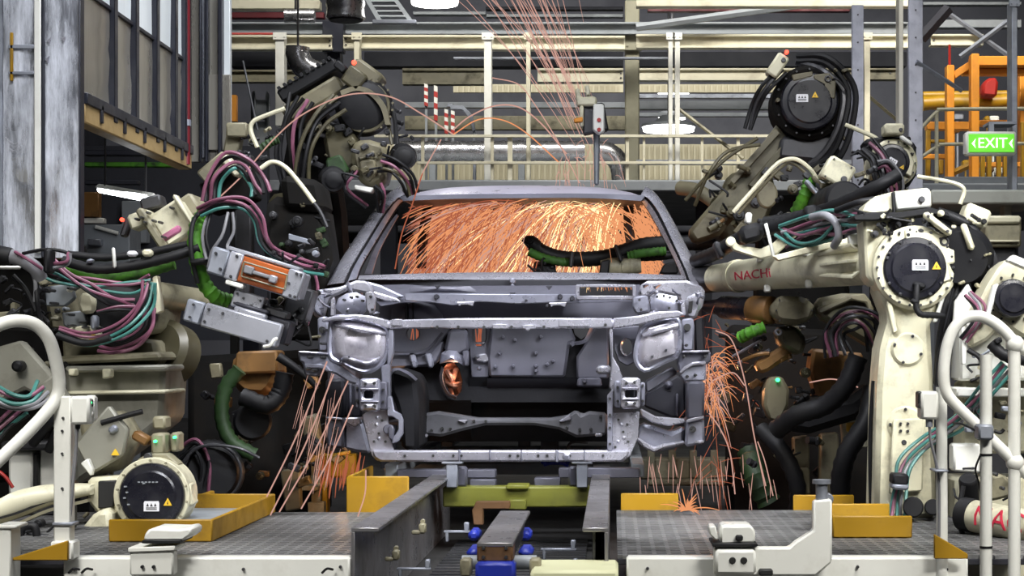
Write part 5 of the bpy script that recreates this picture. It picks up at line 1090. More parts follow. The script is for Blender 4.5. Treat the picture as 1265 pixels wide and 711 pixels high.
# dress pack along the forearm
pt(r1, 'corrugated_hose', BK, [(860, 322, 8.9), (885, 312, 8.6), (905, 300, 8.35), (930, 287, 8.2), (955, 281, 8.1), (985, 270, 8.0), (1010, 266, 7.9)], 9, 14, 8, .12)
rb(r1, 'hose_collar', BK, 929, 287, 30, 22, -16, 8.05, .14, .02); rb(r1, 'hose_collar', MET, 889, 308, 8, 22, -25, 8.4, .14, .01); rb(r1, 'hose_collar', BK, 1003, 262, 16, 18, -10, 7.85, .1, .01)
rb(r1, 'white_strap', WH, 951, 296, 4, 42, -14, 8.0, .02, .002); rb(r1, 'white_strap', WH, 925, 269, 8, 14, 6, 8.2, .06)
b = MB(); b.disc(903, 298, 8.06, 6, .05, 16); b.disc(992, 273, 8.06, 6, .05, 16); b.done('bracket_pivot', CR, r1)
hoses(r1, [(968, 294, 7.95), (1000, 284, 7.8), (1030, 277, 7.6), (1062, 276, 7.4)], [TL, PK, GH, TL, PK, BK], 2.4, 5.2, jit=1.0, seed=8)
hoses(r1, [(960, 286, 8.0), (985, 300, 7.8), (1012, 296, 7.7), (1034, 280, 7.6), (1050, 268, 7.5)], [PK, TL, BK, TL], 2.1, 4.4, jit=1.0, seed=9)
pt(r1, 'grey_hose', GH, [(1003, 268, 7.7), (1020, 266, 7.6), (1033, 276, 7.55), (1036, 292, 7.55), (1030, 304, 7.6)], 5, 12)
pt(r1, 'grey_hose', BK, [(1033, 260, 7.5), (1060, 250, 7.4), (1080, 246, 7.4)], 4, 10)
# big black motors at the back of the joint
drum(r1, 'rear_motor', BK, (1188, 318, 7.15), (1186, 312, 7.75), 40, [(0, .8), (.05, .9), (.1, 1), (.3, 1), (.32, .9), (.6, .9), (.62, 1), (1, .95)])
drum(r1, 'rear_motor_flange', MET, (1200, 330, 7.3), (1198, 325, 7.4), 34)
pt(r1, 'motor_cable', BK, [(1148, 272, Y-.02), (1176, 290, Y-.02), (1194, 330, Y-.02), (1190, 372, Y-.02), (1176, 410, Y)], 6, 10)
pt(r1, 'motor_cable', BK, [(1158, 262, Y), (1192, 276, Y), (1215, 305, Y), (1214, 345, Y+.05), (1196, 380, Y+.05)], 7, 10)
rb(r1, 'cable_rack', CR, 1159, 276, 42, 8, 38, Y-.09, .04); rb(r1, 'cable_rack', CR, 1196, 292, 8, 34, -20, Y-.08, .03); boltring(r1, 1159, 276, Y-.095, 15, 2, 38, 2)
clutter(r1, 1064, 262, 1215, 290, Y-.06, Y, 26, [BK, MET, CR, MET, BK], 21, 3, 7); clutter(r1, 1180, 300, 1222, 400, Y-.08, Y, 18, [BK, MET, BK, CRD], 22, 3, 8)
b = MB(); b.disc(1139, 246, Y-.015, 4, .03, 14); b.done('round_plug', MET, r1)
pt(r1, 'grab_tube', CR, [(1134, 218, 7.6), (1160, 222, 7.55), (1184, 228, 7.5), (1191, 236, 7.5), (1186, 252, 7.5)], 2.6, 8)
rb(r1, 'terminal_box', CR, 1207, 266, 32, 24, 22, 7.3, .12, .01); b = MB(); b.disc(1216, 273, 7.28, 3.4, .03, 12); b.done('box_plug', BK, r1)

# ================= far right robot behind the handrail
r4 = thing('welding_robot', 'white welding robot cut by the right border, black motor facing out behind the handrail', 'robot', P(1240, 700, 7.0))
cover(r4, 1252, 368, 6.9, 24, st=None); parts(r4, [('arm_casting', CR, [(1196, 400), (1220, 352), (1234, 330), (1250, 318), (1300, 322), (1300, 420), (1262, 415), (1240, 400), (1220, 420), (1200, 430)], 6.97, .2, .012),
    ('white_bar', WH, [(1244, 322), (1252, 314), (1300, 334), (1300, 346)], 6.85, .05, .005), ('rib', WH, [(1228, 352), (1234, 350), (1222, 398), (1216, 398)], 6.9, .05, .004),
    ('body_plate', WH, [(1186, 404), (1222, 398), (1300, 414), (1300, 470), (1186, 470)], 7.05, .2, .01), ('body_lower', CR, [(1190, 470), (1300, 470), (1300, 560), (1188, 560)], 7.15, .2, .012),
    ('ledge', WH, [(1182, 478), (1300, 480), (1300, 490), (1182, 490)], 7.0, .2, .006), ('lower_plate', WH, [(1178, 548), (1212, 548), (1212, 584), (1178, 582)], 7.0, .1, .008), ('base_block', CR, [(1180, 590), (1300, 590), (1300, 700), (1180, 700)], 7.2, .3, .012)])
boltring(r4, 1252, 368, 6.965, 29, 12, 0, 1.7); drum(r4, 'motor', BK, (1215, 505, 6.98), (1212, 520, 7.2), 11)
hoses(r4, [(1196, 362, 7.0), (1210, 380, 6.95), (1205, 400, 6.95), (1190, 420, 6.98)], [PK, GH, PK, BK], 2, 3.6, seed=2)
pt(r4, 'black_hose', BK, [(1225, 424, 6.9), (1240, 438, 6.88), (1265, 444, 6.88), (1300, 440, 6.9)], 8, 12, 6, .1); pt(r4, 'black_hose', BK, [(1196, 432, 6.9), (1212, 444, 6.88), (1214, 470, 6.88)], 3.4, 8)
b = MB(); b.pbox(1188, 403, 1194, 450, 6.98, .03, .003); b.poly([(1194, 396), (1212, 390), (1206, 408), (1196, 410)], 6.96, .03); b.done('bracket', WH, r4)
clutter(r4, 1195, 420, 1262, 470, 6.85, 7.0, 12, [MET, BK, CRD, GAL], 5, 3, 7); clutter(r4, 1192, 486, 1262, 545, 6.9, 7.1, 14, [MET, BK, CRD, GAL, BK], 6, 3, 8)
# lower robot with red lettering at the bottom right
r6 = thing('welding_robot', 'white robot arm with red lettering low at the right border behind the posts', 'robot', P(1225, 690, 6.6))
A2, A3 = P(1188, 634, 6.6), P(1300, 655, 6.3); ax2 = A3-A2; R2 = L(20, 6.5)
b = MB(); b.lathe(A2, ax2, [(0, R2*.8), (.02, R2), (ax2.length, R2)], 34); f2 = b.done('forearm', CR, r6)
b = MB(); b.lathe(A2+ax2*.02, ax2, [(0, R2*1.06), (.05, R2*1.06)], 34); b.done('black_collar', BK, f2)
n2 = Vector((0, 0, CAMZ))-(A2+ax2*.5); n2 -= ax2.normalized()*n2.dot(ax2.normalized()); n2.normalize(); s2 = n2.cross(ax2.normalized()); s2 = s2 if s2.z > 0 else -s2
text_mesh('NACHi', .1, 'lettering', REDINK, lambda u, v, w_: A2+ax2*(.64+u/ax2.length)+(n2*math.cos(v/R2)+s2*math.sin(v/R2))*(R2+.002+w_), f2, .001)
drum(r6, 'joint_motor', BK, (1196, 590, 6.7), (1200, 640, 6.8), 12); parts(r6, [('base', CR, [(1186, 655), (1240, 660), (1300, 675), (1300, 720), (1186, 720)], 6.7, .2, .012), ('link', CRD, [(1190, 596), (1240, 585), (1262, 610), (1200, 625)], 6.75, .1, .01)])
pt(r6, 'cable', BK, [(1190, 600, 6.6), (1184, 640, 6.58), (1196, 670, 6.58), (1214, 676, 6.58)], 3.2, 8); hoses(r6, [(1212, 668, 6.55), (1240, 676, 6.5), (1275, 690, 6.5)], [TL, BK, PK], 2, 4, seed=3)
clutter(r6, 1190, 570, 1262, 700, 6.62, 6.7, 16, [MET, BK, CRD, BK], 15, 3, 7)

# ================= dark raised robot, upper right
Y = 9.6
r2 = thing('welding_robot', 'dark raised welding robot at upper right with a large black motor face', 'robot', P(985, 420, Y))
parts(r2, [('joint_casting', DARK, circ(1000, 126, 46, 30), Y, .3, .02), ('upper_arm', CRDD, [(962, 150), (985, 178), (930, 240), (890, 290), (860, 300), (850, 285), (880, 250), (920, 205)], Y+.1, .25, .02),
  ('arm_rib', CRDD, [(958, 158), (964, 164), (905, 230), (898, 226)], Y+.06, .05, .004), ('arm_rib', OLV, [(972, 172), (978, 178), (930, 232), (924, 228)], Y+.06, .05, .004),
  ('top_plate', CRDD, [(978, 92), (1004, 88), (1004, 94), (980, 100)], Y-.06, .05, .004), ('ear_plate', CRDD, [(1005, 92), (1024, 90), (1033, 100), (1032, 122), (1020, 120), (1018, 104), (1006, 98)], Y-.06, .06, .005),
  ('rear_arm', MET, [(1020, 90), (1046, 110), (1048, 150), (1036, 175), (1022, 160), (1034, 130), (1024, 108)], Y+.02, .2, .012),
  ('lower_link', MET, [(965, 168), (1030, 165), (1040, 190), (1010, 200), (960, 195)], Y+.05, .25, .02), ('elbow_casting', OLV, [(900, 215), (950, 200), (960, 240), (940, 290), (900, 300), (870, 280)], Y+.2, .3, .02), ('post', DARK, [(940, 240), (1040, 240), (1060, 480), (930, 480)], Y+.4, .3, .03)])
cover(r2, 1000, 125, Y-.05, 36, BKG, st=(-9, -4), tri=(7, -8), k=.75); boltring(r2, 1000, 126, Y-.005, 41, 16, 0, 1.4); b = MB(); b.ring(1023, 97, Y-.07, 2, 4.5, .03, 14); b.done('lifting_eye', MET, r2)
rb(r2, 'terminal_box', CR, 961, 80, 16, 30, 34, Y-.1, .12, .01); b = MB(); b.disc(968, 74, Y-.11, 3, .02, 12); b.done('box_plug', MET, r2); lamp_dot(r2, 972, 64, Y-.1, LEDR, 2.6)
hoses(r2, [(968, 86, Y-.05), (945, 110, Y-.05), (932, 130, Y), (925, 160, Y)], [BK, MET, BK], 2.5, 4, seed=4)
hoses(r2, [(985, 74, Y+.1), (1020, 78, Y), (1044, 110, Y), (1046, 150, Y-.02), (1030, 190, Y-.02), (1000, 210, Y)], [BK, BK, MET], 4, 7, seed=6)
b = MB(); b.ptube([(906, 262, 9.0), (930, 235, 9.0), (955, 207, 9.0), (968, 198, 9.0), (984, 197, 9.0), (1000, 208, 9.0), (1010, 222, 9.0)], 2.8, 8, 6); b.done('guard_tube', CR, r2)
b = MB(); b.ptube([(912, 264, 9.02), (940, 232, 9.02), (968, 204, 9.02), (982, 203, 9.02), (996, 214, 9.02)], 2, 8, 6); b.done('guard_tube', CRDD, r2)
pt(r2, 'bent_tube', CR, [(1044, 154, 9.3), (1064, 162, 9.3), (1084, 172, 9.3), (1089, 184, 9.3), (1080, 204, 9.3), (1071, 222, 9.3)], 2.8, 8)
parts(r2, [('oval_cover', CRDD, circ(948, 240, 13, 20, 0, 17), 9.2, .05, .008)])
pt(r2, 'green_sleeve', GN, [(985, 262, 9.05), (996, 240, 9.0), (1002, 220, 9.0)], 10, 12, 6, .15)
rb(r2, 'white_box', CR, 1036, 212, 36, 30, 30, 8.8, .16, .012); b = MB(); b.disc(1043, 221, 8.78, 4, .03, 14); b.done('box_plug', MET, r2); boltring(r2, 1036, 212, 8.795, 17, 4, 72, 1.2)
for k, q in enumerate(((1012, 226, 24, 5), (1004, 232, 26, 6), (1020, 238, 34, 5))): rb(r2, 'cylinder_rod', [CRDD, GAL, MET][k], q[0], q[1], q[2], q[3], 48, 8.9, .05)
drum(r2, 'black_motor', BK, (1045, 248, 8.6), (1010, 262, 9.2), 26); pt(r2, 'black_hose', BK, [(945, 275, 8.9), (985, 268, 8.8), (1030, 255, 8.5), (1080, 232, 8.3), (1110, 215, 8.3)], 8, 12, 6, .1)
clutter(r2, 870, 200, 960, 300, Y-.1, Y+.1, 26, [OLV, MET, OLV, CRDD, BRN], 31, 4, 11); clutter(r2, 960, 200, 1080, 290, 8.7, 9.2, 30, [MET, BK, BK, CRDD, OLV], 32, 3, 9); clutter(r2, 960, 80, 1045, 180, Y-.06, Y, 12, [MET, BK, OLV, MET], 33, 3, 6)
hoses(r2, [(938, 175, Y-.05), (900, 190, Y), (872, 215, Y), (852, 250, Y+.1)], [OLV, OLV], 2.4, 6, seed=11, jit=1.2)
pt(r2, 'wrist_tube', CRDD, [(840, 232, 10.2), (862, 236, 10.1), (884, 250, 10)], 9, 12)

# ================= smaller robot right of it
Y = 9.2
r3 = thing('welding_robot', 'smaller white and black robot head just left of the near grey column', 'robot', P(1100, 260, Y))
parts(r3, [('joint_casting', CR, circ(1104, 201, 30, 28), Y, .2, .012), ('frame', BK, [(1068, 172), (1092, 168), (1120, 170), (1132, 178), (1133, 215), (1122, 232), (1100, 236), (1080, 226)], Y+.05, .2, .012), ('post', DARK, [(1080, 232), (1125, 232), (1130, 420), (1080, 420)], Y+.2, .2, .02),
   ('ear_plate', CR, [(1108, 180), (1122, 184), (1130, 200), (1126, 218), (1118, 214), (1120, 200), (1112, 190)], Y-.03, .05, .005)])
cover(r3, 1102, 200, Y-.03, 23, st=(1, -1), tri=(13, 6), k=.55, deg=30); boltring(r3, 1104, 201, Y-.01, 27, 14, 0, 1.2); rb(r3, 'terminal_box', CR, 1105, 159, 25, 14, 0, Y-.05, .12, .01); b = MB(); b.disc(1113, 160, Y-.06, 2.4, .02, 10); b.done('box_plug', MET, r3); rb(r3, 'white_bar', WH, 1120, 173, 18, 5, 35, Y-.06, .04)
hoses(r3, [(1070, 180, Y-.02), (1084, 195, Y-.06), (1090, 215, Y-.08), (1098, 240, Y-.05)], [BK, PK, GH, BK, MET, BK], 2.4, 4.5, seed=13); hoses(r3, [(1085, 205, Y-.1), (1098, 202, Y-.12), (1110, 222, Y-.1), (1112, 245, Y-.08)], [GH, BK, PK], 1.8, 4, seed=14)
clutter(r3, 1052, 165, 1130, 232, Y-.05, Y+.05, 16, [BK, MET, CRD, BK], 35, 3, 6)

# ================= dark lower robot at the right, behind the car corner
Y = 8.5
r5 = thing('welding_robot', 'dark oily welding robot working low behind the right corner of the car', 'robot', P(1000, 640, Y))
drum(r5, 'black_motor', BKG, (872, 378, 8.9), (940, 382, 8.4), 14, [(0, .5), (.1, .6), (.3, .75), (.35, 1), (.9, 1), (1, .95)])
drum(r5, 'motor_collar', BRN, (930, 382, 8.4), (955, 383, 8.3), 17)
b = MB(); pts = [(956, 370), (966, 365), (990, 366), (1004, 371), (1009, 384), (1003, 396), (985, 401), (965, 399), (956, 394), (953, 382)]; b.poly(pts, 8.15, .22, bev=.03); b.done('cream_cap', CRDD, r5); boltring(r5, 981, 383, 8.148, 22, 10, 0, 1.1)
parts(r5, [('swing_arm', OLV, [(1010, 368), (1040, 362), (1070, 362), (1080, 380), (1080, 430), (1030, 400), (1012, 392)], 8.1, .2, .02), ('swing_arm_lip', CRDD, [(1010, 380), (1050, 364), (1068, 362), (1076, 372), (1080, 392), (1076, 394), (1070, 374), (1052, 370), (1014, 388)], 8.05, .06, .006),
   ('shadow_backing', DARK, [(900, 400), (1080, 410), (1080, 640), (900, 640)], 9.2, .3, .03), ('gun_body', CRDD, [(945, 480), (950, 466), (966, 464), (975, 480), (974, 500), (964, 522), (950, 518), (944, 500)], 8.3, .16, .012),
   ('gun_arm', BRN, [(932, 448), (958, 432), (984, 416), (990, 424), (975, 440), (950, 458), (938, 462)], 8.35, .12, .015), ('gun_yoke', OLV, [(958, 404), (984, 402), (998, 420), (990, 440), (964, 428)], 8.3, .2, .02),
   ('lower_arm', BK, [(1078, 470), (1050, 490), (1000, 500), (965, 512), (962, 530), (1000, 536), (1060, 518), (1082, 500)], 8.1, .2, .03), ('ochre_panel', BRN, [(1004, 430), (1068, 436), (1050, 482), (1010, 490), (1000, 460)], 8.5, .2, .015),
   ('yellow_plate', YE, [(1046, 522), (1060, 521), (1060, 532), (1046, 533)], 8.0, .03, .004), ('cream_panel', CRDD, [(1014, 536), (1036, 534), (1036, 640), (1012, 640)], 8.6, .1, .008), ('cream_column', CRDD, [(980, 540), (1000, 538), (1000, 640), (982, 640)], 8.7, .1, .008),
   ('cream_block', CR, [(1040, 520), (1072, 516), (1072, 552), (1042, 552)], 8.2, .08, .006), ('floor_stand', CRDD, [(990, 578), (1000, 578), (1002, 610), (988, 610)], 8.2, .08, .006)])
hoses(r5, [(1034, 440, 7.95), (1030, 410, 7.95), (1050, 392, 7.92), (1075, 398, 7.95), (1085, 430, 8.0)], [BK, PK, MET, BK, PK, MET, BK], 2.2, 5, jit=1.0, seed=17)
pt(r5, 'black_hose', BK, [(1060, 440, 7.9), (1045, 475, 7.9), (1020, 500, 7.95), (985, 512, 8.0), (960, 530, 8.1)], 13, 14, 6, .1); pt(r5, 'black_hose', BK, [(1078, 480, 7.95), (1070, 520, 7.9), (1046, 560, 7.9), (1038, 600, 7.95), (1042, 640, 8)], 13, 14, 6, .1); pt(r5, 'black_hose', BK, [(940, 530, 8.3), (968, 560, 8.2), (985, 600, 8.2), (984, 640, 8.3)], 11, 12, 6, .1)
pt(r5, 'green_sleeve', GN, [(916, 416, 8.35), (928, 410, 8.3), (944, 404, 8.3)], 8, 12, 5, .2); pt(r5, 'green_sleeve', GND, [(926, 560, 8.7), (934, 590, 8.6), (950, 620, 8.6)], 16, 12, 6, .15)
lamp_dot(r5, 961, 469, 8.28, LED, 2.6); b = MB(); b.ring(962, 410, 8.25, 2, 4.5, .04, 14); b.done('bright_ring', GAL, r5); pt(r5, 'electrode', BRN, [(918, 445, 8.4), (935, 438, 8.35), (950, 436, 8.35)], 2.6, 8)
for k, (x0, y0, x1, y1) in enumerate(((905, 440, 940, 420), (912, 448, 950, 432))): pt(r5, 'gun_rod', GAL, [(x0, y0, 8.5), (x1, y1, 8.35)], 1.8, 8, 0)
clutter(r5, 895, 400, 1010, 480, 8.35, 8.7, 30, [MET, OLV, BRN, BK, CRDD], 41, 3, 10); clutter(r5, 890, 480, 1070, 600, 8.4, 8.9, 36, [MET, BK, OLV, MET, CRDD], 42, 4, 12)
# dark fixture behind
b = MB(); b.pbox(790, 566, 960, 592, 10.2, .2, .01); b.pbox(800, 592, 950, 600, 10.1, .2, .01); [b.pbox(x, 556, x+9, 590, 10.15, .06) for x in range(800, 950, 26)]; b.done('fixture_table', CRD, label='pale fixture bar behind the sparks low right of the car', cat='fixture')

# ================= left front robot with the spot weld gun
Y = 7.2
l1 = thing('welding_robot', 'dirty cream welding robot at front left holding the spot weld gun with an orange core', 'robot', P(150, 660, Y))
parts(l1, [('base_casting', GCR, [(78, 452), (204, 452), (200, 520), (150, 560), (92, 600), (84, 520)], 7.3, .4, .02),
  ('base_ledge', GCR, [(80, 452), (206, 450), (206, 458), (80, 460)], 7.25, .3, .008), ('base_ledge', CR, [(80, 483), (204, 481), (204, 486), (80, 488)], 7.24, .35, .006), ('base_ledge', CRD, [(70, 440), (196, 434), (200, 444), (72, 450)], 7.3, .3, .01),
  ('column_plate', CRD, [(76, 410), (190, 420), (196, 450), (78, 452)], 7.42, .2, .012), ('ledge_bracket', CR, [(126, 455), (136, 455), (136, 466), (126, 468)], 7.2, .06, .005), ('ledge_bracket', CR, [(84, 455), (92, 455), (92, 464), (84, 464)], 7.2, .06, .005),
  ('upper_housing', CRD, [(52, 352), (150, 346), (196, 350), (206, 372), (200, 410), (140, 420), (60, 408)], 7.55, .3, .02),
  ('grey_plate', GRY, [(54, 354), (88, 350), (92, 368), (80, 378), (56, 378)], 7.3, .04, .006), ('grey_plate', GRY, [(76, 386), (104, 383), (108, 400), (90, 408), (78, 402)], 7.28, .04, .006),
  ('oval_cap', CR, [(97, 364), (104, 360), (113, 362), (117, 372), (116, 386), (100, 388), (95, 376)], 7.2, .1, .012),
  ('label_plate', CR, [(70, 408), (100, 402), (124, 402), (124, 421), (80, 422)], 7.22, .05, .006), ('shoulder_tube_flange', CR, [(188, 342), (194, 340), (200, 384), (192, 388)], 7.15, .05, .004),
  ('diamond_plate', GCR, [(92, 548), (134, 500), (158, 530), (152, 562), (112, 586)], 7.0, .04, .008), ('diamond_back', CRD, [(96, 520), (150, 506), (170, 540), (150, 580), (108, 590)], 7.1, .12, .02),
  ('white_corner', WH, [(99, 572), (108, 566), (114, 580), (112, 588)], 6.95, .04, .004),
  ('motor_yoke', CR, [(108, 590), (146, 588), (150, 596), (150, 640), (132, 648), (108, 620)], 6.95, .15, .012), ('yoke_window', INK, [(121, 594), (143, 593), (140, 626), (121, 628)], 6.93, .03, .004),
  ('foot_cover', CR, [(86, 672), (98, 655), (118, 630), (136, 628), (140, 672)], 6.85, .2, .02)])
b = MB(); b.ring(187, 612, 6.9, 40, 47, .14, 40); b.done('motor_ring', CR, l1); boltring(l1, 187, 612, 6.885, 43.5, 14, 10, 1.6, m=CRD)
parts(l1, [('ring_lug', CR, [(226, 597), (236, 597), (236, 610), (240, 622), (232, 626), (228, 620)], 6.92, .08, .006), ('ring_lug', CRD, [(168, 568), (182, 560), (206, 560), (222, 574), (210, 572), (186, 568)], 6.95, .08, .006)])
cover(l1, 187, 612, 6.88, 40.5, BKG, st=(0, 13), tri=(20, 8), k=.95)
b = MB()
for k in range(6): b.pbox(170+k*4.4, 594.5, 172+k*4.4+.6, 596, 6.862, .01, 0)
for (x, y) in ((153, 600), (155, 607), (152, 614), (157, 622), (176, 596)): b.pbox(x, y, x+3, y+1.6, 6.862, .012, 0)
b.done('cover_mark', GRY, l1)
# long curved link at lower left
b = MB(); b.strip([P(-12, 622, 6.7), P(20, 606, 6.75), P(55, 600, 6.8), P(112, 599, 6.9)], [P(-12, 650, 6.7), P(20, 640, 6.75), P(60, 624, 6.8), P(112, 611, 6.9)], .12, cols=3, crown=.03); b.done('curved_link', CR, l1, ang=60)
b = MB(); b.strip([P(-12, 655, 6.66), P(20, 645, 6.72), P(60, 628, 6.78), P(108, 616, 6.88)], [P(-12, 660, 6.66), P(20, 649, 6.72), P(60, 632, 6.78), P(108, 620, 6.88)], .06); b.done('link_strip', CRD, l1)
b = MB(); b.strip([P(-12, 641, 6.68), P(20, 632, 6.73), P(60, 617, 6.79), P(108, 606, 6.88)], [P(-12, 644, 6.68), P(20, 635, 6.73), P(60, 620, 6.79), P(108, 609, 6.88)], .06); b.done('link_groove', INK, l1)
# status boxes with green lights near the motor
rb(l1, 'sensor_box', CRD, 195, 548, 17, 26, 0, 7.0, .1); rb(l1, 'sensor_box', CRD, 215, 546, 10, 24, 0, 7.05, .1); rb(l1, 'sensor_box', BRN, 173, 541, 22, 12, 30, 7.02, .06); rb(l1, 'sensor_mount', CRD, 196, 522, 16, 16, 0, 7.1, .1); lamp_dot(l1, 150, 271, 7.5, LEDR); rb(l1, 'indicator_arm', MET, 155, 280, 8, 26, 20, 7.52, .05); lamp_dot(l1, 191, 545, 6.98, LED, 1.8); lamp_dot(l1, 215, 540, 7.03, LED, 1.8)
b = MB(); b.disc(182, 564, 6.93, 5, .05, 14); b.done('knob', MET, l1); pt(l1, 'black_lever', BK, [(125, 522, 7.0), (160, 512, 7.0), (176, 508, 7.0)], 3.4, 8); rb(l1, 'tag_plate', GAL, 139, 530, 12, 9, -35, 6.98, .02); b = MB(); b.poly([(137, 562), (142, 554), (147, 562)], 6.985, .01, bev=0); b.done('warning_triangle', WARN, l1)
b = MB(); b.poly([(110, 419), (115, 410), (120, 419)], 7.205, .01, bev=0); b.done('warning_triangle', WARN, l1)
b = MB(); b.bolts([(58, 358), (84, 356), (62, 374), (82, 388), (98, 398), (84, 402), (102, 404), (118, 405)], 7.2, 1.9, .1); b.done('bolt', MET, l1)
rb(l1, 'grey_clamp', GAL, 115, 398, 8, 18, 2, 7.18, .05); rb(l1, 'white_clip', WH, 84, 358, 6, 5, 0, 7.2, .05)
# black drum behind the hose arc, shoulder tube
drum(l1, 'black_drum', BK, (150, 386, 7.25), (152, 384, 7.5), 44, [(0, .7), (.1, .95), (.2, 1), (1, 1)]); drum(l1, 'shoulder_tube', CRD, (186, 362, 7.45), (250, 372, 7.9), 16)
hoses(l1, [(40, 330, 7.1), (70, 344, 7.1), (110, 352, 7.1), (160, 353, 7.1), (186, 345, 7.1)], [PK, TL, PK, TL], 2, 4.4, seed=20, jit=.9)
hoses(l1, [(60, 322, 7.08), (84, 340, 7.05), (110, 356, 7.05), (140, 370, 7.08), (166, 374, 7.1)], [PK, PK, BK], 2.1, 4, seed=21, jit=.8)
hoses(l1, [(186, 348, 7.0), (180, 374, 6.98), (160, 398, 6.97), (134, 414, 6.97), (104, 420, 6.98), (72, 410, 7.0)], [TL, TL, BK, PK, PK], 2.1, 4, seed=22, jit=.6)
hoses(l1, [(186, 380, 7.05), (182, 404, 7.03), (165, 422, 7.03), (140, 428, 7.05), (124, 424, 7.1)], [PK, PK, BK, PK], 2.4, 5, seed=23, jit=.6)
hoses(l1, [(120, 386, 7.06), (146, 382, 7.05), (172, 382, 7.1)], [PK, BK], 2, 4, seed=24)
pt(l1, 'black_arc_hose', BK, [(70, 414, 6.95), (104, 424, 6.93), (136, 417, 6.92)], 4, 10)
pt(l1, 'big_grey_hose', GH, [(14, 316, 7.0), (30, 322, 6.98), (44, 332, 6.98), (50, 344, 7.0)], 9, 14); drum(l1, 'hose_end', BK, (-10, 312, 7.0), (14, 317, 7.0), 11)
hoses(l1, [(18, 312, 6.95), (36, 320, 6.93), (52, 332, 6.95)], [PK], 2, 3); pt(l1, 'hose_loop', BK, [(28, 313, 6.95), (56, 308, 6.93), (80, 311, 6.93), (86, 320, 6.95), (72, 328, 6.97), (56, 326, 7)], 2.2, 8); hoses(l1, [(84, 312, 6.92), (82, 324, 6.92), (62, 330, 6.95)], [GH, PK], 2.2, 4, seed=3)
rb(l1, 'hose_clip', BK, 57, 322, 8, 30, 2, 6.88, .08); rb(l1, 'white_bar', WH, 10, 330, 28, 4, 0, 6.9, .03)
pt(l1, 'cable', BK, [(44, 336, 7.0), (46, 370, 6.98), (50, 395, 7.0), (62, 420, 7.0)], 3, 8); pt(l1, 'cable', GH, [(40, 332, 7.0), (44, 352, 6.98), (43, 372, 7)], 2.6, 8); pt(l1, 'cable', BK, [(16, 340, 7.05), (32, 358, 7.05), (44, 384, 7.05)], 3, 8)
hoses(l1, [(-10, 486, 6.9), (16, 496, 6.9), (40, 496, 6.9), (56, 480, 6.95)], [TL, PK, TL, GH, GH], 2.6, 5.4, seed=25); hoses(l1, [(-10, 538, 6.95), (10, 522, 6.95), (30, 505, 6.95)], [PK, PK, TL, BK], 2.4, 5, seed=26)
# umbilical with green sleeve running right to the gun
pt(l1, 'green_sleeve', GN, [(80, 330, 7.25), (120, 342, 7.25), (170, 338, 7.25), (215, 325, 7.25)], 8, 12, 8, .15); pt(l1, 'black_umbilical', BK, [(78, 322, 7.15), (120, 332, 7.13), (170, 327, 7.13), (215, 316, 7.13), (246, 306, 7.15)], 6.5, 12, 8, .08); pt(l1, 'black_umbilical', BK, [(84, 314, 7.2), (130, 318, 7.2), (180, 312, 7.2), (232, 302, 7.2)], 5, 12, 8, .08)
rb(l1, 'white_strap', WH, 140, 318, 4, 26, -4, 7.08, .02); rb(l1, 'valve', STK, 162, 313, 12, 7, 0, 7.1, .04); rb(l1, 'valve', CR, 181, 312, 12, 9, 0, 7.1, .04); rb(l1, 'valve', GAL, 110, 322, 9, 5, -15, 7.1, .04)
# tilted cream wrist boxes
rb(l1, 'wrist_box', CR, 213, 275, 44, 46, -33, 7.4, .22, .012); rb(l1, 'wrist_box', CRD, 186, 282, 10, 58, -33, 7.36, .2, .008); rb(l1, 'wrist_box', CR, 172, 271, 28, 20, -18, 7.42, .1, .01); rb(l1, 'wrist_end', CRD, 232, 255, 24, 28, -33, 7.5, .2, .01); rb(l1, 'purple_band', mat('faded_magenta_band', (.42, .13, .24), .5, 0, .5, (.2, .1, .1), 14), 211, 288, 28, 9, -33, 7.39, .02); rb(l1, 'wrist_top', MET, 186, 250, 26, 16, -15, 7.5, .1); rb(l1, 'wrist_rail', CR, 228, 262, 6, 52, -33, 7.36, .05)
b = MB(); b.bolts([(167, 270), (174, 268), (181, 262), (178, 274), (196, 274), (188, 272), (200, 292), (210, 256)], 7.36, 1.8, .06); b.done('bolt', MET, l1)
# green sleeve arch and cables down to the gun
pt(l1, 'green_sleeve', GN, [(252, 264, 7.2), (243, 280, 7.18), (241, 310, 7.16), (250, 345, 7.18), (266, 366, 7.2), (284, 372, 7.25)], 10, 14, 6, .16); pt(l1, 'sleeve_edge', BK, [(250, 258, 7.15), (238, 276, 7.12), (236, 310, 7.1), (244, 350, 7.12)], 3, 8); rb(l1, 'sleeve_strap', BK, 247, 322, 26, 7, -8, 7.08, .1)
hoses(l1, [(246, 262, 7.1), (270, 250, 7.08), (300, 252, 7.08), (318, 270, 7.1), (326, 296, 7.12), (340, 312, 7.15), (372, 328, 7.2), (400, 334, 7.3)], [PK, PK, BK, TL], 2.2, 4, seed=27, jit=.5)
hoses(l1, [(280, 262, 7.06), (276, 290, 7.05), (262, 310, 7.05), (258, 330, 7.05)], [GH], 2, 4); hoses(l1, [(288, 262, 7.06), (290, 286, 7.05), (282, 304, 7.05), (288, 316, 7.03), (312, 330, 7.0)], [GH], 2, 4, seed=5); hoses(l1, [(262, 256, 7.1), (252, 290, 7.08), (256, 320, 7.06)], [BK, GH], 2, 5, seed=6)
hoses(l1, [(262, 250, 7.3), (266, 222, 7.3), (284, 200, 7.3), (302, 206, 7.3), (318, 226, 7.3), (322, 240, 7.3)], [PK, BK, PK, BK, TL], 2.4, 5, seed=28, jit=.7)
pt(l1, 'cream_cable', CR, [(322, 208, 7.4), (336, 200, 7.4), (352, 206, 7.4), (370, 226, 7.4), (388, 250, 7.4)], 3, 10); pt(l1, 'cable_tip', MET, [(386, 248, 7.4), (396, 262, 7.4), (404, 280, 7.4)], 2.4, 8)
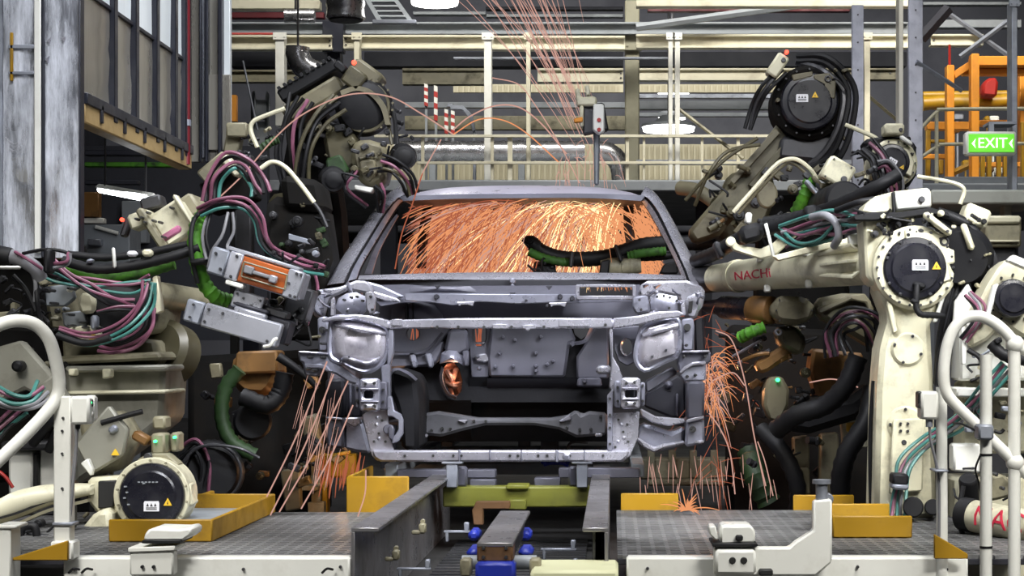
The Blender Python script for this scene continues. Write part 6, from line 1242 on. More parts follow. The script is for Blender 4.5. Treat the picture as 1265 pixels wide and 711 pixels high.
# spot weld gun
G = rp(316, 337, 17); GY = 7.0
def gb(nm, m, u, v, w_, h, Y_, d, bev=.006): x, y = G(u, v); return rb(l1, nm, m, x, y, w_, h, 17, Y_, d, bev)
gb('transformer_body', GAL, 0, 0, 118, 34, GY, .14); gb('transformer_face', TRO, 10, 0, 62, 32, GY-.012, .03, .004); gb('end_plate', GUN, -29, 0, 17, 35, GY-.022, .05, .005); gb('end_plate', GUN, 48, 0, 20, 36, GY-.022, .05, .005); gb('connector_block', GAL, -49, 0, 22, 33, GY-.02, .1, .006); gb('top_bar', GUN, 4, -20, 92, 5, GY-.01, .1, .004); gb('white_corner', WH, -22, 21, 22, 6, GY-.02, .06, .004)
Fm = [(-18, -9), (38, -9), (40, 9), (-16, 9)]
for a, c in zip(Fm, Fm[1:]+Fm[:1]): xa = G(*a); xb = G(*c); pt(l1, 'busbar_frame', COP if False else CRD, [(*[xa[0]+8*0, xa[1]], GY-.025), (xb[0], xb[1], GY-.025)], 1.2, 6, 0)
gb('shunt', GH, 6, 0, 38, 5, GY-.035, .03, .004); gb('shunt_terminal', GH, -10, -1, 12, 10, GY-.04, .03, .004); gb('shunt_terminal', GUN, 22, 1, 10, 9, GY-.045, .03, .004)
b = MB(); b.bolts([G(u, v) for u, v in ((-29, -13), (-29, 13), (48, -14), (48, 14), (42, 0), (-55, -9), (-44, 8), (54, -14), (54, 14))], GY-.024, 1.9, .014); b.done('bolt', MET, l1)
gb('gun_neck', GUN, 0, 37, 38, 22, GY+.02, .1, .005); b = MB(); b.bolts([G(u, v) for u, v in ((-15, 31), (15, 31), (-15, 43), (15, 43), (-6, 34), (6, 40))], GY+.018, 1.6, .014); b.done('bolt', MET, l1)
H = rp(286, 398, 16)
def hb(nm, m, u, v, w_, h, Y_, d, bev=.006): x, y = H(u, v); return rb(l1, nm, m, x, y, w_, h, 16, Y_, d, bev)
hb('lower_plate', GUN, 12, 0, 98, 30, GY-.02, .06); hb('lower_plate_end', GAL, -49, 0, 22, 28, GY-.01, .05); hb('plate_step', GUN, 18, -17, 40, 8, GY-.015, .06); hb('neck_base', SDD, 18, -24, 42, 5, GY+.0, .1); hb('lower_body', SDD, 30, -6, 80, 30, GY+.05, .14)
b = MB(); b.bolts([H(u, v) for u, v in ((-32, -8), (-33, 8), (-14, -8), (-52, -8), (-52, 8), (48, 10))], GY-.022, 1.8, .014); b.done('bolt', MET, l1)
pt(l1, 'cable_end', WH, [(326, 428, GY-.06), (334, 426, GY-.07), (338, 420, GY-.07), (342, 418, GY-.06)], 2.2, 8)
gb('gun_mount', MET, 30, 40, 44, 10, GY+.06, .1); gb('gun_mount', MET, 60, 20, 30, 40, GY+.2, .14); clutter(l1, 262, 296, 390, 330, GY+.1, GY+.3, 14, [MET, BK, CRD, GAL, BK], 51, 3, 7); clutter(l1, 330, 360, 390, 430, GY+.15, GY+.4, 18, [MET, BK, OLV, BK], 52, 4, 10)
drum(l1, 'base_hub', OLV, (195, 430, 7.6), (215, 440, 7.7), 40, [(0, .8), (.2, 1), (1, 1)])
clutter(l1, 62, 346, 140, 420, 7.35, 7.5, 22, [CRD, MET, CRD, GRY, BK], 53, 3, 8); clutter(l1, 0, 340, 60, 400, 7.1, 7.4, 18, [MET, BK, BK, CRD], 54, 4, 10); clutter(l1, 100, 560, 160, 640, 7.15, 7.3, 12, [MET, BK, CRD], 55, 4, 9); clutter(l1, 10, 430, 80, 470, 7.2, 7.4, 10, [CRD, MET, BK, GRY], 56, 4, 9)
# grey robot shoulder plate far left, white cabinet
l0 = thing('control_cabinet', 'white cabinet at the lower left behind the handrail', 'cabinet', P(35, 620, 7.4))
b = MB(); b.pbox(10, 556, 40, 612, 7.3, .3, .01); b.done('body', WH, l0); b = MB(); b.pbox(41, 560, 47, 612, 7.3, .05, .004); b.done('slot', INK, l0); b = MB(); b.pbox(48, 552, 72, 616, 7.32, .3, .01); b.done('door', WH, l0); b = MB(); b.pbox(0, 545, 76, 556, 7.25, .35, .01); b.done('lid', MET, l0); b = MB(); q = P(40, 612, 7.4); b.box(q.x-.1, q.x+.1, 7.35, 7.5, DK, q.z, .005); b.done('plinth', MET, l0)
l00 = thing('industrial_robot', 'grey painted robot arm plate at the left border inside the handrail loop', 'robot arm', P(30, 560, 7.15))
parts(l00, [('plate', GCR, [(-10, 430), (26, 420), (70, 470), (66, 500), (30, 480), (-10, 500)], 7.15, .06, .01), ('back', DARK, [(-10, 400), (60, 404), (70, 560), (-10, 600)], 7.5, .2, .02), ('black_knob', BK, circ(20, 452, 7, 14), 7.08, .07, .01), ('plate', GCR, [(44, 478), (66, 462), (84, 490), (70, 510)], 7.1, .05, .008), ('post', CRD, [(12, 374), (20, 372), (20, 400), (12, 400)], 7.2, .05, .006), ('bar', CRD, [(-10, 386), (14, 384), (14, 393), (-10, 396)], 7.22, .05, .005)])
pt(l00, 'tube', BK, [(40, 548, 7.05), (66, 520, 7.0), (74, 524, 7.0), (60, 556, 7.05)], 6, 10); pt(l00, 'red_cable', RD, [(-10, 576, 7.1), (6, 588, 7.1), (16, 602, 7.1)], 2.2, 8)
# pipes under the link at far left
lp = thing('pipe_cluster', 'dark pipe fittings at the lower left under the curved robot link', 'pipes', P(40, 690, 6.5))
pt(lp, 'elbow', BK, [(24, 668, 6.5), (28, 652, 6.5), (42, 650, 6.5), (46, 664, 6.5)], 5, 12); pt(lp, 'pipe', MET, [(14, 660, 6.55), (60, 664, 6.55)], 5, 12, 0); rb(lp, 'block', BK, 78, 640, 16, 30, 0, 6.65, .1); clutter(lp, 14, 645, 70, 690, 6.5, 6.7, 14, [MET, BK, OLV, BK], 61, 4, 8)

# ================= raised robot, upper left
Y = 9.4
l2 = thing('welding_robot', 'dark raised welding robot at upper left with slanted cream arm and black hoses', 'robot', P(420, 420, Y))
rb(l2, 'arm_box', CRDD, 386, 122, 82, 22, -31, Y, .3, .015); rb(l2, 'arm_gear_rack', BK, 380, 98, 82, 16, -31, Y+.05, .25, .01)
b = MB()
for k in range(10): R_ = rp(380, 98, -31); b.prot(*R_(-36+8*k, -9), 4, 5, -31, Y+.03, .2, .002)
b.done('rack_tooth', BK, l2)
rb(l2, 'head_box', CRDD, 450, 92, 40, 27, 36, Y-.05, .2, .015); rb(l2, 'head_box', OLV, 437, 96, 26, 24, 36, Y-.1, .1, .01); lamp_dot(l2, 437, 77, Y-.06, LEDR, 3); rb(l2, 'head_cap', BK, 420, 82, 16, 10, 40, Y-.06, .1)
drum(l2, 'black_drum', BK, (450, 132, Y-.08), (450, 134, Y+.2), 36, [(0, .6), (.05, .85), (.2, 1), (1, 1)]); b = MB(); b.ring(450, 132, Y-.06, 28, 32, .06, 32); b.done('drum_ring', OLV, l2); boltring(l2, 452, 130, Y-.07, 33, 10, -80, 1.6, 150, CRDD)
b = MB(); b.strip([P(420, 112, Y-.1), P(440, 106, Y-.1), P(460, 112, Y-.1), P(476, 130, Y-.1), P(482, 154, Y-.1)], [P(422, 118, Y-.1), P(440, 112, Y-.1), P(456, 117, Y-.1), P(470, 133, Y-.1), P(476, 154, Y-.1)], .06); b.done('curved_guard', CRDD, l2)
for k in range(6): rb(l2, 'fin', [CRDD, OLV][k % 2], 392+k*5, 140-k*3.2, 5, 44, 40+k*3, Y-.06, .1, .006)
parts(l2, [('wrist_casting', OLV, [(398, 166), (420, 150), (440, 166), (446, 200), (424, 214), (404, 200)], Y-.05, .25, .02), ('knuckle_casting', CRDD, [(432, 178), (450, 170), (476, 178), (480, 200), (474, 226), (458, 232), (440, 222), (434, 200)], Y-.15, .25, .025), ('knuckle_plate', CRDD, [(444, 198), (462, 196), (468, 212), (456, 224), (444, 216)], Y-.18, .06, .01), ('bright_foot', WH, [(438, 228), (462, 232), (458, 238), (438, 234)], Y-.2, .08, .005), ('shadow_backing', DARK, [(360, 140), (400, 130), (420, 260), (430, 420), (330, 420), (340, 250)], Y+.3, .3, .03), ('left_post', OLV, [(330, 240), (400, 230), (410, 330), (340, 340)], Y+.1, .2, .03),
   ('green_patch', GND, [(402, 196), (420, 190), (432, 210), (416, 224), (404, 216)], Y-.12, .06, .01)])
for (x, y, r) in ((412, 222, 17), (500, 194, 16)): drum(l2, 'corrugated_motor', BK, (x, y, Y-.2), (x-4, y-2, Y+.1), r, [(0, .4), (.02, .6), (.04, .6), (.05, .85)]+[(.1+.09*k, 1 if k % 2 else .88) for k in range(10)]+[(1, .9)])
clutter(l2, 436, 176, 480, 230, Y-.24, Y-.16, 14, [CRDD, OLV, MET, CRDD], 71, 3, 7); clutter(l2, 370, 130, 450, 215, Y-.12, Y, 26, [OLV, MET, BK, CRDD, OLV], 72, 4, 10); clutter(l2, 460, 130, 510, 240, Y-.1, Y+.1, 14, [MET, BK, OLV, BK], 73, 3, 8)
hoses(l2, [(372, 120, Y-.1), (360, 150, Y-.12), (356, 190, Y-.12), (362, 240, Y-.1)], [BK, PK, DARK, BK, BK], 2.6, 6, seed=31, jit=.7); hoses(l2, [(420, 126, Y-.12), (392, 150, Y-.15), (374, 190, Y-.15), (370, 250, Y-.1)], [OLV, BK, DARK, OLV], 2.6, 6, seed=32, jit=.6); hoses(l2, [(470, 200, Y-.2), (486, 205, Y-.2), (502, 220, Y-.18), (510, 240, Y-.1)], [BK, BK, PK, OLV, BK], 2, 5, seed=33); hoses(l2, [(466, 228, Y-.2), (472, 240, Y-.2), (470, 262, Y-.1)], [PK, BK, BK], 2, 5, seed=34); hoses(l2, [(440, 210, Y-.22), (428, 232, Y-.22), (452, 256, Y-.1)], [PK, BK], 1.8, 4, seed=35)
hoses(l2, [(478, 128, Y-.05), (486, 150, Y-.05), (488, 178, Y-.05)], [BK, BK, OLV], 2.2, 5, seed=36)
pt(l2, 'guard_tube', CR, [(352, 134, 9.0), (330, 142, 9.0), (313, 150, 9.0), (310, 162, 9.0), (318, 182, 9.0)], 2.8, 8)
lx = thing('sensor_block', 'pale valve block between the booth end and the raised left robot', 'valve block', P(295, 190, 9.2))
rb(lx, 'block', CRD, 292, 160, 26, 18, 0, 9.2, .1); rb(lx, 'block', CRD, 286, 178, 18, 26, 10, 9.25, .1); clutter(lx, 280, 160, 340, 200, 9.1, 9.3, 16, [BK, MET, CRD, BK], 81, 3, 7); pt(lx, 'green_hose', GND, [(322, 184, 9.1), (334, 176, 9.1), (344, 172, 9.1)], 6, 10, 5, .2); rb(lx, 'stand', MET, 300, 300, 20, 220, 0, 9.4, .1)
rb(lx, 'cream_head', CRD, 264, 206, 42, 18, -40, 8.9, .15); rb(lx, 'cream_head', CR, 284, 204, 10, 30, -40, 8.85, .12); rb(lx, 'dark_body', DARK, 280, 235, 60, 40, -20, 9.0, .2)

# ================= dark robot between the weld gun and the car
Y = 8.8
l3 = thing('welding_robot', 'dark robot in shadow left of the car, partly hidden by the weld gun', 'robot', P(340, 640, Y))
parts(l3, [('body', DARK, [(330, 240), (400, 250), (410, 320), (390, 380), (340, 380), (322, 300)], Y, .3, .04), ('upper', DARK, [(345, 215), (395, 222), (402, 262), (350, 258)], Y-.05, .3, .03), ('lower', DARK, [(230, 440), (400, 430), (400, 640), (230, 640)], Y+.5, .3, .04), ('ochre_cup', BRN, [(288, 436), (342, 436), (344, 462), (336, 480), (326, 490), (300, 488), (286, 476), (284, 460)], Y-.3, .25, .03), ('ochre_rim', BRN, [(292, 434), (342, 432), (343, 460), (288, 462)], Y-.35, .2, .01), ('cream_tab', CRDD, [(258, 449), (272, 448), (274, 466), (260, 468)], Y-.3, .05, .006), ('blue_glint_bar', GAL, [(356, 288), (384, 296), (384, 302), (356, 296)], Y-.1, .04, .004), ('pale_link', CRDD, [(372, 516), (390, 510), (398, 560), (380, 575)], Y, .1, .012), ('pale_plate', CRDD, [(346, 580), (370, 578), (372, 628), (352, 632)], Y, .06, .008)])  # the glint bar gives the bluish highlight on the casting a shape
pt(l3, 'green_hose', GND, [(296, 456, Y-.4), (278, 480, Y-.4), (274, 515, Y-.4), (286, 545, Y-.4), (314, 562, Y-.38)], 10, 12, 6, .15); drum(l3, 'black_motor', BK, (262, 584, Y-.5), (262, 580, Y), 40, [(0, .75), (.05, .9), (.1, 1), (1, 1)]); b = MB(); b.ring(262, 584, Y-.52, 34, 37, .03, 32); b.done('motor_ring', MET, l3)
drum(l3, 'black_motor', BK, (312, 520, Y-.35), (312, 520, Y), 24); pt(l3, 'black_hose', BK, [(300, 490, Y-.4), (330, 500, Y-.42), (346, 485, Y-.4), (352, 460, Y-.4)], 12, 12, 6, .1); pt(l3, 'gun_arm', BK, [(344, 440, Y-.45), (366, 455, Y-.45), (384, 470, Y-.45), (392, 480, Y-.45)], 6, 10, 6, 0, 3)
clutter(l3, 330, 250, 410, 340, Y-.15, Y, 22, [OLV, MET, BK, OLV, GND], 91, 4, 11); clutter(l3, 240, 450, 400, 600, Y-.2, Y+.3, 34, [MET, BK, OLV, BK, BRN], 92, 5, 13); clutter(l3, 370, 520, 430, 600, Y-.1, Y+.3, 14, [CRDD, OLV, YE, MET], 93, 4, 11)
hoses(l3, [(220, 560, Y-.5), (240, 550, Y-.52), (256, 570, Y-.52), (250, 610, Y-.5)], [PK, BK, BK], 2.2, 5, seed=40); hoses(l3, [(380, 330, Y-.3), (384, 360, Y-.3), (374, 400, Y-.3)], [PK, BK, BK], 2, 6, seed=41); pt(l3, 'conduit_arc', MET, [(222, 575, Y-.55), (246, 552, Y-.55), (290, 552, Y-.55), (320, 565, Y-.5)], 2, 8)
# yellow pieces lit by the sparks low at left
b = MB(); b.pbox(392, 560, 440, 590, 9.1, .1, .01); b.pbox(398, 590, 404, 640, 9.12, .1); b.done('yellow_clamp_stand', YE, label='yellow clamp stand behind the falling sparks left of the car', cat='stand')
b = MB(); b.pbox(380, 620, 400, 640, 9.0, .08); b.pbox(372, 600, 392, 606, 9.0, .2); b.pbox(384, 560, 396, 640, 9.1, .08); b.done('cream_clamp_stand', CRD, label='dim cream stand left of the yellow clamp stand', cat='stand')

# ================= hose pack and gun head inside and above the car
Y = 10.1
GND2 = mat('dimmed_green_sleeve', (.03, .11, .008), .7, 0, 1, (.004, .006, .003), 16, .3, var=.35)  # sleeve green darkened to offset the light of the weld arc
hp = thing('cabin_dress_pack', 'black robot hose pack with green sleeve reaching into the car through the windscreen opening', 'hose pack', P(745, 335, Y))
pt(hp, 'black_hose', BK, [(650, 304, Y), (656, 300, Y), (668, 310, Y), (690, 318, Y), (720, 320, Y), (750, 317, Y), (775, 309, Y), (800, 302, Y), (840, 300, Y), (880, 300, Y)], 10, 14, 8, .07)
pt(hp, 'green_sleeve', GND2, [(654, 311, Y-.06), (670, 318, Y-.07), (690, 323, Y-.07), (704, 324, Y-.06)], 6, 10, 6, .15); pt(hp, 'green_sleeve', GND2, [(776, 316, Y-.06), (790, 313, Y-.07), (808, 311, Y-.07), (822, 310, Y-.06)], 6, 10, 6, .15); pt(hp, 'black_hose', BK, [(760, 318, Y-.02), (790, 318, Y-.02), (815, 317, Y-.02), (836, 314, Y)], 5, 10, 6, .1); rb(hp, 'strap', MET, 706, 320, 5, 20, 5, Y-.14, .06); rb(hp, 'strap', MET, 764, 312, 5, 22, -20, Y-.14, .06)
drum(hp, 'wrist_motor', CRD, (742, 331, Y-.05), (792, 328, Y-.05), 12, [(0, .8), (.15, .9), (.2, 1), (.5, 1), (.52, .9), (.7, .9), (.75, 1), (1, .7)]); parts(hp, [('gun_foot', BK, [(660, 322), (684, 324), (688, 338), (658, 338)], Y-.05, .1, .01), ('bracket', BK, [(742, 322), (754, 320), (752, 338), (740, 338)], Y-.12, .06, .008), ('bracket', BK, [(820, 326), (836, 322), (838, 338), (814, 338)], Y-.1, .06, .008)])
clutter(hp, 658, 322, 690, 336, Y-.1, Y-.05, 6, [BK, MET], 95, 3, 6)
gh = thing('gun_head', 'small cream weld gun head standing above the middle of the car roof', 'weld gun', P(729, 165, 11))
parts(gh, [('jaw', CR, [(710, 110), (716, 108), (718, 120), (734, 118), (738, 122), (736, 130), (712, 130)], 11, .1, .01), ('left_finger', CR, [(716, 130), (721, 130), (721, 156), (716, 156)], 11, .08, .008), ('right_plate', WH, [(733, 128), (746, 128), (747, 162), (740, 166), (732, 160)], 10.95, .08, .008), ('body', MET, [(720, 130), (746, 126), (752, 160), (720, 166)], 11.05, .1, .01), ('foot', OR, [(709, 146), (720, 144), (720, 150), (709, 151)], 10.98, .06, .005), ('top_cap', CR, [(722, 106), (727, 104), (730, 116), (724, 118)], 11.0, .06, .006), ('neck', GRY, [(733, 164), (741, 163), (741, 180), (740, 228), (734, 228)], 11.1, .06, .01)])
b = MB(); b.disc(740, 148, 10.94, 2.6, .02, 12); b.disc(740, 160, 10.94, 2.6, .02, 12); b.done('red_cap', RD, gh)
# ---------------------------------------------------------------- white handrails, posts and junction boxes in front
Y = 5.75
hl = thing('stair_handrail', 'thick white tube handrail loop at the left border', 'handrail', P(78, 690, Y))
b = MB(); b.ptube([(-14, 408, 5.6), (4, 399, 5.62), (24, 396, 5.64), (44, 401, 5.67), (60, 418, 5.7), (69, 446, 5.73), (73, 472, Y), (70, 490, Y), (58, 508, 5.72), (30, 538, 5.67), (-14, 580, 5.6)], 8.2, 18, 8); b.done('tube', WH, hl)
b = MB(); b.pbox(66, 489, 87, 672, Y-.01, .05, .004); b.done('square_post', WH, hl)
b = MB(); b.pbox(64, 645, 90, 649, Y-.02, .07, .003); b.done('post_clip', GAL, hl); b = MB(); b.bolts([(77, 516), (76, 560), (76, 603), (76, 532)], Y-.012, 1.6, .01); b.done('bolt', MET, hl)
b = MB(); b.pbox(62, 668, 90, 692, Y-.02, .08, .006); b.done('foot', WH, hl)
pt(hl, 'cable', GH, [(95, 524, Y-.02), (94, 560, Y-.01), (90, 600, Y-.01), (86, 640, Y), (76, 668, Y)], 1.8, 8); pt(hl, 'cable', GH, [(98, 524, Y-.02), (94, 545, Y-.01), (88, 600, Y), (84, 640, Y)], 1.2, 8)
jb = thing('junction_box', 'white junction box with a green light on the left handrail post', 'box', P(101, 525, Y-.03))
b = MB(); b.pbox(86, 489, 110, 524, Y-.06, .07, .008); b.pbox(104, 488, 116, 520, Y-.03, .05, .008); b.done('body', WH, jb); b = MB(); b.pbox(108.5, 493, 114.5, 502, Y-.032, .02, .002); b.done('lamp_window', INK, jb); lamp_dot(jb, 111.5, 497, Y-.035, LED, 2.0); b = MB(); b.disc(111, 511, Y-.035, 3.6, .03, 12); b.done('gland', WH, jb); b = MB(); b.cyl(P(96, 524, Y-.02), P(96, 529, Y-.02), .008); b.done('cable_gland', MET, jb)
Y = 5.7
hr = thing('stair_handrail', 'thick white tube handrail loop at the right with ball joints', 'handrail', P(1254, 711, Y))
b = MB(); b.ptube([(1254, 424, Y), (1242, 410, Y), (1226, 397, Y), (1208, 390, Y), (1190, 394, Y), (1176, 410, Y), (1168, 436, Y), (1166, 466, Y), (1170, 486, Y), (1184, 503, Y), (1210, 528, Y), (1252, 569, Y), (1290, 606, Y)], 7.2, 18, 8); b.done('tube', WH, hr)
b = MB(); b.ptube([(1253, 420, Y), (1253, 740, Y)], 7.6, 18, 0); b.done('upright', WH, hr)
for y in (425, 571):
    b = MB(); r = L(11.5, Y); b.lathe(P(1254, y, Y), (0, 0, 1), [(-r, r*.1), (-r*.8, r*.62), (-r*.4, r*.93), (0, r), (r*.4, r*.93), (r*.8, r*.62), (r, r*.1)], 20); b.done('ball_joint', WH, hr)
b = MB(); b.ptube([(1254, 425, Y), (1300, 452, Y)], 7.2, 18, 0); b.done('tube', WH, hr)
b = MB(); b.ptube([(1163, 478, Y+.08), (1164, 720, Y+.08)], 7, 16, 0); b.done('upright', WH, hr); b = MB(); b.pbox(1155, 580, 1172, 583, Y, .1, .003); b.done('post_clip', GAL, hr)
wp = thing('white_pipe_post', 'white round post standing in front of the right handrail', 'post', P(1218, 720, 5.4))
b = MB(); b.ptube([(1218, 438, 5.4), (1218, 740, 5.4)], 7.4, 18, 0); b.done('pipe', WH, wp); b = MB(); b.pbox(1209, 524, 1228, 543, 5.35, .07, .006); b.done('clamp', GAL, wp)
for y in (676, 562): b = MB(); b.lathe(P(1218, y, 5.4), (0, 0, 1), [(-.002, L(7.9, 5.4)), (.005, L(7.9, 5.4))], 18); b.done('black_tie', BK, wp)
b = MB(); b.ptube([(1228, 532, 5.38), (1236, 534, 5.38), (1240, 530, 5.38)], 2.2, 8); b.ptube([(1210, 534, 5.38), (1190, 524, 5.5), (1178, 522, 5.6)], 1.5, 8); b.done('cable_stub', BK, wp)
b = MB(); b.ptube([(1211, 562, 5.38), (1205, 580, 5.4), (1210, 600, 5.45), (1214, 640, 5.4)], 1.3, 8); b.done('black_cable', BK, wp)
jr = thing('junction_box', 'white junction box on the upright of the right handrail', 'box', P(1146, 520, Y+.05))
b = MB(); b.pbox(1138, 483, 1160, 518, Y, .08, .008); b.done('body', WH, jr); b = MB(); b.pbox(1134, 483, 1139, 504, Y+.01, .05, .004); b.bolts([(1136, 486), (1136, 500)], Y+.005, 1.6); b.done('side_clip', MET, jr); b = MB(); b.cyl(P(1148, 518, Y+.03), P(1148, 527, Y+.03), .011); b.done('cable_gland', GAL, jr); pt(jr, 'cable', GH, [(1148, 526, Y+.03), (1150, 545, Y+.03), (1156, 570, Y+.04), (1160, 600, Y+.05), (1160, 680, Y+.05)], 1.8, 8)
# ---------------------------------------------------------------- weld sparks: thin glowing droplets' paths, each a bent sliver of real geometry
def streak(bm, p0, v, t0, t1, r, n=7, g=9.8, drag=.0):
    pts = []
    for k in range(n+1):
        t = t0+(t1-t0)*k/n; pts.append(p0+v*t+Vector((0, 0, -.5*g*t*t)))
    rows = []
    for i, p in enumerate(pts):
        d = (pts[min(i+1, n)]-pts[max(i-1, 0)]).normalized(); u = d.cross(Vector((0, 1, 0)))
        if u.length < 1e-4: u = Vector((1, 0, 0))
        u.normalize(); w_ = d.cross(u); rr = r*(.35+.65*math.sin(math.pi*min(1, (i+.6)/(n+.6))))
        rows.append([bm.verts.new(p+(u*math.cos(a)+w_*math.sin(a))*rr) for a in (0, 2.094, 4.189)])
    for i in range(n):
        for k in range(3): bm.faces.new((rows[i][k], rows[i][(k+1) % 3], rows[i+1][(k+1) % 3], rows[i+1][k]))
def shower(name, label, m, n, gen, seed):
    rr = random.Random(seed); b = MB()
    for k in range(n): streak(b.bm, *gen(rr))
    o = b.done(name, m, label=label, cat='sparks', kind='stuff'); return o
# in the cabin: fountain from the weld point, mostly thrown to the left, kept inside the glass frame
def vis(p0, v, t0, t1):
    """keep the path inside the opening and in front of the bulkhead"""
    while t1 > t0+.03:
        p = p0+v*t1+Vector((0, 0, -4.9*t1*t1))
        if p.y > 9.3 and p.y < 11.3 and p.z > CAMZ+.36 and abs(p.x-CX) < .72: break
        t1 -= .02
    return t1
def cabin(sx, spread, r):
    def g(rr):
        while True:
            x = rr.uniform(*spread)
            v = Vector((sx*(.3+2.6*rr.random()**1.5), rr.uniform(-1.0, .7), rr.uniform(-1.6, 1.0)))
            p0 = WELD+Vector((x, rr.uniform(-.35, .35), rr.uniform(-.06, .06)))
            t0 = rr.uniform(.0, .3); t1 = vis(p0, v, t0, t0+rr.uniform(.06, .26))
            top = p0.z+max(0, v.z)**2/19.6
            if t1 > t0+.05 and top < 2.225: return p0, v, t0, t1, r*rr.uniform(.6, 1.3)
    return g
def flash(rr):
    p0 = WELD+Vector((rr.uniform(-.16, .2), rr.uniform(-.1, .1), rr.uniform(-.05, .0))); v = Vector((rr.uniform(-2, 1.5), 0, rr.uniform(-.9, .1))); return p0, v, 0, rr.uniform(.02, .06), .004
shower('cabin_sparks', 'dense orange sparks arching down to the left inside the car', SP_ORA, 620, cabin(-1, (-.5, .2), .0034), 1)
shower('cabin_sparks', 'dull red sparks falling at the left of the car opening', SP_RED, 560, cabin(-1, (-.6, .1), .0032), 2)
shower('cabin_sparks', 'pale pink sparks crossing the orange shower inside the car', SP_PNK, 240, cabin(-1, (-.5, .3), .003), 14)
shower('cabin_sparks', 'white hot sparks around the weld point inside the car', SP_HOT, 190, cabin(-1, (-.1, .4), .0026), 3)
shower('weld_flash', 'white hot cluster at the weld point under the car roof', SP_HOT, 120, flash, 15)
shower('cabin_sparks', 'orange sparks spraying down to the right inside the car', SP_ORA, 420, cabin(1, (-.1, .45), .0036), 4)
# above the roof: rising to the upper left
def roof(rr):
    p0 = P(rr.uniform(722, 752), rr.uniform(150, 226), 11.6); a = rr.gauss(112, 5)
    v = Vector((math.cos(math.radians(a)), rr.uniform(-.1, .1), math.sin(math.radians(a))))*rr.uniform(5.5, 9); t0 = rr.uniform(0, .1); return p0, v, t0, t0+rr.uniform(.12, .3), .0028*rr.uniform(.6, 1.2)
shower('roof_sparks', 'pale sparks shooting up to the left above the car roof', SP_PNK, 42, roof, 5)
def roof2(rr):
    p0 = P(rr.uniform(690, 760), rr.uniform(170, 224), 11.5); v = Vector((rr.uniform(-.6, .9), 0, rr.uniform(-2.6, .8))); t0 = rr.uniform(0, .05); return p0, v, t0, t0+rr.uniform(.05, .11), .0026
shower('roof_sparks', 'orange sparks spilling over the duct bend above the car roof', SP_PNK, 44, roof2, 6)
# single long arcs
def arc(pts, Y, r, m, label):
    b = MB(); b.tube([P(x, y, Y) for x, y in pts], L(r, Y), 5, 8); b.done('spark_trail', m, label=label, cat='spark trail')
arc([(262, 252), (300, 216), (338, 172), (376, 140), (430, 117), (480, 119), (520, 140), (560, 166)], 9.0, .9, SP_PNK, 'long pale spark arc over the raised left robot')
arc([(560, 160), (580, 144), (610, 131), (640, 132), (668, 152), (700, 190)], 11.4, .9, SP_PNK, 'pale spark arc above the left half of the car roof')
arc([(560, 166), (590, 148), (620, 148), (650, 164), (690, 200)], 11.5, .8, SP_ORA, 'lower orange spark arc above the left half of the car roof')
arc([(512, 238), (524, 210), (545, 172)], 9.5, .8, SP_PNK, 'thin straight spark rising left of the pale middle post')
arc([(608, 96), (640, 104), (660, 128), (690, 176), (716, 226)], 11.6, .7, SP_PNK, 'thin spark arc falling beside the cream gun head')
arc([(488, 332), (496, 290), (508, 256), (522, 214)], 8.6, .8, SP_RED, 'thin red spark crossing the left windscreen pillar')
arc([(884, 408), (904, 420), (920, 470), (932, 540), (946, 600)], 8.0, .8, SP_PNK, 'pale spark arc falling right of the car beside the dark robot')
arc([(876, 510), (890, 530), (902, 560), (908, 610)], 7.9, .8, SP_PNK, 'short pale spark arc low right of the car')
arc([(880, 470), (905, 460), (920, 476)], 8.0, .8, SP_PNK, 'short spark hook right of the car corner')
arc([(1000, 472), (1030, 468), (1060, 478)], 7.9, .8, SP_PNK, 'thin spark line across the dark robot arm at right')
arc([(955, 612), (945, 570), (936, 545)], 7.6, .7, SP_PNK, 'thin spark dropping to the right deck')
# low left: slanting streaks falling to the deck
def lowleft(rr):
    x = rr.uniform(372, 430); y = rr.uniform(450, 560); Y_ = rr.uniform(7.4, 8.3); p0 = P(x, y, Y_); sl = rr.uniform(.1, .34)
    v = Vector((-sl*4.5, 0, -4.5)); t1 = min(rr.uniform(.03, .12), (p0.z-DK-.01)/6); return p0, v, 0, max(t1, .03), .0016*rr.uniform(.7, 1.3)
shower('deck_sparks', 'pale red sparks slanting down to the deck left of the car', SP_PNK, 20, lowleft, 7)
for k, (a, c) in enumerate((((404, 446), (316, 640)), ((412, 462), (334, 636)), ((430, 470), (345, 632)), ((436, 500), (372, 628)), ((452, 580), (442, 638)))):
    arc([a, ((a[0]+c[0])/2+4, (a[1]+c[1])/2), c], 7.3, .95, SP_PNK, ['leftmost long spark falling to the left deck', 'second long spark falling to the left deck', 'third long spark falling to the left deck', 'fourth long spark falling to the left deck', 'short spark landing beside the yellow guard plate'][k])
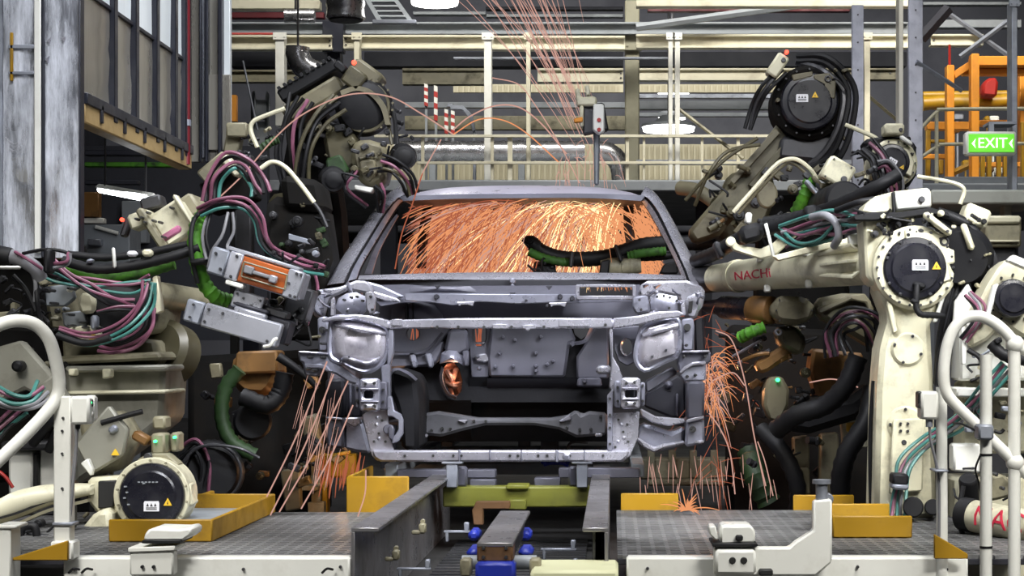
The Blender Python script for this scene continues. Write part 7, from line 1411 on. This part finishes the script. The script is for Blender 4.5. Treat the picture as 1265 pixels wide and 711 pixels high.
def lowleft2(rr):
    p0 = P(rr.uniform(396, 452), rr.uniform(556, 590), rr.uniform(8.4, 8.9)); v = Vector((rr.uniform(-.9, -.1), 0, -3)); return p0, v, 0, min(.08, max(.03, (p0.z-DK)/4)), .0032*rr.uniform(.7, 1.3)
shower('deck_sparks', 'orange sparks in a curtain under the left front corner of the car', SP_RED, 34, lowleft2, 8)
# right of the car
def right(rr):
    p0 = P(rr.uniform(868, 884), rr.uniform(440, 500), rr.uniform(8.35, 8.8)); v = Vector((rr.uniform(-.4, .9), rr.uniform(-.3, .3), rr.uniform(-.6, 1.2))); t0 = rr.uniform(0, .05); return p0, v, t0, t0+rr.uniform(.05, .16), .0028*rr.uniform(.6, 1.2)
shower('corner_sparks', 'orange sparks glowing behind the right front corner of the car', SP_ORA, 70, right, 9)
shower('corner_sparks', 'pale pink sparks tangled behind the right front corner of the car', SP_PNK, 50, right, 16)
def right2(rr):
    p0 = P(rr.uniform(868, 890), rr.uniform(380, 600), rr.uniform(8.35, 8.8)); a = rr.uniform(0, 6.28); v = Vector((math.cos(a), 0, math.sin(a)))*1.6; return p0, v, 0, rr.uniform(.05, .16), .0018
shower('corner_sparks', 'dull red spark lines scattered right of the car', SP_RED, 50, right2, 10)
def lowright(rr):
    p0 = P(rr.uniform(790, 960), rr.uniform(560, 600), rr.uniform(7.5, 9)); v = Vector((rr.uniform(-.5, .7), 0, -2.6)); return p0, v, 0, rr.uniform(.02, .07), .002
shower('deck_sparks', 'thin pale sparks falling behind the right deck', SP_PNK, 40, lowright, 11)
def floor_(rr):
    p0 = P(848, 630, 7.35); a = rr.uniform(.2, 2.9); v = Vector((math.cos(a), rr.uniform(-.5, .3), math.sin(a)))*rr.uniform(.4, 1.5); return p0, v, 0, rr.uniform(.02, .09), .003
shower('floor_sparks', 'small burst of orange sparks on the right deck beside the yellow guard plate', SP_ORA, 46, floor_, 12)
# through the firewall slots
def slot(rr):
    x, y = rr.choice(((510, 412), (592, 414), (590, 416), (508, 414))); p0 = P(x+rr.uniform(-6, 6), y-10, 9.0); v = Vector((rr.uniform(-.3, .1), 0, -1)); return p0, v, 0, .09, .003
shower('slot_sparks', 'orange sparks seen through the small holes of the firewall', SP_RED, 14, slot, 13)
